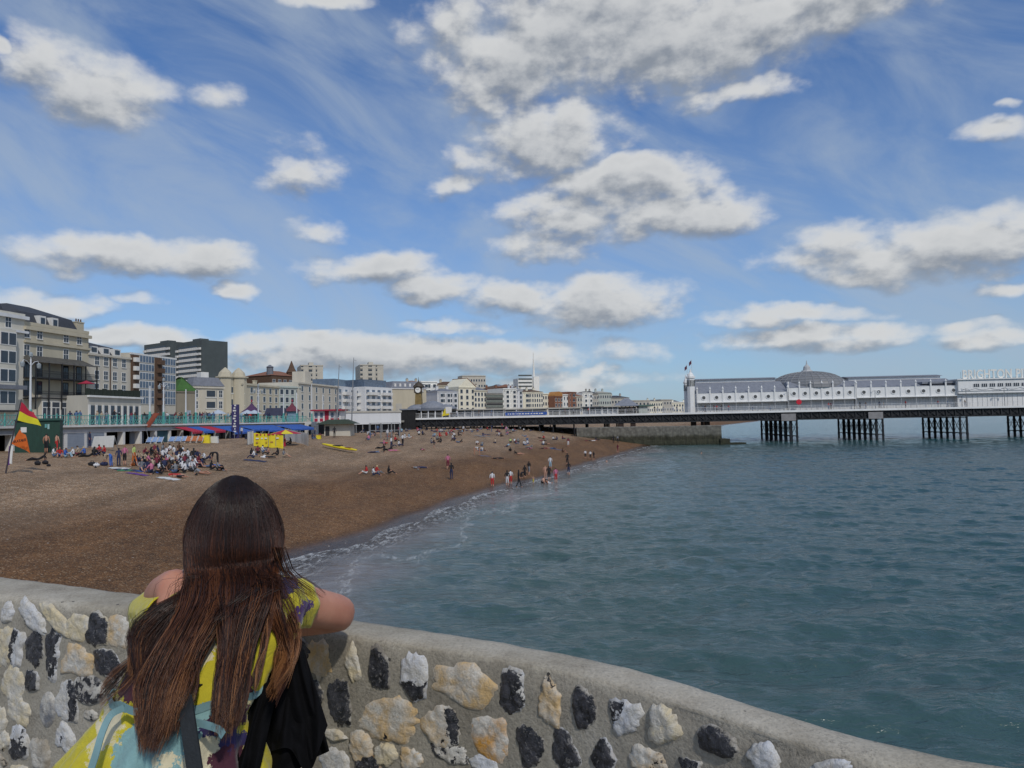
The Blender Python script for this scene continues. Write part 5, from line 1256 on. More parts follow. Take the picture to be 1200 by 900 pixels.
# piers between the openings
cols = [s_px(p) for p in (17, 34, 52, 71, 78, 101, 124, 146, 165.5, 183.5, 200, 214, 229, 243, 256, 270, 283, 297, 311, 325, 340, 352)]
cols = [cols[0] - 12, cols[0] - 6] + cols + [s_px(375), s_px(400), s_px(430), s_px(460)]
for s in cols:
    mb = MB(); a = pr_ang(s); c = pr_at(s)
    u = Vector((math.cos(a), math.sin(a), 0)); v = Vector((u.y, -u.x, 0))
    p = [c - u * .22 - v * .7, c + u * .22 - v * .7, c + u * .22 - v * .05, c - u * .22 - v * .05]
    mb.hexa([Vector((q.x, q.y, 3.8)) for q in p] + [Vector((q.x, q.y, ZP - .455)) for q in p]); rel_to(mb.build('arch_pier', MWH), arc)
mb = MB()
for i in range(len(cols) - 1):
    a, b = pr_at(cols[i]), pr_at(cols[i + 1]); u = (b - a).normalized(); v = Vector((u.y, -u.x, 0))
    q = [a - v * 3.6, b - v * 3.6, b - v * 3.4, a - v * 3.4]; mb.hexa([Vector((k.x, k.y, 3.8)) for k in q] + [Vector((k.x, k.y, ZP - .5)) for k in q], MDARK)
    q = [a - v * .30, b - v * .30, b - v * .0, a - v * .0]; mb.hexa([Vector((k.x, k.y, ZP - .80)) for k in q] + [Vector((k.x, k.y, ZP - .452)) for k in q], MCONC)
rel_to(mb.build('arch_wall'), arc)
shut = [(2, .05, MCONC), (3, .05, MCONC), (4, .1, MCONC), (5, .1, MCONC), (6, .05, MSHUT), (7, .05, MSHUT), (10, 1.5, MSHUT), (11, .3, pm('teal_shutter', (.03, .10, .13), .6, .2, 2)), (14, 1, MSHUT), (17, 2, MGLS), (19, 2, MGLS)]
for (i, off, m) in shut:
    mb = MB(); a, b = pr_at(cols[i]), pr_at(cols[i + 1]); u = (b - a).normalized(); v = Vector((u.y, -u.x, 0)); a = a + u * .225; b = b - u * .225
    q = [a - v * (off + .1), b - v * (off + .1), b - v * off, a - v * off]; mb.hexa([Vector((k.x, k.y, 3.8)) for k in q] + [Vector((k.x, k.y, ZP - .82)) for k in q])
    for zz in np.arange(4.6, 5.9, .18):
        q = [a - v * (off + .01), b - v * (off + .01), b - v * (off - .025), a - v * (off - .025)]; mb.hexa([Vector((k.x, k.y, zz)) for k in q] + [Vector((k.x, k.y, zz + .07)) for k in q])
    rel_to(mb.build('shutter', m), arc)
# cornice of slab
mb = MB()
for i in range(len(cols) - 1):
    a, b = pr_at(cols[i]), pr_at(cols[i + 1]); u = (b - a).normalized(); v = Vector((u.y, -u.x, 0))
    q = [a + v * .003, b + v * .003, b + v * .25, a + v * .25]; mb.hexa([Vector((k.x, k.y, ZP - .2)) for k in q] + [Vector((k.x, k.y, ZP + .01)) for k in q])
rel_to(mb.build('cornice', MWH), arc)
# turquoise railing
s0, s1 = cols[0] - 8, s_px(356)
rail = empty('railing', pr_at(s0, .1, ZP), 0, 'long turquoise lattice railing along the edge of the upper promenade', 'railing')
mb = MB(); s = s0; L_ = 1.7
while s < s1:
    a = pr_at(s, .12, ZP + .02); b = pr_at(s + L_, .12, ZP + .02)
    for zz in (.10, .55, .98): mb.tube([a + Vector((0, 0, zz)), b + Vector((0, 0, zz))], .03 if zz > .9 else .018, 4)
    for k in range(4):
        p = a.lerp(b, k / 4); q = a.lerp(b, (k + 1) / 4); mb.tube([p + Vector((0, 0, .1)), q + Vector((0, 0, .55))], .024, 3); mb.tube([q + Vector((0, 0, .1)), p + Vector((0, 0, .55))], .024, 3)
        mb.tube([p + Vector((0, 0, .55)), p + Vector((0, 0, .98))], .022, 3)
    s += L_
rel_to(mb.build('railing_lattice', MTURQ), rail)
mb = MB(); mb.box(-.05, -.05, 0, .05, .05, 1.12); mb.lathe([(.08, 0), (.08, .1)], n=8); mb.lathe([(.0, 1.2), (.06, 1.15), (.03, 1.1)][::-1], n=8)
first = None; s = s0; k = 0
while s < s1 and k < 99:
    if first is None: first = mb.build('railing_post', MTURQ); c = first
    else: c = first.copy(); COL.objects.link(c)
    c.parent = rail; c.location = pr_at(s, .12, ZP) - rail.location; s += L_; k += 1

# ---------------------------------------------------------------- buildings
def FYt(px):
    d = ray(px, 495); return 90.5 / (.15 - d.x / d.y)
class Bld:
    def __init__(s, name, label, px0, Y0, px1, Y1, ytop, wall, depth=10, zb=6.3, cat='building', group=None, top_at=None):
        s.A = D(px0, 495, Y0); s.B = D(px1, 495, Y1); s.A.z = s.B.z = zb
        s.w = (s.B - s.A).length; s.u = (s.B - s.A).normalized(); s.v = Vector((-s.u.y, s.u.x, 0))
        if s.v.dot(s.A) < 0: s.v = -s.v
        s.ang = math.atan2(s.u.y, s.u.x); s.dep = depth; s.zb = zb
        s.o = empty(name, s.A, s.ang, label, cat, group)
        s.flip = s.v.dot(Vector((-s.u.y, s.u.x, 0))) < 0
        pa = px0 if top_at is None else top_at
        s.h = s.L(pa, ytop)[1]; s.wall = wall
    def L(s, px, py):
        d = ray(px, py); nrm = s.v; t = (s.A - CAMP).dot(nrm) / d.dot(nrm); p = CAMP + d * t
        return (p - s.A).dot(s.u), p.z - s.zb
    def put(s, mb, name, mat=None, smooth=False, parent=None):
        if s.flip: mb.v = [(x, -y, z) for x, y, z in mb.v]; mb.f = [f[::-1] for f in mb.f]
        return mb.build(name, mat, parent or s.o, smooth)
    def box(s, name, x0, y0, z0, x1, y1, z1, mat, parent=None):
        mb = MB(); mb.box(x0, y0, z0, x1, y1, z1); return s.put(mb, name, mat, parent=parent)
    def walls(s): s.wo = s.box('wall', 0, 0, 0, s.w, s.dep, s.h, s.wall); return s
    def band(s, z, t=.3, pr=.25, mat=None, name='cornice', x0=None, x1=None): return s.box(name, (x0 if x0 is not None else -pr * .6), -pr, z, (x1 if x1 is not None else s.w + pr * .6), .002 - .006, z + t, mat or s.wall)
    def parapet(s, t=.6): return s.box('parapet', .02, .02, s.h + .003, s.w - .02, .35, s.h + t, s.wall)
    def win(s, xs, zs, w, h, mat=None, frame=None, bars=True, proud=.05):
        """one window object per opening, panes and frame sharing one shape"""
        mb = MB(); f = .09 * min(1, w)
        mb.box(-w / 2, -.02, 0, w / 2, .1, h, mat or MGLS)
        fr = frame or MWH
        mb.box(-w / 2 - f, -proud, -f, -w / 2, .1, h + f, fr); mb.box(w / 2, -proud, -f, w / 2 + f, .1, h + f, fr); mb.box(-w / 2, -proud, h, w / 2, .1, h + f, fr); mb.box(-w / 2 - f, -proud - .08, -f - .06, w / 2 + f, .1, -.002, fr)
        if bars: mb.box(-w / 2, -.035, h * .48, w / 2, .0, h * .53, fr); mb.box(-.03, -.036, 0, .03, .001, h, fr)
        first = None
        for z in zs:
            for x in xs:
                if first is None: first = s.put(mb, 'window'); c = first
                else: c = first.copy(); COL.objects.link(c); c.parent = s.o
                c.location = (x, 0, z)
        return s
    def grid(s, rows, cols, w=1.0, h=1.5, z0=.15, z1=.95, x0=.0, x1=1.0, **k):
        W = s.w * (x1 - x0); H = s.h * (z1 - z0)
        xs = [s.w * x0 + W * (i + .5) / cols for i in range(cols)]; zs = [s.h * z0 + H * (i + .5) / rows - min(h, H / rows * .62) / 2 for i in range(rows)]
        return s.win(xs, zs, min(w, W / cols * .55), min(h, H / rows * .62), **k)
    def hip(s, rise, mat, inset=None, ov=.3, top=.0, name='roof', z=None):
        z = s.h if z is None else z; i = inset if inset is not None else min(s.w, s.dep) * .45
        mb = MB(); a = [(-ov, -ov, z + .004), (s.w + ov, -ov, z + .004), (s.w + ov, s.dep + ov, z + .004), (-ov, s.dep + ov, z + .004)]
        b = [(i, i, z + rise), (s.w - i, i, z + rise), (s.w - i, s.dep - i, z + rise), (i, s.dep - i, z + rise)]
        mb.hexa(a + b); s.rf = s.put(mb, name, mat); return s
    def chim(s, x, z=None, w=1.2, h=1.5, y=None, mat=None):
        z = s.h if z is None else z; y = s.dep * .4 if y is None else y
        mb = MB(); mb.box(x - w / 2, y, z - .5, x + w / 2, y + w * .5, z + h, mat or s.wall); mb.box(x - w / 2 - .08, y - .08, z + h + .002, x + w / 2 + .08, y + w * .5 + .08, z + h + .18, mat or s.wall)
        for k in range(3): mb.lathe([(.12, 0), (.1, .5)], (x - w / 3 + k * w / 3, y + w * .25, z + h + .19), 6, MBROWN)
        return s.put(mb, 'chimney')

# 1. bay fronted hotel at the edge of the picture
b = Bld('hotel', 'grey cream hotel with stacked bay windows at the far left edge', -75, FYt(-75), 28, FYt(28), 368, pm('pale_cream_wall', (.60, .57, .49), .85, .14, .5, streak=True), 14, top_at=28).walls()
b.band(b.h - .9, .5, .5, MWSTUC); b.band(b.L(28, 391)[1], .35, .45, MWSTUC)
x = b.L(10, 430)[0]
zs = [b.L(20, y)[1] for y in (487, 448, 427, 407)]
for xc in (b.w - 4.2, b.w - 12):
    mb = MB(); mb.add([(xc - 2.1, 0, 2.6), (xc - 1.4, -1.1, 2.6), (xc + 1.4, -1.1, 2.6), (xc + 2.1, 0, 2.6), (xc - 2.1, 0, zs[3] + 2.4), (xc - 1.4, -1.1, zs[3] + 2.4), (xc + 1.4, -1.1, zs[3] + 2.4), (xc + 2.1, 0, zs[3] + 2.4)], [(0, 1, 5, 4), (1, 2, 6, 5), (2, 3, 7, 6), (4, 5, 6, 7), (3, 2, 1, 0)], b.wall)
    for z in [b.L(20, y)[1] for y in (473, 448, 427, 406)]:
        for (xa, ya, xb, yb) in ((xc - 1.3, -1.13, xc - .1, -1.13), (xc + .1, -1.13, xc + 1.3, -1.13)):
            mb.box(xa - .12, ya - .04, z - .12, xb + .12, ya + .02, z + 1.85, MWH); mb.box(xa, ya - .06, z, xb, ya, z + 1.7, MGLS)
        mb.hexa([(xc + 1.52, -1.02, z), (xc + 1.95, -.34, z), (xc + 1.99, -.30, z), (xc + 1.56, -.98, z), (xc + 1.52, -1.02, z + 1.7), (xc + 1.95, -.34, z + 1.7), (xc + 1.99, -.30, z + 1.7), (xc + 1.56, -.98, z + 1.7)], MGLS)
    b.put(mb, 'bay_window')
b.box('canopy', b.w - 8, -1.6, b.L(20, 457)[1], b.w - 1.2, -1.13, b.L(20, 457)[1] + .6, MSLATE2)
b.win([b.w - 5.4, b.w - 3.1, b.w - 12], [b.L(20, 385)[1]], 1.0, 1.7)
b.box('shop_awning', b.w - 8, -1.8, b.L(10, 483)[1], b.w - 2, -.01, b.L(10, 483)[1] + .25, MDARK)
z = b.h; mb = MB(); mb.hexa([(.5, .8, z), (b.w - 3.0, .8, z), (b.w - 3.0, 12, z), (.5, 12, z), (1.2, 1.6, z + 2.3), (b.w - 3.6, 1.6, z + 2.3), (b.w - 3.6, 11, z + 2.3), (1.2, 11, z + 2.3)]); b.put(mb, 'mansard_roof', MSLATE)
for xx in (b.w - 5.2, b.w - 7.2, b.w - 9.2): b.box('dormer', xx - .8, .5, z + .1, xx + .8, 1.6, z + 2.0, MWH)
for xx in (b.w - 5.2, b.w - 7.2, b.w - 9.2): b.box('window', xx - .55, .46, z + .5, xx + .55, .6, z + 1.75, MGLS)

# 2. cream hotel with verandah
b = Bld('hotel', 'tall cream hotel with dark mansard roof and two tiers of iron verandah', 28, FYt(28), 103, FYt(103), 380, MCREAM, 14, top_at=28).walls()
b.band(b.h - .75, .5, .45); b.band(b.L(28, 401)[1], .35, .35)
xs = [b.L(p, 430)[0] for p in (31, 46, 77, 92.5)]
b.win(xs, [b.L(p, y)[1] for p, y in ((46, 397),)], 1.0, 1.55); b.win(xs, [b.L(46, 418)[1]], 1.0, 1.6)
b.win(xs, [b.L(46, 443)[1], b.L(46, 464)[1]], 1.0, 2.2, frame=MDARK)
z = b.h; mb = MB(); W = b.w; mb.hexa([(.2, .5, z), (W - 1.5, .5, z), (W - 1.5, 13, z), (.2, 13, z), (.8, 1.5, z + 2.2), (W - 2.1, 1.5, z + 2.2), (W - 2.1, 12, z + 2.2), (.8, 12, z + 2.2)]); b.put(mb, 'mansard_roof', MSLATE)
mb = MB(); mb.hexa([(.8, 1.5, z + 2.204), (W - 2.1, 1.5, z + 2.204), (W - 2.1, 12, z + 2.204), (.8, 12, z + 2.204), (2.4, 5.5, z + 3.9), (W - 6.5, 5.5, z + 3.9), (W - 6.5, 8, z + 3.9), (2.4, 8, z + 3.9)]); b.put(mb, 'roof_ridge', MSLATE)
for p in (52.5, 67):
    xx = b.L(p, 376)[0]; r = b.box('dormer', xx - .65, .35, z + .25, xx + .65, 1.8, z + 1.85, MWH); b.box('window', xx - .4, .30, z + .55, xx + .4, .4, z + 1.55, MGLS)
b.chim(W - .7, z, 1.6, 1.9, 1.0)
b.box('parapet', -.1, -.02 - .003, z + .003, W + .1, .3, z + .5, MCREAM)
v0, v1 = b.L(27, 440)[0], b.L(100, 440)[0]
zr = b.L(60, 421)[1]; zf1 = b.L(60, 444)[1]; zf2 = b.L(60, 467)[1]
mb = MB(); mb.hexa([(v0, -2.4, zr - .9), (v1, -2.4, zr - .9), (v1, -.01, zr - .5), (v0, -.01, zr - .5), (v0 + .2, -2.1, zr - .6), (v1 - .8, -2.1, zr - .6), (v1 - .8, -.01, zr + .3), (v0 + .2, -.01, zr + .3)]); b.put(mb, 'verandah_roof', pm('verandah_tin', (.085, .08, .07), .7, .4, 2))
MIRON = pm('black_iron', (.02, .02, .022), .6, .3, 5)
for zf in (zf1, zf2):
    mb = MB(); mb.box(v0, -2.2, zf - .18, v1, -.01, zf); 
    for zz in (.95, .6): mb.box(v0, -2.22, zf + zz, v1, -2.17, zf + zz + .06)
    xx = v0
    while xx < v1: mb.box(xx, -2.21, zf, xx + .035, -2.18, zf + .95); xx += .22
    b.put(mb, 'balcony', MIRON)
for k in range(6):
    xx = v0 + (v1 - v0) * k / 5; b.box('verandah_post', xx - .08, -2.25, 3.2, xx + .08, -2.1, zr - .7, MIRON)
g0, g1 = b.L(35, 480)[0], b.L(87, 480)[0]; zg = b.L(60, 472)[1]
b.box('shop_front', g0, -2.0, 0, g1, -.01, zg + 1.1, MCREAM2)
for k in range(5):
    xa = g0 + (g1 - g0) * k / 5 + .2; xb = g0 + (g1 - g0) * (k + 1) / 5 - .2
    mb = MB(); mb.box(xa - .1, -2.08, .1, xb + .1, -2.003, zg + .1, MWH); mb.box(xa, -2.10, .2, xb, -2.07, zg - .9, MGLS); mb.box(xa, -2.10, zg - .75, xb, -2.07, zg, MGLS); mb.box((xa + xb) / 2 - .05, -2.12, .2, (xa + xb) / 2 + .05, -2.06, zg - .9, MWH); b.put(mb, 'shop_window')

# 3. lower cream house and its terrace pavilion
b = Bld('house', 'plain cream four window wide house with dark slate roof between hotel and modern flats', 103, FYt(103), 152, FYt(152), 413, MCREAM2, 12).walls()
b.band(b.h - .4, .35, .3); xs = [b.L(p, 430)[0] for p in (113.5, 124, 134.5, 145)]
b.win(xs, [b.L(124, 428.5)[1], b.L(124, 445)[1]], 1.0, 1.45, bars=True); b.win(xs, [b.L(124, 461)[1]], 1.0, 1.6)
z = b.h; mb = MB(); mb.hexa([(.8, .8, z), (b.w - 1.2, .8, z), (b.w - 1.2, 11, z), (.8, 11, z), (1.6, 2.0, z + 1.6), (b.w - 2.0, 2.0, z + 1.6), (b.w - 2, 10, z + 1.6), (1.6, 10, z + 1.6)]); mb.hexa([(1.6, 2.0, z + 1.603), (b.w - 2.0, 2.0, z + 1.603), (b.w - 2, 10, z + 1.603), (1.6, 10, z + 1.603), (2.5, 5, z + 2.8), (b.w - 8, 5, z + 2.8), (b.w - 8, 7, z + 2.8), (2.5, 7, z + 2.8)]); b.put(mb, 'roof', MSLATE)
for p in (114, 128, 141):
    xx = b.L(p, 412)[0]; b.box('dormer', xx - .9, .6, z + .05, xx + .9, 2.2, z + 1.3, MWH); b.box('window', xx - .6, .55, z + .3, xx + .6, .7, z + 1.1, MGLS)
b.box('drainpipe', b.L(129, 430)[0] - .06, -.14, 3, b.L(129, 430)[0] + .06, -.02, b.h - .5, MBROWN)
t0, t1 = b.L(102, 480)[0], b.L(165, 480)[0]; zt = b.L(130, 463)[1]
p3 = Bld('terrace_pavilion', 'low pavilion with white pilasters, tall windows and a roof terrace below the plain cream house', 103, FYt(103) - 8, 165, FYt(165) - 8, 463, MGREYST, 6.5).walls()
p3.band(p3.h - .3, .3, .4, MWH)
for k in range(9):
    xx = p3.w * (k + .1) / 8.4; p3.box('pilaster', xx - .18, -.22, 0, xx + .18, -.003, p3.h - 1.5, MWH)
    if k < 8: p3.box('window', xx + .24, -.05, .3, xx + p3.w / 8.4 - .24, -.002, p3.h - 1.6, MGLS)
mb = MB(); x = 0
while x < p3.w: mb.box(x, .3, p3.h + .003, x + .9, .5, p3.h + 1.0 + .25 * random.random(), MDARK); x += 1.0
p3.put(mb, 'terrace_hedge', pm('terrace_plants', (.02, .03, .02), .9, .5, 3))
mb = MB(); c = (p3.L(112, 455)[0], 1.6, p3.h); mb.lathe([(.03, 0), (.03, 2.0)], c, 6, MWH); mb.lathe([(1.3, 1.9), (.7, 2.15), (.03, 2.45)], c, 10, MRED)
ub = empty('parasol', p3.o.matrix_world @ Vector((0, 0, 0)), 0, 'red parasol open on the roof terrace of the pavilion', 'parasol')
if p3.flip: mb.v = [(x, -y, z) for x, y, z in mb.v]
oo = mb.build('parasol_canopy'); oo.parent = ub; ub.location = p3.A; ub.rotation_euler[2] = p3.ang

# 4. modern flats with blue glass
b = Bld('apartment_block', 'modern white flats with blue glass bands and brown brick stair columns', 152, FYt(152), 206, FYt(206), 413, MCREAM2, 12).walls()
MBGL = pm('blue_glass', (.11, .15, .21), .12, .35, 1.2)
for p0, p1 in ((153, 161), (181, 188)):
    b.box('brick_column', b.L(p0, 440)[0], -.35, 2.2, b.L(p1, 440)[0], -.004, b.h - .4, MBROWN)
rows = [b.L(170, y)[1] for y in (424.5, 434.5, 444.5, 454.5, 464.5, 473)]
for z in rows:
    for p0, p1 in ((163, 180), (189.5, 205)):
        x0, x1 = b.L(p0, 440)[0], b.L(p1, 440)[0]
        mb = MB(); mb.box(x0, -.12, z - .1, x1, -.003, z + 1.35, MWH); nn = 5
        for k in range(nn): mb.box(x0 + (x1 - x0) * k / nn + .08, -.15, z, x0 + (x1 - x0) * (k + 1) / nn - .08, -.11, z + 1.2, MBGL)
        b.put(mb, 'window')
    x0, x1 = b.L(182, 440)[0], b.L(187.5, 440)[0]; b.box('balcony', x0, -1.1, z - .2, x1, -.36, z + .65, MBROWN)
    x0, x1 = b.L(154, 440)[0], b.L(158, 440)[0]; b.box('balcony', x0, -1.0, z - .2, x1, -.36, z + .6, MWH)
b.band(b.h - .3, .35, .15, MWH); b.box('shop_front', b.L(166, 485)[0], -.3, 0, b.w - .5, -.004, 2.6, MGLS)

# 5. dark slab tower
for (pa, Ya, pb, Yb, yt, lab, dep) in ((206.5, 238, 236.5, 229, 402.5, 'dark green residential slab tower with white gridded front, the taller nearer one', 9), (168.5, 262, 200, 252, 404.5, 'dark green residential slab tower partly hidden behind the modern flats', 9.5)):
    b = Bld('tower_block', lab, pa, Ya, pb, Yb, yt, MDGT, dep).walls()
    z0 = b.L(pa, 408)[1]; nr = 14; dz = (z0 - 2) / nr
    mb = MB()
    for r in range(nr):
        for c in range(9):
            x0 = b.w * (.10 + .72 * c / 9); x1 = b.w * (.10 + .72 * (c + .86) / 9)
            mb.box(x0, -.12, 2 + dz * r + dz * .12, x1, -.003, 2 + dz * r + dz * .62, MWH)
            mb.box(x0, -.05, 2 + dz * r + dz * .64, x1, -.003, 2 + dz * r + dz * .98, MGLS)
    b.put(mb, 'window_grid')
    for r in range(4, nr):
        b.box('balcony', b.w * .84, -.5, 2 + dz * r + dz * .1, b.w * .97, -.003, 2 + dz * r + dz * .5, MWH); b.box('balcony', b.w * .01, -.5, 2 + dz * r + dz * .1, b.w * .08, -.003, 2 + dz * r + dz * .5, MWH)
    b.box('plant_room', b.w * .3, 3, b.h + .003, b.w * .6, 6, b.h + 1.2, MDGT)

# 6. tan windowless hall with green hipped roof
b = Bld('hall', 'tan windowless hall with a green hipped roof', 206.5, 148, 229, 151, 458, pm('tan_render', (.24, .21, .16), .9, .2, .6, streak=True), 5.5).walls().hip(3.0, MGRN, 2.2)
b.band(b.h - .3, .3, .2); b.box('door', b.w * .55, -.1, 0, b.w * .75, -.003, 3.4, MSHUT)
# 7..: generic terraces
def terr(name, label, pa, pb, yt, wall, rows, cols, Ya=None, Yb=None, dep=12, roof=None, rise=2.5, ww=1.0, wh=1.5, corn=True, chims=0, bay=0, z0=.12, bars=False, zb=6.3, glass=None, top_at=None, para=False):
    Ya = Ya or FYt(pa); Yb = Yb or FYt(pb)
    b = Bld(name, label, pa, Ya, pb, Yb, yt, wall, dep, zb=zb, top_at=top_at).walls()
    if rows: b.grid(rows, cols, ww, wh, z0=z0, bars=bars, mat=glass)
    if corn: b.band(b.h - .5, .35, .35)
    if para: b.parapet()
    if roof: b.hip(rise, roof)
    for k in range(chims): b.chim(b.w * (k + .5) / chims, h=1.3 + (rise if roof else 0) * .7)
    for k in range(bay):
        xc = b.w * (k + .5) / bay; mb = MB(); w = min(2.0, b.w / bay * .36); h = b.h * .9
        mb.hexa([(xc - w, 0, 0), (xc - w * .6, -1, 0), (xc + w * .6, -1, 0), (xc + w, 0, 0), (xc - w, 0, h), (xc - w * .6, -1, h), (xc + w * .6, -1, h), (xc + w, 0, h)], wall)
        for r in range(rows):
            z = b.h * (z0 + (.95 - z0) * (r + .5) / rows) - .7; mb.box(xc - w * .5, -1.06, z, xc + w * .5, -.99, z + 1.35, MGLS); mb.box(xc - w * .65, -1.15, z - .25, xc + w * .65, -1.01, z - .1, MWH)
        b.put(mb, 'bay_window')
    return b
b = terr('house', 'white rounded corner house with grey slate mansard beside the hall', 226, 262, 452, MCREAM2, 3, 5, Ya=FYt(226) + 6, Yb=FYt(262), dep=4, roof=None, ww=1.6, wh=1.8, bars=True, bay=1)
mb = MB(); mb.hexa([(-.2, -.2, b.h + .003), (b.w + .2, -.2, b.h + .003), (b.w, 4, b.h + .003), (0, 4, b.h + .003), (.8, .9, b.h + 2.0), (b.w - .8, .9, b.h + 2), (b.w - 1, 3.5, b.h + 2), (1, 3.5, b.h + 2)]); b.put(mb, 'mansard_roof', MSLATE2)
b.box('roof_terrace', b.w * .35, 1.2, b.h + 2.003, b.w * .6, 3, b.h + 3.2, MWH)
b = terr('hotel', 'cream turreted hotel with two small domes on its corners', 262, 288, 447, MCREAM, 3, 3, Ya=FYt(262) + 6, Yb=FYt(288), ww=1.1, wh=1.6, bay=2)
for xx in (b.w * .12, b.w * .72):
    mb = MB(); mb.lathe([(1.9, -8), (1.9, .9), (2.3, .92), (2.3, 1.2), (1.7, 1.25), (1.4, 2.2), (.7, 2.9), (.1, 3.4)], (xx, .6, b.h), 10, MCREAM); b.put(mb, 'turret')
b.box('slate_roof', b.w * .3, 1.5, b.h + .003, b.w * .55, 7, b.h + 1.9, MSLATE)
terr('terrace_house', 'long cream rendered terrace with red brown chimneys and few small windows', 283, 327, 448.5, MCREAM, 4, 6, dep=12, ww=1.2, wh=1.8, chims=3)
terr('terrace_house', 'pale grey green house set back beside the long cream terrace', 327, 352, 452, pm('sage_stucco', (.42, .46, .42), .85, .12, .5), 4, 4, ww=1.2, wh=1.6, Ya=FYt(327) + 6)
b = terr('apartment_block', 'large pale cream building with a square chimney stack above its roof line', 350, 397, 447.5, MCREAM2, 4, 6, ww=1.2, wh=1.7); b.box('stack', b.w * .30, 2, b.h, b.w * .44, 6, b.h + 3.6, MCREAM2)
b = Bld('mansion_block', 'dark red brick mansion block with a pointed turret rising behind the cream terraces', 318, 270, 356, 285, 439.5, MBROWN, 14).walls()
b.grid(3, 6, 1.4, 1.8, z0=.45); b.hip(2.2, MBRICK); mb = MB(); mb.lathe([(1.8, -6), (1.8, 1.5), (2.1, 1.6), (1.2, 3.2), (.1, 6.2)], (b.w * .74, 2, b.h), 8, MBROWN); b.put(mb, 'turret'); mb = MB(); mb.lathe([(1.2, -1), (1.2, 3), (1.5, 3.1), (.2, 4)], (b.w * .08, 2, b.h), 8, MSLATE2); b.put(mb, 'cupola')
for (pa, pb, yt, Y, lab) in ((353, 379, 427.5, 360, 'cream concrete tower block with ribbed balconies, directly right of the brick turret'), (422.5, 450, 427, 380, 'cream concrete tower block above the white curved flats')):
    b = Bld('tower_block', lab, pa, Y, pb, Y + 4, yt, MCONCRETE, 20).walls(); nr = 13; dz = b.h / nr
    for (xa, xb, m, d) in ((.0, .12, MDARK, .02), (.34, .52, MDGT, -.9), (.66, .74, MDARK, .02)):
        for r in range(nr):
            if r < 5: continue
            b.box('balcony', b.w * xa, -.25, dz * r + dz * .1, b.w * xb, -.003, dz * r + dz * .45, MCONCRETE); b.box('window', b.w * xa + .1, -.06, dz * r + dz * .5, b.w * xb - .1, -.003, dz * r + dz * .92, MGLS)
    b.band(b.h - .5, .5, .2, MCONCRETE); b.box('plant_room', b.w * .4, 3, b.h + .003, b.w * .6, 8, b.h + 1.5, MCONCRETE)
# curved white flats
b = terr('apartment_block', 'white seafront flats with blue glazed top storey and stacked balconies', 395, 441, 452, MWSTUC, 5, 7, ww=2.2, wh=1.5, glass=MBGL, corn=False)
b.box('glazed_storey', b.w * .05, 1.5, b.h + .003, b.w * .95, 9, b.h + 2.4, MBGL)
for k in (.2, .55, .85):
    for r in range(1, 5): b.box('balcony', b.w * k - 2.6, -1.3, b.h * r / 5.2, b.w * k + 2.6, -.004, b.h * r / 5.2 + 1.0, MWH)
b = terr('apartment_block', 'white seafront flats with rounded end nearest the pier clock', 428, 460, 453, MWSTUC, 5, 5, Ya=248, Yb=262, ww=2.4, wh=1.4, glass=MBGL, corn=False)
b.box('glazed_storey', b.w * .1, 1.5, b.h + .003, b.w * .9, 9, b.h + 2.6, MBGL)
for k in (.25, .75):
    for r in range(1, 5): b.box('balcony', b.w * k - 2.6, -1.3, b.h * r / 5.2, b.w * k + 2.6, -.004, b.h * r / 5.2 + 1.0, MWH)
b = Bld('aquarium_building', 'plain cream building with an arch and slate mansard behind the pier clock', 459, 290, 500, 300, 455, MCREAM, 12).walls(); b.band(b.h - .3, .3, .3, MWH); b.hip(3.0, MSLATE2, 2); b.box('arch', b.w * .12, -.1, 0, b.w * .28, -.003, 7.5, MGREYST)
for k in range(6): b.box('dormer', b.w * (.1 + .14 * k), .3, b.h + .3, b.w * (.15 + .14 * k), 2, b.h + 2, MWH)
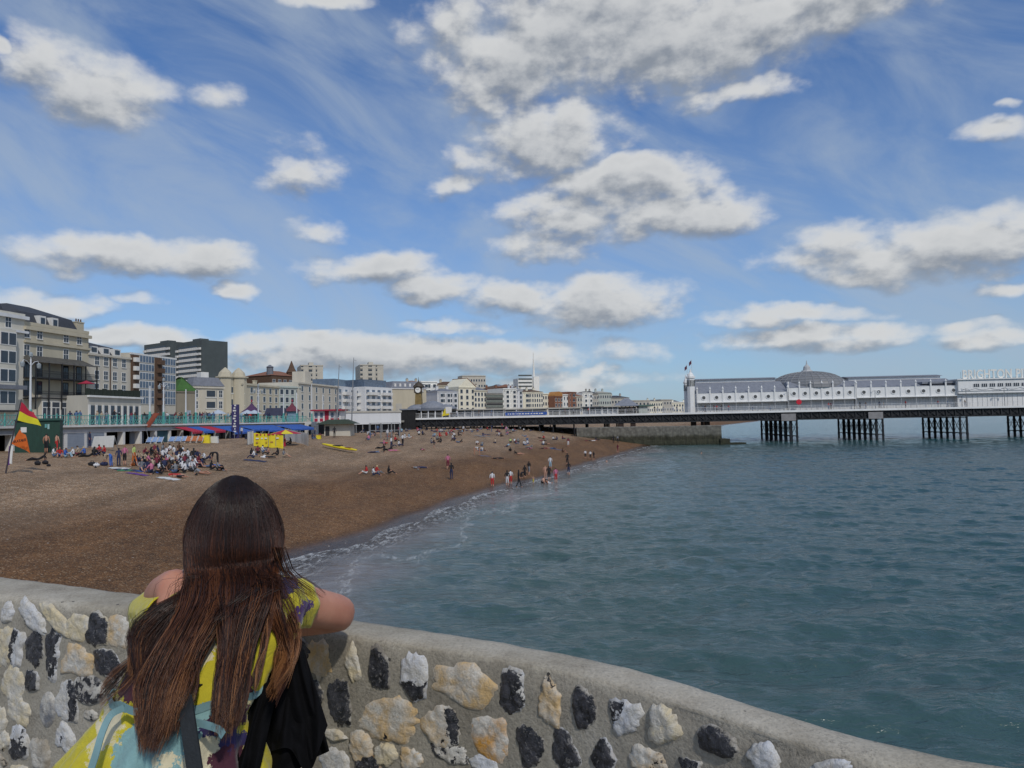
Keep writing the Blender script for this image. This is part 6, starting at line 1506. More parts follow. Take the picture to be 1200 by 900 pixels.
far = [ # name, label, px0, px1, ytop, wall, rows, cols, Y, roof, rise
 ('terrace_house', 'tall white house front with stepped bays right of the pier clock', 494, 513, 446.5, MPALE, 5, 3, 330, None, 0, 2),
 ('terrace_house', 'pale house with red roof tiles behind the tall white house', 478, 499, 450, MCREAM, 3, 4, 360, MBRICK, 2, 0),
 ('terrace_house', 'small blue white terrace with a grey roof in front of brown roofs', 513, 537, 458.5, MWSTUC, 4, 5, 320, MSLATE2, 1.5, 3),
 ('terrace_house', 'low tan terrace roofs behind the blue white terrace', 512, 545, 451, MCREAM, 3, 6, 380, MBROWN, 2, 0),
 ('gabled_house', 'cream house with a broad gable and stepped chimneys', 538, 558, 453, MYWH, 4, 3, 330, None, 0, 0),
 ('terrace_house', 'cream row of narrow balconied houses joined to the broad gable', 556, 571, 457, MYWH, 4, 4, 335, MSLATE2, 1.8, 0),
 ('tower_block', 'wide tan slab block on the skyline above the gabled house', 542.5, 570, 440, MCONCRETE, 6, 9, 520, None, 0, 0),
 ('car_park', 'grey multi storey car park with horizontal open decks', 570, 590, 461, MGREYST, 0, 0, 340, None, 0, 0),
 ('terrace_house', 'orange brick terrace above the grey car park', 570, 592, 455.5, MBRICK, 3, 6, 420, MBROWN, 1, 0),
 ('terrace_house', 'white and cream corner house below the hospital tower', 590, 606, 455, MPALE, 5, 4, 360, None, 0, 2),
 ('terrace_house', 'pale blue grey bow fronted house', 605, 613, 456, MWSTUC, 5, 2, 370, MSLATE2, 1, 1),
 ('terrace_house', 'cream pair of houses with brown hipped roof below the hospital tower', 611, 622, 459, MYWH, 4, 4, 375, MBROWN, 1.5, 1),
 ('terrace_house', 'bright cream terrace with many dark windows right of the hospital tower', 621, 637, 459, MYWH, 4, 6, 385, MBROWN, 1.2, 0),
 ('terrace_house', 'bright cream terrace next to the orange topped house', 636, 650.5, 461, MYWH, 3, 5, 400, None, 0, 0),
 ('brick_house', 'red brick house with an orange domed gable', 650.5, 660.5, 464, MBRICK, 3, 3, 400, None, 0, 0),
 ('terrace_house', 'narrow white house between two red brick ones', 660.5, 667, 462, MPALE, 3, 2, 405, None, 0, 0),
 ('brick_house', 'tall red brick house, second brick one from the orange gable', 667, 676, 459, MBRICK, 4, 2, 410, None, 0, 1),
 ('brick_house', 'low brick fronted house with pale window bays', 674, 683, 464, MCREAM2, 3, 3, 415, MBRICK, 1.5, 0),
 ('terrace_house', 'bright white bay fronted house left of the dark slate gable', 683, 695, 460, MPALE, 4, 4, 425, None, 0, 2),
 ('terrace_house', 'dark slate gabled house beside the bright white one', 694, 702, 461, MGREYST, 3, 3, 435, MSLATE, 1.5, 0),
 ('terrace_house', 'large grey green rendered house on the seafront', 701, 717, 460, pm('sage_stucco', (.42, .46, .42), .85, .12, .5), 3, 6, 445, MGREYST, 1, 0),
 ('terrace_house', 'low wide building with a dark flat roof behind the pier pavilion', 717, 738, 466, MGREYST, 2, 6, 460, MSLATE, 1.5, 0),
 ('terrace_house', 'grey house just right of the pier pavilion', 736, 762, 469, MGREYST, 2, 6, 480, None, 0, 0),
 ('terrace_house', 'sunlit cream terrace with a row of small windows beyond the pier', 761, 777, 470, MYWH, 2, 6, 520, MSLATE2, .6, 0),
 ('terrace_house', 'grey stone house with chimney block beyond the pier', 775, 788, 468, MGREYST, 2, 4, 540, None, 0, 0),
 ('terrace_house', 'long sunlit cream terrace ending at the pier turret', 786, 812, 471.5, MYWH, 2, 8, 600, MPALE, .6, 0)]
for (nm, lab, pa, pb, yt, wl, rows, cols, Y, rf, ri, by) in far:
    b = terr(nm, lab, pa, pb, yt, wl, rows, cols, Ya=Y, Yb=Y + 6, roof=rf, rise=ri, bay=by, dep=12, ww=1.3, wh=1.7, z0=.2, chims=2 if (rf and nm == 'terrace_house') else 0, zb=7.0)
    if nm == 'gabled_house':
        mb = MB(); w, h = b.w, b.h; mb.add([(0, 0, h), (w, 0, h), (w / 2, 0, h + 3.8), (0, 12, h), (w, 12, h), (w / 2, 12, h + 3.8)], [(0, 1, 2), (5, 4, 3), (0, 2, 5, 3), (2, 1, 4, 5), (1, 0, 3, 4)]); b.put(mb, 'gable', wl); b.chim(w * .8, h + 1, 2, 1.5)
        mb = MB(); mb.hexa([(w / 2, -.1, h + 3.82), (w + .4, -.1, h - .1), (w + .4, 12.1, h - .1), (w / 2, 12.1, h + 3.82), (w / 2, -.1, h + 4.1), (w + .4, -.1, h + .2), (w + .4, 12.1, h + .2), (w / 2, 12.1, h + 4.1)]); b.put(mb, 'roof', MBRICK)
    if nm == 'car_park':
        for r in range(5): b.box('deck_band', -.1, -.3, b.h * r / 5 + .5, b.w + .1, -.004, b.h * r / 5 + 1.6, pm('green_grey_band', (.16, .18, .16), .8, .2, 1)); b.box('opening', .2, -.05, b.h * r / 5 + 1.7, b.w - .2, -.003, b.h * r / 5 + 2.5, MDARK)
    if 'orange domed' in lab:
        mb = MB(); n = 12; vs = [(b.w / 2 + b.w * .5 * math.cos(math.pi * k / n), y, b.h + b.w * .32 * math.sin(math.pi * k / n)) for y in (-.2, 5) for k in range(n + 1)]
        mb.add(vs, [tuple(range(n + 1)), tuple(reversed(range(n + 1, 2 * n + 2)))] + [(k + 1, k, n + 1 + k, n + 2 + k) for k in range(n)]); b.put(mb, 'dome_gable', MORA)
# hospital tower
b = Bld('hospital_tower', 'white banded tower block with a thin mast on the skyline', 608, 600, 632, 606, 443.5, MPALE, 12).walls()
for r in range(9): b.box('window_band', b.w * .02, -.15, b.h * .35 + r * 3.0, b.w * .68, -.004, b.h * .35 + r * 3.0 + 1.2, MDGT)
b.box('stair_tower', b.w * .72, -2, 0, b.w * 1.0, -.01, b.h + 1.5, MPALE)
mb = MB(); zt = b.L(629, 413)[1]; mb.tube([(b.w * .82, 2, b.h + 1), (b.w * .82, 2, b.h + (zt - b.h) * .5), (b.w * .82, 2, zt)], [1.0, .7, .2], 6); b.put(mb, 'mast', MPALE)

# skyline filler of roofs rising on the hill behind
fr = random.Random(21)
k = 0
for (pa, pb, y0, y1, Y) in ((262, 330, 444, 448, 300), (330, 470, 449, 455, 400), (470, 600, 453, 458, 560), (600, 720, 461, 466, 640), (720, 812, 471, 475, 800)):
    px = pa
    while px < pb:
        w = fr.uniform(9, 18); m = fr.choice([MCREAM, MWSTUC, MCREAM2, MBRICK, MGREYST])
        b = Bld('town_house', None, px, Y + fr.uniform(-20, 20), min(px + w, pb + 4), Y + fr.uniform(-10, 25), fr.uniform(y0, y1), m, 10, zb=7.0, group='roofs of the town behind the seafront').walls()
        b.grid(2, 4, 1.3, 1.6, z0=.6); b.hip(fr.uniform(1, 2.5), fr.choice([MSLATE, MSLATE2, MBROWN, MBRICK]))
        col = {MCREAM: 'cream', MWSTUC: 'white', MCREAM2: 'pale cream', MBRICK: 'red brick', MGREYST: 'grey'}[m]
        TH = globals().setdefault('_TH', []); TH.append((b.o, col, px)); px += w * fr.uniform(.85, 1.4)
marks = [(262, 'behind the turreted cream hotel'), (300, 'behind the long cream terrace'), (330, 'behind the grey green house'), (360, 'near the left cream tower block'), (395, 'behind the white flats'), (425, 'near the right cream tower block'), (465, 'behind the pier clock'), (505, 'behind the blue white terrace'), (540, 'near the broad gable'), (575, 'above the car park'), (605, 'near the hospital tower'), (640, 'behind the orange gabled house'), (680, 'behind the bright white bay house'), (715, 'behind the pier pavilion'), (750, 'behind the sunlit terrace beyond the pier'), (785, 'left of the pier turret')]
cnt = {}
for (o, col, px) in _TH:
    w = [t for p, t in marks if p <= px + 2][-1]; cnt.setdefault((col, w), []).append(o)
for (col, w), os_ in cnt.items():
    for k, o in enumerate(os_): o['label'] = f"small {col} town house {w}" + ('' if len(os_) == 1 else f", number {['one', 'two', 'three'][min(k, 2)]} from the left"); o['category'] = 'house'
# ============================================================ the pier
PO = D(470, 495, 176); PB = D(1170, 480, 165); PO.z = PB.z = 0
PU = (PB - PO).normalized(); PV = Vector((-PU.y, PU.x, 0))
PANG = math.atan2(PU.y, PU.x)
ZD = 7.3
def pl(px, py=480, off=0.0):
    d = ray(px, py); t = (PO + PV * off - CAMP).dot(PV) / d.dot(PV); p = CAMP + d * t
    return (p - PO).dot(PU), p.z
def px_(px, off=0.0): return pl(px, 480, off)[0]
def pz(px, py, off=0.0): return pl(px, py, off)[1]
MPIER = pm('pier_iron', (.018, .020, .024), .7, .5, 1.2); MRUST = pm('rusty_iron', (.05, .028, .02), .85, .5, 1.5); MPW = pm('pier_white', (.76, .76, .75), .6, .12, .8, streak=True); MPDECK = pm('deck_timber', (.20, .17, .14), .9, .3, 1)
pier = empty('pier', PO, PANG, 'long seaside pier on dark iron legs reaching out over the water', 'pier')
XE = 175.0; DW = 27.0
def pb(name, mb, mat=None, parent=None, smooth=False): return mb.build(name, mat, parent or pier, smooth)
mb = MB(); mb.box(-2, .02, ZD - .25, XE, DW, ZD); pb('deck', mb, MPDECK)
mb = MB(); mb.box(px_(482), -.12, ZD - .42, XE, .0, ZD + .03); pb('deck_edge', mb, MPW)
# lattice girders under the deck
mb = MB(); x = 0; zb_ = ZD - 2.25
xs_ = px_(482)
for yy in (.15, 6.5, 13, 19.5, 26):
    mb.box(xs_, yy, ZD - .55, XE, yy + .25, ZD - .26); mb.box(xs_ + 2, yy, zb_, XE, yy + .25, zb_ + .25)
    x = xs_ + 2
    while x < XE - 2.2:
        for (xa, xb) in ((x, x + 2.0), (x + 2.0, x)):
            mb.tube([(xa, yy + .12, zb_ + .1), (xb, yy + .12, ZD - .45)], .09, 4)
        mb.box(x - .06, yy, zb_, x + .06, yy + .2, ZD - .3); x += 2.0
mb.box(xs_, .42, zb_ + .35, XE, .5, ZD - .45)
for x in np.arange(xs_, XE, 2.0): mb.box(x, .2, zb_ + .4, x + .2, DW, ZD - .3)
pb('girder', mb, MPIER)
# pile bents
def bent(x, nrow=5, rows=2, z0=-2.0, z1=ZD - 2.25, r=.24, gap=2.2, mat=None, dep=26):
    mb = MB(); ys = [.6 + (dep - 1.4) * i / (nrow - 1) for i in range(nrow)]
    for q in range(rows):
        for y in ys:
            mb.tube([(x - q * gap, y, z0), (x - q * gap, y, z1)], [r * 1.15, r], 8)
            for zz in (z0 + (z1 - z0) * .45, z0 + (z1 - z0) * .75): mb.tube([(x - q * gap, y, zz - .12), (x - q * gap, y, zz + .12)], r * 1.4, 8)
        for zz in (1.35, z1 - .2): mb.tube([(x - q * gap, ys[0], zz), (x - q * gap, ys[-1], zz)], .09, 5)
        for i in range(nrow - 1):
            mb.tube([(x - q * gap, ys[i], 1.35), (x - q * gap, ys[i + 1], z1 - .2)], .06, 4); mb.tube([(x - q * gap, ys[i + 1], 1.35), (x - q * gap, ys[i], z1 - .2)], .06, 4)
    for y in ys:
        for zz in (1.35, z1 - .2): mb.tube([(x, y, zz), (x - (rows - 1) * gap, y, zz)], .08, 5)
    return mb
for i, p in enumerate((934, 1035, 1134, 1236)):
    o = pb('pile_bent', bent(px_(p), nrow=(7, 8, 7, 7)[i], rows=2, gap=1.5, dep=(27, 25, 19, 16)[i]), MPIER)
mb = MB(); mb.box(px_(915), -.25, ZD - 2.4, px_(932), -.13, ZD - .75); pb('concrete_panel', mb, pm('panel_concrete', (.26, .25, .25), .9, .25, 1.2))
mb = MB(); mb.box(px_(1017), -.25, ZD - 2.3, px_(1034), -.13, ZD - .75); pb('concrete_panel', mb, pm('panel_concrete', (.26, .25, .25), .9, .25, 1.2))
for p, ya in ((742, .3), (728, .3), (815, 2.3), (827, 2.3), (831, 2.3)):
    mb = MB(); mb.box(px_(p) - .6, ya, .5, px_(p) + (.5 if p != 827 else -.1), ya + 1.4, ZD - 2.2); pb('brick_support', mb, MRUST)
x = xs_ + 1
k = 0
while x < px_(735):
    mb = MB()
    for y in (.8, 7, 13, 20, 26): mb.tube([(x, y, 1.5), (x, y, zb_)], .16, 6)
    mb.tube([(x, .8, 4.9), (x, 26, 5.0)], .07, 4)
    pb('land_support', mb, MPIER); x += 3.3 if k % 2 else 5.0; k += 1
# railing on the seaward edge
mb = MB(); x = xs_
for zz in (.35, .72, 1.08): mb.tube([(xs_, .03, ZD + zz), (XE, .03, ZD + zz)], .03 if zz > 1 else .018, 4)
while x < XE: mb.tube([(x, .03, ZD), (x, .03, ZD + 1.15)], .04, 4); x += 1.9
pb('railing', mb, MPW)
x = xs_; mb = MB()
while x < XE: mb.tube([(x, .03, ZD + .05), (x, .03, ZD + 1.05)], .008, 3); x += .19
pb('railing_bars', mb, MPW)

# ---- the arcade building: two wings, domed hall, sign hall
FO = 3.6     # front wall behind the deck edge
arcb = empty('pier_arcade', PO + PU * px_(900) , PANG, 'long white pavilion on the pier with round windows, slate roof and a glazed dome', 'building'); AX = px_(900)
def ab(name, mb, mat=None, parent=None, smooth=False):
    mb.v = [(a - AX, b, c) for a, b, c in mb.v]; return mb.build(name, mat, parent or arcb, smooth)
za = ZD
def wing(p0, p1, ytop0, ycan0, pref, wins, name='wing'):
    x0, x1 = px_(p0, FO), px_(p1, FO); zt = pz(pref, ytop0, FO - 1.2); zc = pz(pref, ycan0, FO - 1.2)
    mb = MB(); mb.box(x0, FO, ZD + .004, x1, 22, zc - .05); ab('lower_wall', mb, pm('verandah_wall', (.62, .63, .63), .7, .15, 1.0, streak=True))
    mb = MB(); mb.box(x0, FO - 1.2, zc, x1, 22.2, zt); ab('upper_wall', mb, MPW)
    mb = MB(); mb.box(x0, FO - 1.6, zc - .18, x1, FO - 1.0, zc - .002); ab('canopy', mb, MPW)
    pitch = (x1 - x0) / len(wins)
    mbp = MB(); mbc = MB()
    for i in range(len(wins) + 1):
        x = x0 + pitch * i
        mbp = MB(); mbp.box(x - .16, FO - 1.36, zc - .3, x + .16, FO - 1.203, zt + .9); mbp.lathe([(.2, 0), (.24, .2), (.06, .55), (.02, .8)], (x, FO - 1.28, zt + .9), 6)
        ab('pilaster', mbp, MPW); mbk = MB(); mbk.tube([(x, FO - 1.3, ZD), (x, FO - 1.3, zc - .15)], .07, 6); ab('verandah_column', mbk, pm('verandah_iron', (.45, .46, .47), .6, .2, 2))
    for i in range(len(wins)):   # scalloped boards between posts and panel seams on the ground floor
        for k in range(5):
            xx = x0 + pitch * (i + k / 5); mbc.box(xx - .02, FO - .03, ZD + .1, xx + .02, FO - .002, zc - .4)
    ab('wall_panelling', mbc, pm('verandah_iron', (.45, .46, .47), .6, .2, 2))
    zw = (zt + zc) / 2
    for i, w in enumerate(wins):
        x = x0 + pitch * (i + .5); mb = MB(); n = 20
        for (r0, r1, d0, d1, m) in ((0, .40, .02, .05, pm('porthole_glass', (.10, .10, .10), .2, .3, 3)), (.40, .56, .0, .12, MPW)):
            vs = []; 
            for yy in (FO - 1.2 - d1, FO - 1.2 + .01):
                for k in range(n): a = 2 * math.pi * k / n; vs.append((x + r1 * math.cos(a), yy, zw + r1 * math.sin(a)))
                for k in range(n): a = 2 * math.pi * k / n; vs.append((x + max(r0, .001) * math.cos(a), yy, zw + max(r0, .001) * math.sin(a)))
            fs = [(k, (k + 1) % n, n + (k + 1) % n, n + k)[::-1] for k in range(n)] + [(k, (k + 1) % n, 2 * n + (k + 1) % n, 2 * n + k) for k in range(n)]
            fs = [(k, n + k, n + (k + 1) % n, (k + 1) % n)[::-1] for k in range(n)] + [(k, 2 * n + k, 2 * n + (k + 1) % n, (k + 1) % n) for k in range(n)]
            mb.add(vs, fs, m)
        ab('round_window', mb)
    return x0, x1, zc, zt
def roof(x0, x1, zt, zr, name='roof', clere=True):
    mb = MB(); mb.add([(x0, FO - 1.25, zt + .003), (x1, FO - 1.25, zt + .003), (x1, 9, zr), (x0, 9, zr), (x0, 16, zr), (x1, 16, zr), (x1, 22.3, zt + .003), (x0, 22.3, zt + .003)], [(0, 1, 2, 3), (3, 2, 5, 4), (4, 5, 6, 7), (0, 3, 4, 7), (1, 6, 5, 2)])
    ab(name, mb, MSLATE2)
    if clere:
        mb = MB(); mb.box(x0 + 1, 9.5, zr + .003, x1 - 1, 15.5, zr + .7, MPW); mb.hexa([(x0 + .6, 9, zr + .703), (x1 - .6, 9, zr + .703), (x1 - .6, 16, zr + .703), (x0 + .6, 16, zr + .703), (x0 + .6, 12, zr + 1.1), (x1 - .6, 12, zr + 1.1), (x1 - .6, 13, zr + 1.1), (x0 + .6, 13, zr + 1.1)], MSLATE2); ab('clerestory', mb)
MSLATE2 = pm('blue_grey_slate', (.21, .225, .26), .65, .25, 1.5)
w1 = wing(816.5, 922, 460, 470.5, 868, range(7))
roof(w1[0], w1[1] + .2, w1[3], pz(868, 447.5, 9))
w2 = wing(922.8, 1001, 453.8, 467.5, 960, range(6))
xm = (w2[0] + w2[1]) / 2; zr = pz(960, 446, 9)
w3 = wing(1002, 1124, 452.8, 464.5, 1060, range(7))
roof(w3[0], w3[1], w3[3], pz(1060, 444.5, 9))
# dome: ribs and bands of grey panels
mb = MB(); rx = (px_(1004, 12) - px_(916, 12)) / 2; zb2 = w2[3]; zt2 = pz(960, 435.5, 12); n = 32; m = 9
V = []; F = []
for i in range(m + 1):
    t = i / m * math.pi / 2 * .97
    for k in range(n):
        a = 2 * math.pi * k / n; rr = math.cos(t) ** .85; V.append((xm + rx * rr * math.cos(a), 12.5 + 10.5 * rr * math.sin(a), zb2 + .02 + (zt2 - zb2) * math.sin(t)))
for i in range(m):
    for k in range(n): F.append((i * n + k, i * n + (k + 1) % n, (i + 1) * n + (k + 1) % n, (i + 1) * n + k))
F += [tuple(range(m * n, m * n + n))]
mb.add(V, F); dome = ab('dome', mb, pm('dome_panels', (.20, .205, .215), .5, .2, 1))
mb = MB()
for k in range(n):
    mb.tube([Vector(V[i * n + k]) * 1.0 + Vector((0, 0, .05)) for i in range(m + 1)], .07, 4, None, False)
for i in range(1, m): 
    ring = [Vector(V[i * n + k]) + Vector((0, 0, .05)) for k in range(n)]; mb.tube(ring + [ring[0]], .06, 4, None, False)
o = ab('dome_ribs', mb, pm('rib_grey', (.27, .28, .29), .6, .1, 2), parent=dome)
mb = MB(); mb.lathe([(1.6, 0), (1.3, .5), (.95, .55), (.8, 1.4), (.2, 2.0), (.05, 3.0)], (xm, 12.5, zt2 - .1), 10); ab('dome_finial', mb, pm('rib_white', (.42, .43, .44), .6, .1, 2))
# lower glass skirt roof before the dome
mb = MB(); mb.hexa([(w2[0], FO - 1.25, w2[3] + .003), (w2[1], FO - 1.25, w2[3] + .003), (w2[1], 20, w2[3] + .003), (w2[0], 20, w2[3] + .003), (w2[0] + .5, 5.5, w2[3] + 1.5), (w2[1] - .5, 5.5, w2[3] + 1.5), (w2[1] - .5, 18, w2[3] + 1.5), (w2[0] + .5, 18, w2[3] + 1.5)]); ab('hall_roof', mb, MSLATE2)
# octagonal turrets at the landward end
for (pa, pb2, yt, yy, nm) in ((806.5, 815.8, 441, FO - 1.2, 'turret'), (802.5, 808, 447.2, FO + 13, 'turret')):
    x0, x1 = px_(pa, yy), px_(pb2, yy); zt = pz(pa, yt, yy); r = (x1 - x0) / 2; c = ((x0 + x1) / 2, yy + r, 0)
    mb = MB(); mb.lathe([(r, ZD), (r, zt - .5), (r * 1.2, zt - .45), (r * 1.2, zt), (r * .9, zt + .05), (r * .75, zt + .5), (.25, zt + 1.0), (.08, zt + 1.8)], c, 8, MPW, ph=.5)
    for k in range(8):
        a = 2 * math.pi * k / 8; cx_, cy_ = c[0] + (r * .925 + .02) * math.cos(a), c[1] + (r * .925 + .02) * math.sin(a)
        tx, ty = -math.sin(a), math.cos(a); w = r * .16; nx, ny = math.cos(a) * .03, math.sin(a) * .03
        for s in (-1, 1):
            ox, oy = tx * s * w * 1.2, ty * s * w * 1.2
            q = [(cx_ + ox - tx * w * .7, cy_ + oy - ty * w * .7), (cx_ + ox + tx * w * .7, cy_ + oy + ty * w * .7)]
            mb.add([(q[0][0] + nx, q[0][1] + ny, zt - 2.4), (q[1][0] + nx, q[1][1] + ny, zt - 2.4), (q[1][0] + nx, q[1][1] + ny, zt - .9), (q[0][0] + nx, q[0][1] + ny, zt - .9)], [(0, 1, 2, 3)], MDGT)
    ab(nm, mb)
for (px0, y0, py_, off) in ((811.5, 424, 441, 0), (806, 430, 446, 8)):
    x = px_(px0 + 1, FO + off); z1 = pz(px0, y0 - 3, FO + off); z0 = pz(px0, py_, FO + off)
    fl = empty('flagpole', PO + PU * x + PV * (FO + off) + Vector((0, 0, z0 - 1)), PANG, ('taller' if off == 0 else 'shorter') + ' thin flagpole with a small dark red flag on the pier turret', 'flagpole')
    mb = MB(); mb.tube([(0, 0, 0), (-.1, 0, z1 - z0 + 1)], .05, 5); mb.build('pole', MLAMP, fl)
    mb = MB(); h = z1 - z0 + 1
    for side in (0, .02): mb.add([(-.1 - .12 * k, side + .08 * math.sin(k), h - .2 - .9 * j - .12 * k) for k in range(6) for j in (0, 1)], [(2 * k, 2 * k + 1, 2 * k + 3, 2 * k + 2) for k in range(5)])
    mb.build('flag', pm('dark_flag', (.10, .02, .05), .8, .3, 4), fl)
# small half round porch left of the verandah
# ---- sign hall
sh = empty('sign_hall', PO + PU * px_(1160), PANG, 'white pier hall with small windows in a band and large letters on its roof', 'building'); AX2 = px_(1160)
def sb_(name, mb, mat=None, parent=None):
    mb.v = [(a - AX2, b, c) for a, b, c in mb.v]; return mb.build(name, mat, parent or sh)
x0 = px_(1124.3, FO - 2); x1 = px_(1262, FO - 2); zt = pz(1160, 444.5, FO - 2); zm = pz(1160, 460.5, FO - 2)
mb = MB(); mb.box(x0, FO - 2, zm, x1, 23, zt); sb_('upper_wall', mb, MPW)
mb = MB(); mb.box(x0, FO - 1.3, ZD + .004, x1, 22, zm - .003); sb_('lower_wall', mb, MPW)
mb = MB(); mb.box(x0 - .3, FO - 2.3, zt + .003, x1 + .3, 23.2, zt + .25); sb_('roof_edge', mb, MPW)
mb = MB(); mb.box(px_(1080, FO) , FO - .9, w3[3] + .5, x0 + .3, 20, zt - .2); sb_('link_roof', mb, MSLATE2)
zw0, zw1 = pz(1160, 452.5, FO - 2), pz(1160, 449.8, FO - 2)
xx = px_(1142, FO - 2)
while xx < x1 - 2:
    mb = MB(); mb.box(xx, FO - 2.06, zw0 - .1, xx + 1.35, FO - 2.003, zw1 + .1, MGLS)
    for k in range(4): mb.box(xx + k * .43 - .02, FO - 2.10, zw0 - .1, xx + k * .43 + .06, FO - 2.065, zw1 + .1, MPW)
    sb_('window', mb); xx += 1.75
mb = MB()      # swags under the windows
k = 0; xx = x0 + .5
while xx < x1 - 2.5:
    n = 12
    for i in range(n):
        a, b2 = i / n, (i + 1) / n; za_ = lambda t: zm + 1.15 - .35 * math.sin(math.pi * t)
        mb.tube([(xx + 3.2 * a, FO - 2.05, za_(a)), (xx + 3.2 * b2, FO - 2.05, za_(b2))], .05, 4)
    xx += 3.25
sb_('swag', mb, pm('verandah_iron', (.45, .46, .47), .6, .2, 2))
for yb_ in (457.6, 460.5):
    z = pz(1160, yb_, FO - 2); mb = MB(); mb.box(x0, FO - 2.12, z - .05, x1, FO - 2.003, z + .06); sb_('moulding', mb, pm('verandah_iron', (.45, .46, .47), .6, .2, 2))
mb = MB(); xx = x0
while xx < x1: mb.box(xx, FO - 1.36, ZD + .1, xx + .05, FO - 1.303, zm - .1); xx += 1.1
sb_('panel_joint', mb, pm('verandah_iron', (.45, .46, .47), .6, .2, 2))
# letters
fz = zt + .3; lh = pz(1160, 432.6, FO - 2) - fz
cu = bpy.data.curves.new('sign_text', 'FONT'); cu.body = 'BRIGHTON PIER'; cu.size = lh * 1.42; cu.extrude = .12; cu.offset = .055; cu.space_character = 1.06
to = bpy.data.objects.new('sign_letters', cu); COL.objects.link(to); bpy.context.view_layer.update()
wt = px_(1187, FO - 2) - px_(1131, FO - 2)
dg = bpy.context.evaluated_depsgraph_get(); mt = bpy.data.meshes.new_from_object(to.evaluated_get(dg)); bpy.data.objects.remove(to)
co = np.array([v.co[:] for v in mt.vertices]); full = co[:, 0].max() - co[:, 0].min(); co[:, 0] -= co[:, 0].min()
sx = wt / (full * 8.0 / 12.35) * .98; sz = lh / co[:, 1].max()
for v, c in zip(mt.vertices, co): v.co = (px_(1131, FO - 2) - AX2 + c[0] * sx, FO - 1.6 - c[2], fz + c[1] * sz)
mt.materials.clear(); mt.materials.append(MPALE)
lo = bpy.data.objects.new('sign_letters', mt); COL.objects.link(lo); lo.parent = sh
mb = MB(); xa = px_(1130, FO - 2); xb = xa + full * sx + 1
xx = xa
while xx < xb: mb.tube([(xx, FO - 1.2, zt + .2), (xx, FO - 1.2, fz + lh * .8)], .025, 4); xx += 2.6
mb.tube([(xa, FO - 1.2, fz + .1), (xb, FO - 1.2, fz + .1)], .03, 4)
sb_('sign_frame', mb, MSTEEL)

# ---- landward half: shelters, pavilion, clock tower, entrance
def shelter(p0, p1, ytop, label, off=7.5, glass=True, wallm=None, roofm=None, dep=5, name='pier_shelter', postn=None):
    x0, x1 = px_(p0, off), px_(p1, off); zt = pz((p0 + p1) / 2, ytop, off)
    r = empty(name, PO + PU * x0 + PV * off + Vector((0, 0, ZD)), PANG, label, 'shelter'); W = x1 - x0; H = zt - ZD
    mb = MB(); mb.box(-.5, -1.0, H - .28, W + .5, dep + .5, H); mb.build('roof', roofm or MGREYST, r)
    n = postn or max(3, int(W / 2.6))
    mb = MB(); mb.box(0, .35, .0, W, dep, .9); mb.build('base_wall', wallm or MWSTUC, r)
    mb = MB()
    if glass: mb.box(.05, .5, .903, W - .05, dep - .2, H - .285); mb.build('glazing', pm('shelter_glass', (.16, .20, .25), .15, .6, .6), r)
    for k in range(n + 1):
        mb = MB(); mb.box(W * k / n - .08, -.4, .0, W * k / n + .08, -.24, H - .285); mb.box(W * k / n - .1, .25, .0, W * k / n + .1, .345, H - .285); mb.build('post', MPW, r)
    return r
shelter(528, 553, 479.5, 'low flat roofed shelter with cream posts nearest the pier clock')
shelter(555, 590, 479, 'long white shelter with grey roof, second from the pier clock')
shelter(592, 640, 478.5, 'long shelter with dark windows above the blue banner')
shelter(643, 680, 477.5, 'flat roofed kiosk block with stickers right of the blue banner', wallm=MCREAM2)
shelter(683, 705, 476.5, 'blue grey glazed kiosk with white posts', roofm=MSLATE)
shelter(706, 724, 475.5, 'pale kiosk next to the dark pavilion', wallm=MWSTUC)
bn = empty('banner', PO + PU * px_(592) + Vector((0, -.2, ZD)), PANG, 'long blue banner fixed to the pier railing', 'banner')
mb = MB(); W = px_(641) - px_(592); mb.box(0, -.02, .15, W, .02, .85, MBLU)
xx = .6; br = random.Random(3)
while xx < W - .8:
    w = br.uniform(.15, .6); mb.box(xx, -.045, .38, xx + w, -.022, .62, MWH); xx += w + br.uniform(.12, .35)
mb.build('banner_sheet', None, bn)
# pavilion with peaked roof
x0, x1 = px_(724, 8), px_(764, 8); pv = empty('pavilion', PO + PU * x0 + PV * 8 + Vector((0, 0, ZD)), PANG, 'open pavilion with a steep grey peaked roof and green counter on the pier', 'pavilion'); W = x1 - x0; H = pz(745, 475.5, 8) - ZD; Hr = pz(738, 466.5, 12) - ZD
mb = MB(); mb.hexa([(-1, -1, H), (W * .62, -1, H), (W * .62, 8, H), (-1, 8, H), (W * .24, 3, Hr), (W * .34, 3, Hr), (W * .34, 4.5, Hr), (W * .24, 4.5, Hr)]); mb.build('peaked_roof', MSLATE2, pv)
mb = MB(); mb.box(W * .6, 0, H * .92, W + .5, 7, H * .92 + .35); mb.build('flat_roof', pm('green_roof_edge', (.10, .16, .14), .8, .2, 2), pv)
mb = MB(); mb.box(W * .62, .5, 0, W - 1, 6, H * .9); mb.build('counter', pm('sage_stucco', (.42, .46, .42), .85, .12, .5), pv)
for k in range(6): mb = MB(); mb.box(W * .115 * k - .1, -.6, 0, W * .115 * k + .1, -.4, H); mb.build('post', MIRON, pv)
mb = MB(); mb.box(.2, 4, 0, W * .58, 7, H * .9); mb.build('back_wall', MDARK, pv)
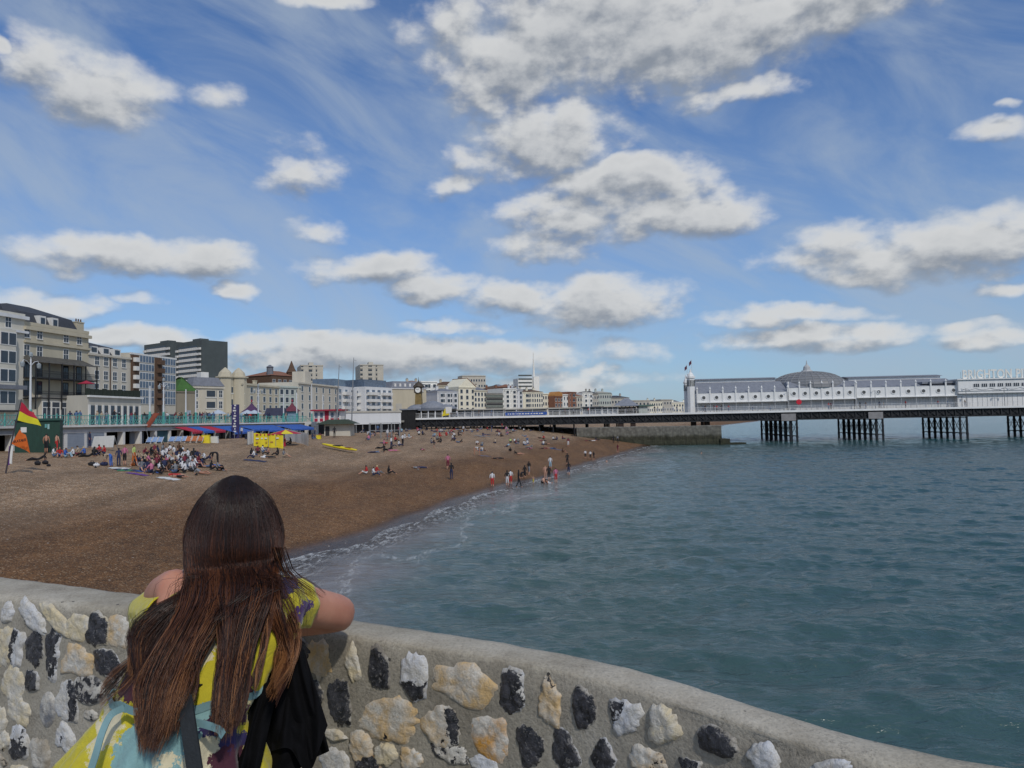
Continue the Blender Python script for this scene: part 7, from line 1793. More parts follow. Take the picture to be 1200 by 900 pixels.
# clock tower
xc = px_(491, 6); ct = empty('clock_tower', PO + PU * xc + PV * 6 + Vector((0, 0, ZD)), PANG, 'small domed clock tower with gilded shaft above the pier entrance', 'clock tower')
hz = lambda y: pz(491, y, 6) - ZD
s = .72
mb = MB(); mb.hexa([(-.9, -.9, 1.5), (.9, -.9, 1.5), (.9, .9, 1.5), (-.9, .9, 1.5), (-s, -s, hz(460.5)), (s, -s, hz(460.5)), (s, s, hz(460.5)), (-s, s, hz(460.5))]); mb.build('shaft', pm('gilded_brown', (.22, .15, .05), .6, .4, 2), ct)
mb = MB(); mb.box(-1.0, -1.0, hz(460.4), 1.0, 1.0, hz(454)); mb.box(-1.2, -1.2, hz(454) + .003, 1.2, 1.2, hz(454) + .25); cl = mb.build('clock_case', pm('brown_bronze', (.06, .045, .03), .6, .3, 3), ct)
zc = (hz(460.4) + hz(454)) / 2
for (dx, dy) in ((0, -1), (1, 0), (-1, 0), (0, 1)):
    mb = MB(); n = 24; t = (-dy, dx); R0 = .68
    for (rr, d, m) in ((R0, 1.06, MPALE), ):
        vs = [(dx * dd + t[0] * rr * math.cos(2 * math.pi * k / n), dy * dd + t[1] * rr * math.cos(2 * math.pi * k / n), zc + rr * math.sin(2 * math.pi * k / n)) for dd in (1.002, d) for k in range(n)]
        mb.add(vs, [tuple(range(n, 2 * n))] + [(k, (k + 1) % n, n + (k + 1) % n, n + k) for k in range(n)], m)
    for (ang, ln, w) in ((1.1, .36, .06), (2.6, .55, .045)):
        a = Vector((math.cos(ang), math.sin(ang))); b2 = Vector((-a.y, a.x)) * w
        q = [(a * 0 + b2), (a * ln + b2), (a * ln - b2), (a * 0 - b2)]
        mb.add([(dx * 1.08 + t[0] * v.x, dy * 1.08 + t[1] * v.x, zc + v.y) for v in q], [(0, 1, 2, 3)], MIRON)
    mb.build('clock_face', None, cl)
mb = MB(); mb.lathe([(1.4, 0), (1.25, .25), (.9, .7), (.45, 1.0), (.18, 1.15), (.07, 1.7), (.02, 2.4)], (0, 0, hz(454) + .26), 12); mb.build('cupola', pm('brown_bronze', (.06, .045, .03), .6, .3, 3), ct)
# entrance hall with grey domed roofs and the black gate house
en = empty('entrance_hall', PO + PU * px_(486, 3) + PV * 3 + Vector((0, 0, ZD)), PANG, 'open entrance hall with low grey domed roofs around the clock tower', 'building')
W = px_(527, 3) - px_(486, 3); H = pz(505, 481, 3) - ZD
mb = MB(); mb.box(-2, -1, H, W, 9, H + .25); mb.build('roof_slab', MSLATE2, en)
for (xx, r, h) in ((W * .05, 3.2, 1.6), (W * .42, 3.8, 2.2), (W * .80, 3.0, 1.3)):
    mb = MB(); mb.lathe([(r, 0), (r * .92, h * .35), (r * .7, h * .65), (r * .35, h * .9), (.1, h)], (xx, 3.5, H + .252), 16); mb.build('dome_roof', MSLATE2, en, True)
for k in range(6): mb = MB(); mb.tube([(W * k / 5, -.6, 0), (W * k / 5, -.6, H)], .14, 8); mb.build('column', MPW, en)
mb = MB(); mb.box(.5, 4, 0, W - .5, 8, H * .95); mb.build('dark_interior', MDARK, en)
gh = empty('gate_house', PO + PU * px_(470.5) + Vector((0, 0, 4.5)), PANG, 'black boarded structure under the pier entrance', 'shed')
W = px_(487) - px_(470.5); mb = MB(); mb.box(0, -.6, 0, W, 8, pz(478, 480.5) - 4.5); 
for k in range(9): mb.box(W * k / 8 - .06, -.68, 0, W * k / 8 + .06, -.603, pz(478, 480.5) - 4.5)
mb.build('boards', pm('black_boards', (.014, .014, .016), .8, .4, 1.5), gh)
mb = MB(); mb.box(-.3, -.9, pz(478, 480.5) - 4.497, W + .3, 8.3, pz(478, 479) - 4.5); mb.build('roof', MSLATE2, gh)
# yellow and white flag on the rail by the clock
fg = empty('flag', PO + PU * px_(522) + Vector((0, -.1, ZD)), PANG, 'yellow and white triangular flag on the pier railing near the clock', 'flag')
mb = MB(); mb.tube([(0, 0, 0), (0, 0, 3.0)], .04, 5, MSTEEL)
mb.hexa([(-.9, -.03, .3), (1.0, -.03, .6), (1.0, 0, .6), (-.9, 0, .3), (-.1, -.03, 2.2), (.1, -.03, 2.0), (.1, 0, 2.0), (-.1, 0, 2.2)], MYEL); mb.hexa([(.2, -.06, .9), (1.5, -.06, 1.2), (1.5, -.035, 1.2), (.2, -.035, .9), (0, -.06, 2.5), (1.6, -.06, 2.5), (1.6, -.035, 2.5), (0, -.035, 2.5)], MWH); mb.build('flag_cloth', None, fg)
# red lifebuoy disc on the verandah
db = empty('disc_sign', PO + PU * px_(936.5, FO - 1.7) + PV * (FO - 1.75) + Vector((0, 0, ZD)), PANG, 'round bright red disc sign hung under the pier canopy', 'sign')
mb = MB(); zz = pz(936.5, 471, FO - 1.7) - ZD; n = 20
vs = [(.62 * math.cos(2 * math.pi * k / n), y, zz + .62 * math.sin(2 * math.pi * k / n)) for y in (-.08, .0) for k in range(n)]
mb.add(vs, [tuple(range(n)), tuple(reversed(range(n, 2 * n)))] + [(k, n + k, n + (k + 1) % n, (k + 1) % n) for k in range(n)]); mb.build('disc', pm('bright_red', (.55, .01, .03), .5, .1, 3), db)
# lamp standards on the pier
for i, p in enumerate((691, 924.5, 1027, 1134, 1179)):
    r = empty('lamp_post', PO + PU * px_(p) + Vector((0, .1, ZD)) + PV * .25, PANG, ['tall thin lamp post by the blue grey kiosk on the pier', 'lamp post left of the domed hall', 'lamp post right of the domed hall', 'lamp post at the joint of the sign hall', 'lamp post before the sign hall wall'][i], 'lamp post', 'lamp posts on the pier')
    h = 4.6 if p < 900 else 4.2
    mb = MB(); mb.tube([(0, 0, 0), (0, 0, h)], [.09, .05], 6); mb.tube([(-.8, 0, h - .25), (0, 0, h - .05), (.8, 0, h - .25)], .035, 5); mb.build('pole', MSTEEL if p > 900 else MLAMP, r)
    for sx_ in (-.8, .8): mb = MB(); mb.lathe([(.05, 0), (.2, -.12), (.16, -.4), (.03, -.45)], (sx_, 0, h - .2), 8); mb.build('lantern', MLAMP, r)
# groyne of rock and concrete
gr_pts = [(848, 522.0), (838, 526)]
gA = G(846, 521, 0); gx0 = gA.x; gy0 = gA.y
gr = empty('stone_groyne', (gx0, gy0, 0), 0, 'rough stone groyne with weed darkened foot running out under the pier', 'groyne')
mb = MB(); n = 120; zg = D(810, 499, gy0).z; V = []
L0 = D(676, 505, gy0 + 8).x - gx0
prof_ = [(-.6, -2), (-.4, 0.3), (-.1, 1.2), (.0, zg * .62), (.03, zg - .1), (.3, zg), (2.5, zg), (3.0, zg - .2), (3.2, -2)]
for i in range(n + 1):
    t = i / n; x = L0 * (1 - t) ; 
    yoff = 8 * (1 - t)
    for (y, z) in prof_:
        zz = z
        p = Vector((x, yoff + y * (1 if t < .97 else 1), zz)); nz_ = noise.noise(p * .9) * .35 + noise.noise(p * 2.7) * .18
        V.append((p.x, p.y + (nz_ if z < zg * .62 else nz_ * .4), p.z + (nz_ * .3 if z > 0 else 0)))
mp_ = len(prof_)
mb.add(V, [(i * mp_ + k, (i + 1) * mp_ + k, (i + 1) * mp_ + k + 1, i * mp_ + k + 1) for i in range(n) for k in range(mp_ - 1)] + [tuple(range(mp_)), tuple(reversed(range(n * mp_, n * mp_ + mp_)))])
mb.box(-.5, -.8, -2, 1.6, 3.4, zg * .30); mb.box(1.0, -.6, -2, 5.2, 2.6, .35)
def mat_groyne():
    m, nt, b = newmat('groyne_stone'); L = nt.links
    geo = nt.nodes.new('ShaderNodeNewGeometry'); s = nt.nodes.new('ShaderNodeSeparateXYZ'); L.new(geo.outputs['Position'], s.inputs[0])
    n1 = nnode(nt, 'ShaderNodeTexNoise', Scale=.9, Detail=7, Roughness=.7); L.new(geo.outputs['Position'], n1.inputs['Vector'])
    v = nnode(nt, 'ShaderNodeTexVoronoi', Scale=1.5); L.new(geo.outputs['Position'], v.inputs['Vector'])
    ad = nnode(nt, 'ShaderNodeMath', operation='MULTIPLY_ADD'); L.new(n1.outputs[0], ad.inputs[0]); ad.inputs[1].default_value = 1.2; L.new(s.outputs[2], ad.inputs[2])
    r = nnode(nt, 'ShaderNodeValToRGB'); mr = nnode(nt, 'ShaderNodeMapRange'); L.new(ad.outputs[0], mr.inputs[0]); mr.inputs[1].default_value = .3; mr.inputs[2].default_value = 4.8; L.new(mr.outputs[0], r.inputs[0])
    e = r.color_ramp.elements; e[0].position = 0; e[0].color = (.025, .03, .014, 1); e[1].position = 1; e[1].color = (.19, .18, .155, 1); x = e.new(.48); x.color = (.05, .048, .03, 1); x = e.new(.60); x.color = (.16, .155, .13, 1)
    m2 = nnode(nt, 'ShaderNodeMapRange'); L.new(v.outputs['Distance'], m2.inputs[0]); m2.inputs[3].default_value = 1.15; m2.inputs[4].default_value = .55
    sc = nnode(nt, 'ShaderNodeVectorMath', operation='SCALE'); L.new(r.outputs[0], sc.inputs[0]); L.new(m2.outputs[0], sc.inputs['Scale']); L.new(sc.outputs[0], b.inputs['Base Color'])
    b.inputs['Roughness'].default_value = .9; bp = nnode(nt, 'ShaderNodeBump', Strength=1.0); bp.inputs['Distance'].default_value = .2; L.new(n1.outputs[0], bp.inputs['Height']); L.new(bp.outputs[0], b.inputs['Normal'])
    return m
mb.build('stone_body', mat_groyne(), gr)
# ============================================================ things on the beach and promenade
def frame(name, pos, rz, label, cat, group=None): return empty(name, pos, rz, label, cat, group)
# flags: pole stuck in the shingle, lifeguard flag and orange wind flag
base = B(6.5, 555); Yf = base.y
fp = frame('flagpole', base, 0, 'leaning beach pole flying the red and yellow lifeguard flag above an orange wind flag', 'flagpole')
def F3(px, py, dy=0): return D(px, py, Yf + dy) - base
mb = MB(); mb.tube([F3(6.5, 556), F3(14, 515), F3(25, 468)], [.05, .045, .03], 6); mb.build('pole', pm('dark_pole', (.05, .04, .05), .6, .2, 5), fp)
def cloth(corners, name, mats, nx=14, ny=10, amp=.10, split=None, seed=0, parent=None):
    """four corners tl, tr, br, bl: a rippling flag of two sheets"""
    tl, tr, br, bl = corners; V = []; Fc = []; mi = []
    for s in (0, 1):
        for j in range(ny + 1):
            for i in range(nx + 1):
                u, v = i / nx, j / ny; p = (tl.lerp(tr, u)).lerp(bl.lerp(br, u), v)
                V.append(p + Vector((0, 1, .15)) * (amp * math.sin(u * 6 + v * 2.2 + seed) * u) + Vector((0, .012 * s, 0)))
        o = s * (nx + 1) * (ny + 1)
        for j in range(ny):
            for i in range(nx):
                a = o + j * (nx + 1) + i; Fc.append((a, a + nx + 1, a + nx + 2, a + 1) if not s else (a, a + 1, a + nx + 2, a + nx + 1)); mi.append(1 if (split is not None and (j + .5) / ny > split) else 0)
    me = bpy.data.meshes.new(name); me.from_pydata([tuple(v) for v in V], [], Fc)
    for m in mats: me.materials.append(m)
    me.polygons.foreach_set('material_index', mi); me.polygons.foreach_set('use_smooth', [True] * len(mi))
    o = bpy.data.objects.new(name, me); COL.objects.link(o); o.parent = parent; return o
cloth([F3(25.2, 471), F3(38, 484), F3(48, 499.5), F3(20.5, 492.5)], 'lifeguard_flag', [pm('flag_red', (.42, .012, .04), .75, .15, 3), pm('flag_yellow', (.66, .60, .02), .75, .12, 3)], split=.46, amp=.12, seed=1, parent=fp)
of = cloth([F3(23, 503.5), F3(29, 510), F3(36, 531), F3(13.5, 520)], 'wind_flag', [pm('flag_orange', (.62, .13, .015), .75, .15, 3)], amp=.10, seed=2, parent=fp)
# faint dark lettering across the orange flag
cu = bpy.data.curves.new('flag_text', 'FONT'); cu.body = 'INFLATABLES'; cu.size = .24; cu.extrude = .004; cu.offset = .008
to = bpy.data.objects.new('flag_text', cu); COL.objects.link(to); bpy.context.view_layer.update(); dg = bpy.context.evaluated_depsgraph_get(); mt = bpy.data.meshes.new_from_object(to.evaluated_get(dg)); bpy.data.objects.remove(to)
a = F3(15.5, 519.5, -.35); b_ = F3(32, 516.5, -.35); w = max(v.co.x for v in mt.vertices)
for v in mt.vertices:
    t = v.co.x / w; p = a.lerp(b_, t); v.co = (p.x, p.y - v.co.z - .14 * abs(math.sin(t * 5)), p.z + v.co.y)
mt.materials.clear(); mt.materials.append(pm('flag_ink', (.04, .015, .01), .8, .1, 3)); lo = bpy.data.objects.new('lettering', mt); COL.objects.link(lo); lo.parent = of
cloth([F3(11.5, 521), F3(15.5, 523), F3(14.5, 544), F3(11, 543)], 'white_streamer', [MWH], amp=.04, seed=3, parent=fp)
cloth([F3(10.5, 523), F3(12.3, 522), F3(10.8, 545), F3(8.5, 545)], 'purple_streamer', [CLM['purple']], amp=.03, seed=5, parent=fp)
# second small red flag over the railing
b2 = pr_at(s_px(171), .4, 4.5); fr_ = frame('feather_flag', b2, 0, 'tilted rust red feather flag on a pole beside the railing', 'flag')
Y2 = b2.y
mb = MB(); mb.tube([Vector((0, 0, 0)), D(171, 500, Y2) - b2, D(186, 483, Y2) - b2], .03, 5); mb.build('pole', MSTEEL, fr_)
cloth([D(180, 484, Y2 - .1) - b2, D(187, 484, Y2 - .1) - b2, D(175, 501, Y2 - .1) - b2, D(169, 500, Y2 - .1) - b2], 'flag_cloth', [pm('rust_flag', (.28, .07, .04), .8, .2, 3)], amp=.05, parent=fr_)
# dark green hut
A = B(17, 526.5); Bq = B(70, 525.5); zg = 4.35; hy = 63.0
A = D(17, 526, hy); Bq = D(70, 525.5, hy + 1.5)
hut = frame('beach_hut', (A.x, A.y, zg), math.atan2(Bq.y - A.y, Bq.x - A.x), 'dark green boarded hut with a white notice at the top of the beach', 'hut'); W = math.hypot(Bq.x - A.x, Bq.y - A.y); H = D(40, 493, hy).z - zg
mb = MB(); mb.box(0, 0, -.6, W, 2.6, H)
for k in range(26): mb.box(W * k / 26 + .02, -.025, -.5, W * (k + .85) / 26, -.002, H - .15)
mb.build('boarding', MGREENH, hut)
mb = MB(); mb.hexa([(-.1, -.15, H + .003), (W + .1, -.15, H + .003), (W + .1, 2.8, H + .003), (-.1, 2.8, H + .003), (.1, .2, H + .2), (W - .1, .2, H + .2), (W - .1, 2.6, H + .2), (.1, 2.6, H + .2)]); mb.build('roof', MGREENH, hut)
mb = MB(); mb.box(W * .13, -.06, H - 1.0, W * .26, -.03, H - .55); mb.build('notice', MBOARD, hut)
for k, (a, c) in enumerate(((.66, (.1, .3, .3)), (.72, (.25, .42, .42)))): mb = MB(); mb.box(W * a, -.06, H - .75 + .12 * (k == 0), W * (a + .045), -.03, H - .35 + .04); mb.build('symbol', pm(f'symbol_{"teal" if k == 0 else "pale"}', c, .7, .1, 3), hut)
# big whiteboard propped on the shingle
q = D(107, 525, 70); q2 = D(132, 526, 69); wb = frame('whiteboard', (q.x, q.y, gz(q.x, q.y)), math.atan2(q2.y - q.y, q2.x - q.x), 'wide whiteboard sign standing on the beach before the arches', 'sign'); W = math.hypot(q2.x - q.x, q2.y - q.y)
mb = MB(); mb.hexa([(0, 0, .25), (W, 0, .25), (W, .05, .25), (0, .05, .25), (.05, .25, 1.3), (W - .1, .25, 1.35), (W - .1, .30, 1.35), (.05, .30, 1.3)]); mb.build('panel', MBOARD, wb)
for xx in (.1, W - .1): mb = MB(); mb.tube([(xx, .1, 0), (xx, .3, 1.2)], .03, 5); mb.tube([(xx, .7, 0), (xx, .32, 1.2)], .03, 5); mb.build('leg', MSTEEL, wb)
# awnings on the arches
def awning(p0, p1, mat, label, drop=.6, out=2.4, z=6.35):
    s0_, s1_ = s_px(p0), s_px(p1); a = pr_at(s0_, .3, z); c = pr_at(s1_, .3, z); u = (c - a).normalized(); v = Vector((u.y, -u.x, 0))
    r = frame('awning', a, 0, label, 'awning', 'awnings over the beach shops'); n = 10; L_ = (c - a).length; V = []
    for j in range(4):
        t = j / 3
        for i in range(n + 1): V.append(u * (L_ * i / n) + v * (out * t) + Vector((0, 0, -drop * t - (.12 * math.sin(i / n * math.pi * 4) ** 2 if j else 0))))
    for i in range(n + 1): V.append(u * (L_ * i / n) + v * out + Vector((0, 0, -drop - .28)))
    mb = MB(); mb.add(V, [(j * (n + 1) + i, j * (n + 1) + i + 1, (j + 1) * (n + 1) + i + 1, (j + 1) * (n + 1) + i) for j in range(4) for i in range(n)]); o = mb.build('canvas', mat, r); so = o.modifiers.new('t', 'SOLIDIFY'); so.thickness = .04
    for e in (a * 0, u * L_): mb = MB(); mb.tube([e + v * out + Vector((0, 0, -drop)), e + v * out + Vector((0, 0, -1.9))], .04, 5); mb.build('pole', MSTEEL, r)
awning(202, 215, MRED, 'red shop awning, left of the pair'); awning(231, 244, MRED, 'red shop awning, right of the pair')
awning(217, 230, MBLU, 'blue shop awning between the two red ones'); awning(246, 272, MBLU, 'wide blue awning right of the red ones', .9, 3.5); awning(276, 296, MBLU, 'scalloped blue awning behind the purple banner'); awning(297, 318, MBLU, 'blue awning above the yellow windbreak', .8); awning(320, 350, MBLU, 'rightmost long blue awning by the stairs', .7, 3)
# advertising banner tower
q = D(276, 514, 104); tz = gz(q.x, q.y); tw = frame('banner_tower', (q.x, q.y, tz), 0, 'tall purple banner tower with white marks in front of the blue awnings', 'banner'); H = D(276, 474, 104).z - tz
mb = MB(); mb.box(-.5, -.15, 0, .5, .15, H, pm('purple_banner', (.035, .03, .12), .7, .2, 2))
for k in range(12): mb.box(-.3 + .1 * (k % 3), -.18, .5 + k * H / 13, .05 + .1 * (k % 2), -.153, .5 + k * H / 13 + .22, MWH)
mb.build('banner_body', None, tw)
# purple-grey shop counter, yellow bin, white panel, barrels, deckchairs
def smallbox(px, py, w, d, h, mat, name, label, cat, bev=True, group=None):
    q = B(px, py); r = frame(name, q, random.uniform(-.2, .2), label, cat, group)
    mb = MB(); mb.hexa([(-w / 2, -d / 2, -.05), (w / 2, -d / 2, -.05), (w / 2, d / 2, -.05), (-w / 2, d / 2, -.05), (-w * .45, -d * .42, h), (w * .45, -d * .42, h), (w * .45, d * .42, h), (-w * .45, d * .42, h)], mat); mb.box(-w * .5, -d * .47, h + .003, w * .5, d * .47, h + .06, mat); mb.build('bin_body' if 'bin' in name else 'panel', None, r); return r
smallbox(241.5, 519, .9, .6, .85, MYEL, 'salt_bin', 'yellow bin standing by the shop arches', 'bin'); smallbox(373.5, 514.5, .6, .5, .5, MYEL, 'salt_bin', 'small yellow box near the beach stairs', 'box'); smallbox(250, 519, 1.2, .3, .7, MBOARD, 'sign_board', 'white board beside the yellow bin', 'sign')
def deck(px, py, w, label, mat):
    q = B(px, py); r = frame('deckchairs', q, .1, label, 'deckchair', 'striped deckchairs before the arches'); 
    for k in range(3):
        mb = MB(); x = w * k / 3; n = 8; V = []
        for i in range(n + 1):
            t = i / n; V += [(x, -.5 + .9 * t, .2 + .55 * t * t), (x + w / 3 * .85, -.5 + .9 * t, .2 + .55 * t * t), (x, -.47 + .9 * t, .15 + .55 * t * t), (x + w / 3 * .85, -.47 + .9 * t, .15 + .55 * t * t)]
        mb.add(V, [f for i in range(n) for f in ((4 * i, 4 * i + 1, 4 * i + 5, 4 * i + 4), (4 * i + 2, 4 * i + 6, 4 * i + 7, 4 * i + 3), (4 * i, 4 * i + 4, 4 * i + 6, 4 * i + 2), (4 * i + 1, 4 * i + 3, 4 * i + 7, 4 * i + 5))], mat); mb.build('seat_canvas', None, r)
        mb = MB()
        for xx in (x, x + w / 3 * .85): mb.tube([(xx, -.5, 0), (xx, .4, .8)], .025, 4); mb.tube([(xx, .4, 0), (xx, -.2, .5)], .025, 4)
        mb.build('chair_frame', MWH, r)
MSTR = pm('blue_white_canvas', (.22, .32, .52), .8, .5, 9)
deck(172, 520, 1.9, 'blue and white striped deckchairs in front of the blue shutter', MSTR); deck(198, 519, 2.4, 'blue and white striped deckchairs below the red awning', MSTR)
deck(218, 519, 2.0, 'orange red deckchairs piled by the arches', pm('orange_canvas', (.42, .14, .05), .8, .4, 6))
# lifeguard post: windbreaks and parasol
def windbreak(p0, y0, p1, y1, h, label, mat, marks=None):
    a = B(p0, y0); c = B(p1, y1); L_ = math.hypot(c.x - a.x, c.y - a.y); r = frame('windbreak', a, math.atan2(c.y - a.y, c.x - a.x), label, 'windbreak'); dz = (c.z - a.z)
    n = 30; mb = MB(); V = []
    for s in (0, .03):
        for i in range(n + 1):
            t = i / n; y = .04 * math.sin(t * 18) + s
            for z in (.05, h * .5, h): V.append((L_ * t, y, z + dz * t + .03 * math.sin(t * 18)))
    m_ = 3 * (n + 1); mb.add(V, [q for i in range(n) for k in (0, 1) for q in ((i * 3 + k, i * 3 + 3 + k, i * 3 + 4 + k, i * 3 + 1 + k), (m_ + i * 3 + k, m_ + i * 3 + 1 + k, m_ + i * 3 + 4 + k, m_ + i * 3 + 3 + k))], mat)
    mb.build('windbreak_cloth', None, r)
    if marks:
        mb = MB(); wr_ = random.Random(9)
        for row in range(3):
            x = .3
            while x < L_ - .4:
                w = wr_.uniform(.12, .4); mb.box(x, -.09, h * (.82 - .28 * row), x + w, -.06, h * (.82 - .28 * row) + .14, marks[row % len(marks)]); x += w + wr_.uniform(.1, .35 if row == 0 else 1.1)
        mb.build('print', None, r)
    for k in range(5): mb = MB(); mb.tube([(L_ * k / 4, 0, 0), (L_ * k / 4, 0, h + .15 + dz * k / 4)], .03, 5); mb.build('stake', MSTEEL, r)
windbreak(297, 523.5, 332, 526, 1.55, 'yellow lifeguard windbreak printed with red marks', MYEL, [pm('flag_red', (.42, .012, .04), .75, .15, 3), MWH, MORA]); windbreak(290, 522, 297, 520, 1.5, 'short white windbreak at the left end of the yellow one', MWH); windbreak(334, 516, 361.5, 523, 1.5, 'long white windbreak right of the yellow one', MWH)
q = B(332, 522); ps = frame('parasol', q, 0, 'red and yellow lifeguard parasol over the yellow windbreak', 'parasol'); H = D(336, 504, q.y).z - q.z
mb = MB(); mb.tube([(0, 0, 0), (.2, 0, H)], .03, 6); mb.build('pole', MSTEEL, ps)
mb = MB(); n = 8; R0 = 1.9; V = [(.25, 0, H + .05)]
for k in range(n): a = 2 * math.pi * k / n; V.append((.25 + R0 * math.cos(a), R0 * math.sin(a), H - .42))
for k in range(n): mb.add([V[0], V[1 + k], V[1 + (k + 1) % n]], [(0, 1, 2)], pm('flag_red', (.42, .012, .04), .75, .15, 3) if k % 2 else MYEL)
o = mb.build('canopy', None, ps); so = o.modifiers.new('t', 'SOLIDIFY'); so.thickness = .03
smallbox(331, 523, .7, .4, .45, pm('flag_red', (.42, .012, .04), .75, .15, 3), 'cool_box', 'red cool box at the end of the yellow windbreak', 'box')
# rescue board
a = B(378, 524); c = B(418, 531.5); L_ = math.hypot(c.x - a.x, c.y - a.y); rb = frame('rescue_board', a, math.atan2(c.y - a.y, c.x - a.x), 'long yellow rescue board lying on the shingle', 'rescue board')
mb = MB(); n = 24; V = []
for i in range(n + 1):
    t = i / n; w = .34 * (math.sin(math.pi * min(1, max(0, t * .96 + .02))) ** .35); zc_ = .36 + (c.z - a.z) * t + .18 * abs(t - .5) ** 2
    for k in range(10): an = 2 * math.pi * k / 10; V.append((L_ * t, w * math.cos(an), zc_ + .17 * math.sin(an) * (w / .34)))
mb.add(V, [(i * 10 + k, i * 10 + (k + 1) % 10, i * 10 + 10 + (k + 1) % 10, i * 10 + 10 + k) for i in range(n) for k in range(10)] + [tuple(reversed(range(10))), tuple(range(n * 10, n * 10 + 10))]); mb.build('hull', MYEL, rb, True)
mb = MB(); mb.box(L_ * .36, -.3, .50 + (c.z - a.z) * .45, L_ * .56, .3, .58 + (c.z - a.z) * .45); mb.build('deck_pad', MDARK, rb)
mb = MB(); mb.box(L_ * .70, -.25, .50 + (c.z - a.z) * .75, L_ * .86, .25, .57 + (c.z - a.z) * .75); mb.build('deck_patch', MORA, rb)
# kiosk with green roof
A = D(380, 511, 112); Bq = D(412, 511, 113); zk = gz(A.x, A.y) - .3; W = Bq.x - A.x; kk = frame('kiosk', (A.x, A.y, zk), .02, 'cream kiosk with a low dark green roof at the foot of the beach stairs', 'kiosk'); H = D(396, 497, 112).z - zk
mb = MB(); mb.box(0, 0, 0, W, 3.4, H); mb.build('kiosk_wall', MCREAM2, kk)
mb = MB(); mb.hexa([(-1.1, -1, H + .003), (W + .8, -1, H + .003), (W + .8, 4.2, H + .003), (-1.1, 4.2, H + .003), (.4, .6, D(396, 491.5, 112).z - zk), (W - .8, .6, D(396, 491.5, 112).z - zk), (W - .8, 2.8, D(396, 491.5, 112).z - zk), (.4, 2.8, D(396, 491.5, 112).z - zk)]); mb.build('roof', pm('green_roof', (.035, .05, .03), .8, .3, 2), kk)
mb = MB(); mb.box(W * .05, -.08, 0, W * .2, -.003, H * .85); mb.build('door', MDARK, kk)
# stairs from promenade to beach
s0_ = s_px(356); a = pr_at(s0_, .1, 0); st = frame('stairs', (a.x, a.y, 0), pr_ang(s0_), 'concrete stairs with turquoise handrail going down to the beach', 'stairs')
mb = MB(); n = 14
for k in range(n): mb.box(k * .45, -2.2, 3.6, k * .45 + .45 + 3.0 * (k == 0) * 0, -.05, ZP - k * (ZP - 4.4) / n)
mb.build('steps', MWH, st)
mb = MB(); mb.tube([(0, -2.15, ZP + 1), (n * .45, -2.15, 5.4)], .04, 5); mb.tube([(0, -.15, ZP + 1), (n * .45, -.15, 5.4)], .04, 5)
for k in range(0, n, 2): mb.tube([(k * .45 + .2, -2.15, ZP - k * (ZP - 4.4) / n), (k * .45 + .2, -2.15, ZP + .95 - k * (ZP - 4.5) / n)], .025, 4)
mb.build('handrail', MTURQ, st)
# stall with red stripes
A = D(368, 495, 128); Bq = D(401, 495, 129); r = frame('stall', (A.x, A.y, ZP), 0, 'white seaside stall with red canopy edge and red lower panels', 'stall'); W = Bq.x - A.x; H = D(384, 481.5, 128).z - ZP
mb = MB(); mb.box(0, 0, 0, W, 3, H); mb.build('stall_wall', MWH, r); mb = MB(); mb.box(-.4, -.8, H + .003, W + .4, 3.2, H + .25); mb.build('canopy', MRED, r)
for k in range(5):
    if k == 2: mb = MB(); mb.box(W * .4, -.05, .05, W * .55, -.003, H); mb.build('panel', MRED, r); continue
    mb = MB(); mb.box(W * k / 5 + .1, -.05, .0, W * (k + 1) / 5 - .3, -.003, H * .3); mb.build('panel', MRED, r)
    mb = MB(); mb.box(W * k / 5 + .15, -.05, H * .38, W * (k + 1) / 5 - .3, -.003, H * .85); mb.build('window', MBGL, r)
# white hoarding
A = D(402, 496, 134); Bq = D(470, 496.5, 142); L_ = (Bq - A).length; r = frame('hoarding', (A.x, A.y, 0), math.atan2(Bq.y - A.y, Bq.x - A.x), 'long blank white hoarding on a dark undercroft beside the pier entrance', 'hoarding'); z0, z1 = D(440, 497, 138).z, D(440, 483.5, 138).z
mb = MB(); mb.box(0, 0, z0, L_, .4, z1); mb.build('hoarding_boards', MWSTUC, r); mb = MB(); mb.box(-.2, -.15, z1 + .003, L_ + .1, 1.0, z1 + .35); mb.build('hoarding_roof', MGREYST, r)
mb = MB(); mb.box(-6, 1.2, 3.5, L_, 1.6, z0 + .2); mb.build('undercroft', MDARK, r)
for k in range(10): mb = MB(); mb.tube([(L_ * k / 9, .2, 3.5), (L_ * k / 9, .2, z0)], .09, 6); mb.build('post', MSTEEL, r)
# climbing frames / trampolines by the hoarding
r = frame('climbing_frame', B(441, 514), .1, 'grey steel play frame with netting before the white hoarding', 'climbing frame'); mb = MB()
for x in (0, 1.6, 3.2, 4.4):
    for y in (0, 1.6): mb.tube([(x - 1, y, 0), (x - 1, y, 2.3)], .04, 5)
for y in (0, 1.6): mb.tube([(-1, y, 2.3), (3.4, y, 2.3)], .04, 5); mb.tube([(-1, y, 1.2), (3.4, y, 1.2)], .03, 5)
for x in (0, 1.6, 3.2): mb.tube([(x - 1, 0, 2.3), (x - 1, 1.6, 2.3)], .04, 5)
mb.build('steel_frame', MSTEEL, r)
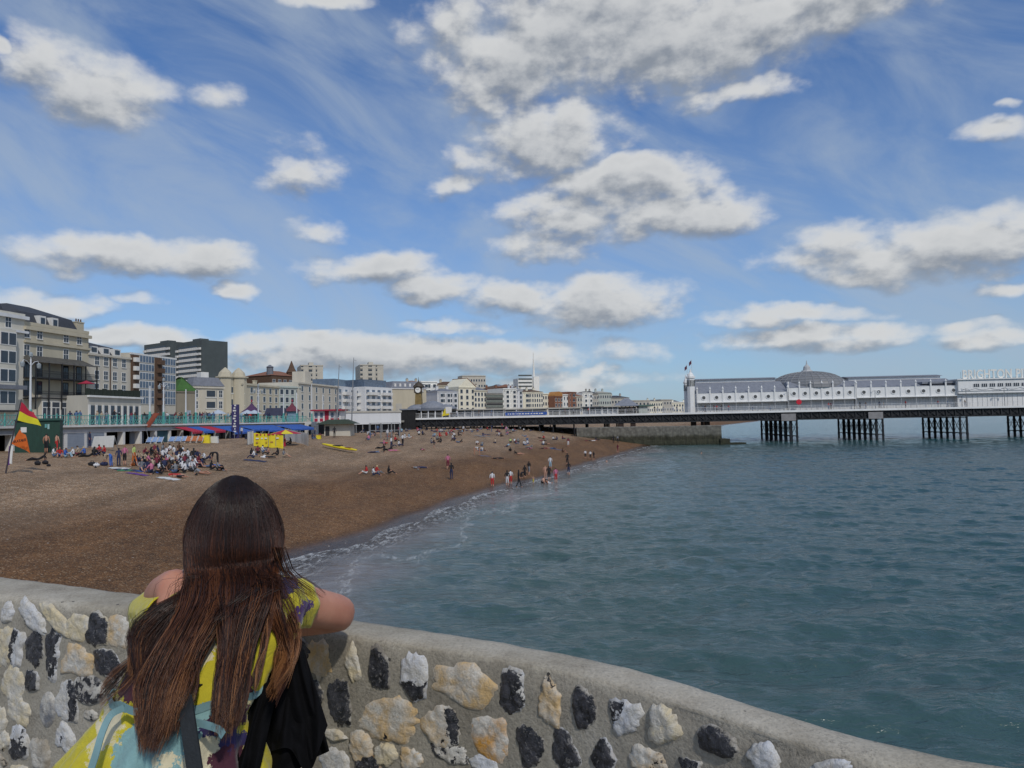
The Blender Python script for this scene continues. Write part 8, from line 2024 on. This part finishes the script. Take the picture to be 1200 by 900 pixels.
# pagoda tents and marquee on the promenade
def tent(px, ytop, yeave, w, label, m1, m2, Y):
    A = D(px, 495, Y); r = frame('kiosk_tent', (A.x, A.y, ZP), .1, label, 'tent', 'peaked kiosks on the promenade'); hT = D(px, ytop, Y).z - ZP; hE = D(px, yeave, Y).z - ZP
    mb = MB(); n = 4; h = w / 2
    V = [(0, 0, hT)]; 
    prof = ((.25, .62), (.55, .30), (.85, .08), (1.0, 0))
    for (s, f) in prof: V += [(h * s * a, h * s * b2, hE + (hT - hE) * f) for a, b2 in ((-1, -1), (1, -1), (1, 1), (-1, 1))]
    mb.add(V, [(0, 1 + k, 1 + (k + 1) % 4) for k in range(4)] + [(1 + 4 * i + k, 5 + 4 * i + k, 5 + 4 * i + (k + 1) % 4, 1 + 4 * i + (k + 1) % 4) for i in range(3) for k in range(4)], m1); mb.lathe([(.06, 0), (.16, .2), (.02, .5)], (0, 0, hT), 6, MRED)
    mb.build('tent_roof', None, r); mb = MB(); mb.box(-h * .7, -h * .7, 0, h * .7, h * .7, hE); mb.build('tent_wall', m2, r)
MPUR = pm('purple_roof', (.07, .03, .09), .8, .3, 2)
tent(295, 471.5, 482.5, 2.9, 'purple peaked kiosk roof, the left of two', MPUR, MDARK, 125); tent(342.5, 471, 482, 2.8, 'red purple peaked kiosk roof with pale blue wall, the right of two', pm('maroon_roof', (.14, .03, .05), .8, .3, 2), pm('pale_blue_wall', (.20, .32, .42), .8, .3, 2), 136)
A = D(309, 495, 130); r = frame('marquee', (A.x, A.y, ZP), .1, 'dark blue marquee between the two peaked kiosks', 'marquee'); W = D(333, 495, 130).x - A.x; h1, h2 = D(320, 478, 130).z - ZP, D(320, 487, 130).z - ZP
mb = MB(); mb.hexa([(0, 0, h2), (W, 0, h2), (W, 3, h2), (0, 3, h2), (.3, .8, h1), (W - .3, .8, h1), (W - .3, 2.2, h1), (.3, 2.2, h1)]); mb.build('marquee_roof', pm('navy_canvas', (.03, .035, .07), .8, .3, 2), r)
for k in range(5): mb = MB(); mb.tube([(W * k / 4, .1, 0), (W * k / 4, .1, h2)], .05, 5); mb.build('pole', MSTEEL, r)
for (px, lab) in ((270, 'white peaked parasol on the promenade near the purple banner'), (303, 'pale blue parasol left of the dark blue marquee'), (311, 'pale parasol in front of the dark blue marquee')):
    A = pr_at(s_px(px), -2, ZP); r = frame('parasol', A, 0, lab, 'parasol'); H = D(px, 484, A.y).z - ZP
    mb = MB(); mb.lathe([(.03, 0), (.03, H)], (0, 0, 0), 5, MSTEEL); mb.lathe([(1.3, H - .1), (.7, H + .25), (.03, H + .55)], (0, 0, 0), 8, pm('pale_canvas', (.42, .48, .56), .8, .15, 2)); mb.build('parasol_canopy', None, r)
# seafront lamp posts
def lamp(px, ytop, label, off=-.6, twin=True, dark=False):
    A = pr_at(s_px(px), off, ZP); r = frame('lamp_post', A, pr_ang(s_px(px)), label, 'lamp post', 'lamp posts along the seafront'); H = D(px, ytop, A.y).z - ZP
    mb = MB(); mb.tube([(0, 0, 0), (0, 0, H)], [.12, .07], 8); mb.build('pole', MLAMP, r)
    mb = MB(); mb.lathe([(.2, 0), (.18, .5), (.13, .8), (.13, 1.4), (.16, 1.45), (.1, 1.6)], (0, 0, 0), 8); mb.build('plinth', MTURQ, r)
    if twin:
        mb = MB()
        for s in (-1, 1): mb.tube([(0, 0, H - .6), (s * .5, 0, H - .2), (s * .95, 0, H - .1), (s * 1.1, 0, H - .35)], .035, 5)
        mb.tube([(0, 0, H), (0, 0, H + .3)], .04, 5); mb.build('bracket', MLAMP, r)
        for s in (-1.1, 0, 1.1):
            mb = MB(); mb.lathe([(.06, .12), (.20, 0), (.15, -.35), (.05, -.45)] if s else [(.05, .5), (.16, .35), (.16, .1), (.05, 0)], (s, 0, H - .4 if s else H + .2), 8); mb.build('lantern', pm('lantern_glass', (.30, .34, .36), .3, .3, 8), r)
lamp(42.5, 421, 'white lamp post with twin lanterns before the hotel verandah'); lamp(197, 449, 'white lamp post in front of the modern flats'); lamp(181, 452, 'thin white lamp post before the brown brick stair column', twin=False); lamp(222.5, 456, 'white post before the tan hall, left one', twin=False); lamp(234, 457, 'white post before the tan hall, right one', twin=False)
lamp(306.5, 455, 'white lamp post with twin lanterns before the long cream terrace'); lamp(336, 462, 'white lamp post beside the maroon kiosk', twin=False); lamp(351.5, 460, 'white lamp post right of the maroon kiosk', twin=False); lamp(369, 450, 'thin dark topped pole by the red striped stall', twin=False); lamp(382, 462, 'white pole above the red striped stall', twin=False)
for (px, yt, yb, Y, lab) in ((413.5, 419, 507, 128, 'tall dark mast leaning slightly beside the white flats'), (396.5, 427, 492, 126, 'shorter dark mast above the red striped stall'), (405, 470, 500, 124, 'thin white mast between the two dark masts')):
    A = D(px - 2, yb, Y); T_ = D(px + 1, yt, Y); r = frame('mast', A, 0, lab, 'mast'); mb = MB(); mb.tube([(0, 0, -1), T_ - A], [.14, .05], 6); mb.tube([(T_ - A) * .97, (T_ - A) * .97 + Vector((.5, 0, -.2))], .03, 4); mb.build('mast_pole', MSTEEL if 'dark' in lab else MLAMP, r)
# ---- promenade crowd and people on the pier
cr = random.Random(17)
tops = ['black', 'navy', 'white', 'red', 'grey', 'maroon', 'pale_blue', 'brown', 'beige', 'black', 'denim']
for k in range(52):
    px = cr.choice([cr.uniform(88, 185), cr.uniform(196, 352), cr.uniform(200, 300)]); off = -cr.uniform(.5, 5)
    A = pr_at(s_px(px), off, ZP)
    wh = 'before the terrace pavilion' if px < 165 else 'before the modern flats' if px < 206 else 'before the tan hall' if px < 240 else 'before the white corner house' if px < 268 else 'before the purple kiosk' if px < 305 else 'by the navy marquee'
    P(px, 495, cr.choice(['stand', 'walk', 'stand', 'hands']), cr.choice(tops), cr.choice(['black', 'navy', 'denim', 'grey']), wh, cr.choice(['dark', 'brown', 'fair', 'dark', 'grey']), face=cr.uniform(0, 360), h=cr.uniform(.92, 1.05), legs=True, z=A, group='people on the promenade')
for (px, yy) in [(527, 2), (533, 3), (560, 2), (575, 1.5), (604, 3), (612, 2), (662, 1.6), (672, 2), (690, 3), (735, 3), (741, 2), (768, 1.5), (772, 2.2), (778, 1.2), (790, 2), (794, 1.2), (801, 1.4), (825, 1), (827.5, 1.1), (838, 1.2), (841, 1.0), (847, 1.4), (855, 1), (883, .9), (904, 1), (973, 1), (976, 1.1), (1064, 1), (1102, 1), (1114, 1.2), (1134, 1.0), (1010, 1), (1017, 1.1), (1033, 1), (1038, 1)]:
    A = PO + PU * px_(px) + PV * yy; A.z = ZD
    wh = 'by the pier entrance' if px < 550 else 'behind the pier banner' if px < 650 else 'by the pier kiosks' if px < 730 else 'by the peaked pier pavilion' if px < 800 else 'under the left pier verandah' if px < 920 else 'before the domed pier hall' if px < 1000 else 'under the right pier verandah'
    P(px, 480, cr.choice(['stand', 'walk', 'stand']), cr.choice(tops), cr.choice(['black', 'navy', 'denim']), wh, 'dark', face=cr.uniform(0, 360), h=cr.uniform(.92, 1.04), legs=True, z=A, group='people on the pier')
# belongings on the shingle: bags, towels
def towel(px, py, w, l, mat, rz, label):
    q = B(px, py); r = frame('towel', q, rz, label, 'towel'); n = 8; mb = MB(); V = []
    for i in range(n + 1):
        for j in range(5): x = l * (i / n - .5); y = w * (j / 4 - .5); c_, s_ = math.cos(rz), math.sin(rz); V.append((x, y, gz(q.x + x * c_ - y * s_, q.y + x * s_ + y * c_) - q.z + .03 + .02 * math.sin(i * 2 + j)))
    N = len(V); V += [(x, y, z - .025) for x, y, z in V]
    mb.add(V, [(i * 5 + j, i * 5 + 5 + j, i * 5 + 6 + j, i * 5 + 1 + j) for i in range(n) for j in range(4)] + [(N + i * 5 + j, N + i * 5 + 1 + j, N + i * 5 + 6 + j, N + i * 5 + 5 + j) for i in range(n) for j in range(4)]); mb.build('towel_cloth', mat, r, True)
towel(140, 549, 1, 1.4, MBOARD, .2, 'white towel left of the school group'); towel(150, 551, .9, 2.0, CLM['navy'], -.3, 'navy towel at the front of the left group'); towel(161, 556, .5, 2.2, CLM['purple'], -.5, 'long purple roll on the shingle at the front'); towel(175, 553, .9, 1.8, CLM['blue'], 0, 'blue towel under the school group'); towel(148, 551.5, .9, 1.2, CLM['green'], .4, 'pale green towel beside the navy one'); towel(198, 561, .9, 1.6, MBOARD, -.3, 'white towel under the sunbather in red'); towel(299, 540, .9, 2.0, CLM['navy'], .1, 'navy towel of the group below the windbreak'); towel(253, 545.5, .8, 1.0, CLM['blue'], .1, 'bright blue bag cloth under the bending person'); towel(650, 526.5, 1.2, 2.6, CLM['denim'], .1, 'blue grey towel on the upper beach'); towel(568, 534.5, .9, 1.6, CLM['denim'], .1, 'denim blue towel beside two bending people'); towel(565, 511, 1.2, 3, CLM['grey'], .1, 'grey mat near the pier supports')
def bag(px, py, s, mat, label):
    q = B(px, py); r = frame('bag', q, random.uniform(0, 3), label, 'bag'); mb = MB(); n = 10; V = []
    for i in range(7):
        t = i / 6; rr = s * (.30 + .16 * math.sin(math.pi * t)) * (1 if i < 6 else .4)
        for k in range(n): a = 2 * math.pi * k / n; V.append((rr * math.cos(a) * 1.3, rr * math.sin(a) * .8, s * .62 * t + .03 * noise.noise(Vector((k, i, px)))))
    mb.add(V, [(i * n + k, i * n + (k + 1) % n, i * n + n + (k + 1) % n, i * n + n + k) for i in range(6) for k in range(n)] + [tuple(range(6 * n, 7 * n))]); mb.build('bag_body', mat, r, True)
    mb = MB(); mb.tube([(-s * .25, 0, s * .5), (-s * .12, 0, s * .8), (s * .12, 0, s * .8), (s * .25, 0, s * .5)], .02, 5); mb.build('bag_handle', mat, r)
for (x, y, s, m, l) in ((44, 545, .5, 'black', 'large black bag lying left of the sitting group'), (53, 544, .45, 'black', 'black rucksack next to the large black bag'), (57, 546.5, .25, 'black', 'small black bag in front of the rucksack'), (108, 546, .5, 'black', 'black bag in front of the left group'), (113, 547, .4, 'white', 'white carrier bag beside the black one'), (122, 546, .5, 'navy', 'navy bag right of the white carrier bag'), (112, 548.5, .2, 'black', 'pair of small black shoes like bag on the shingle'), (156, 546, .45, 'orange', 'orange bag by the person in lime'), (230, 557, .2, 'black', 'tiny black bag by the reclining people'), (258, 551, .4, 'black', 'black bag near the bending person'), (262, 552, .25, 'white', 'small white bag near the bending person'), (310, 536, .35, 'white', 'white bag under the windbreak group'), (490, 551, .2, 'grey', 'lone small grey bag on the bare shingle')):
    bag(x, y, s, CLM[m], l)
finish_labels()
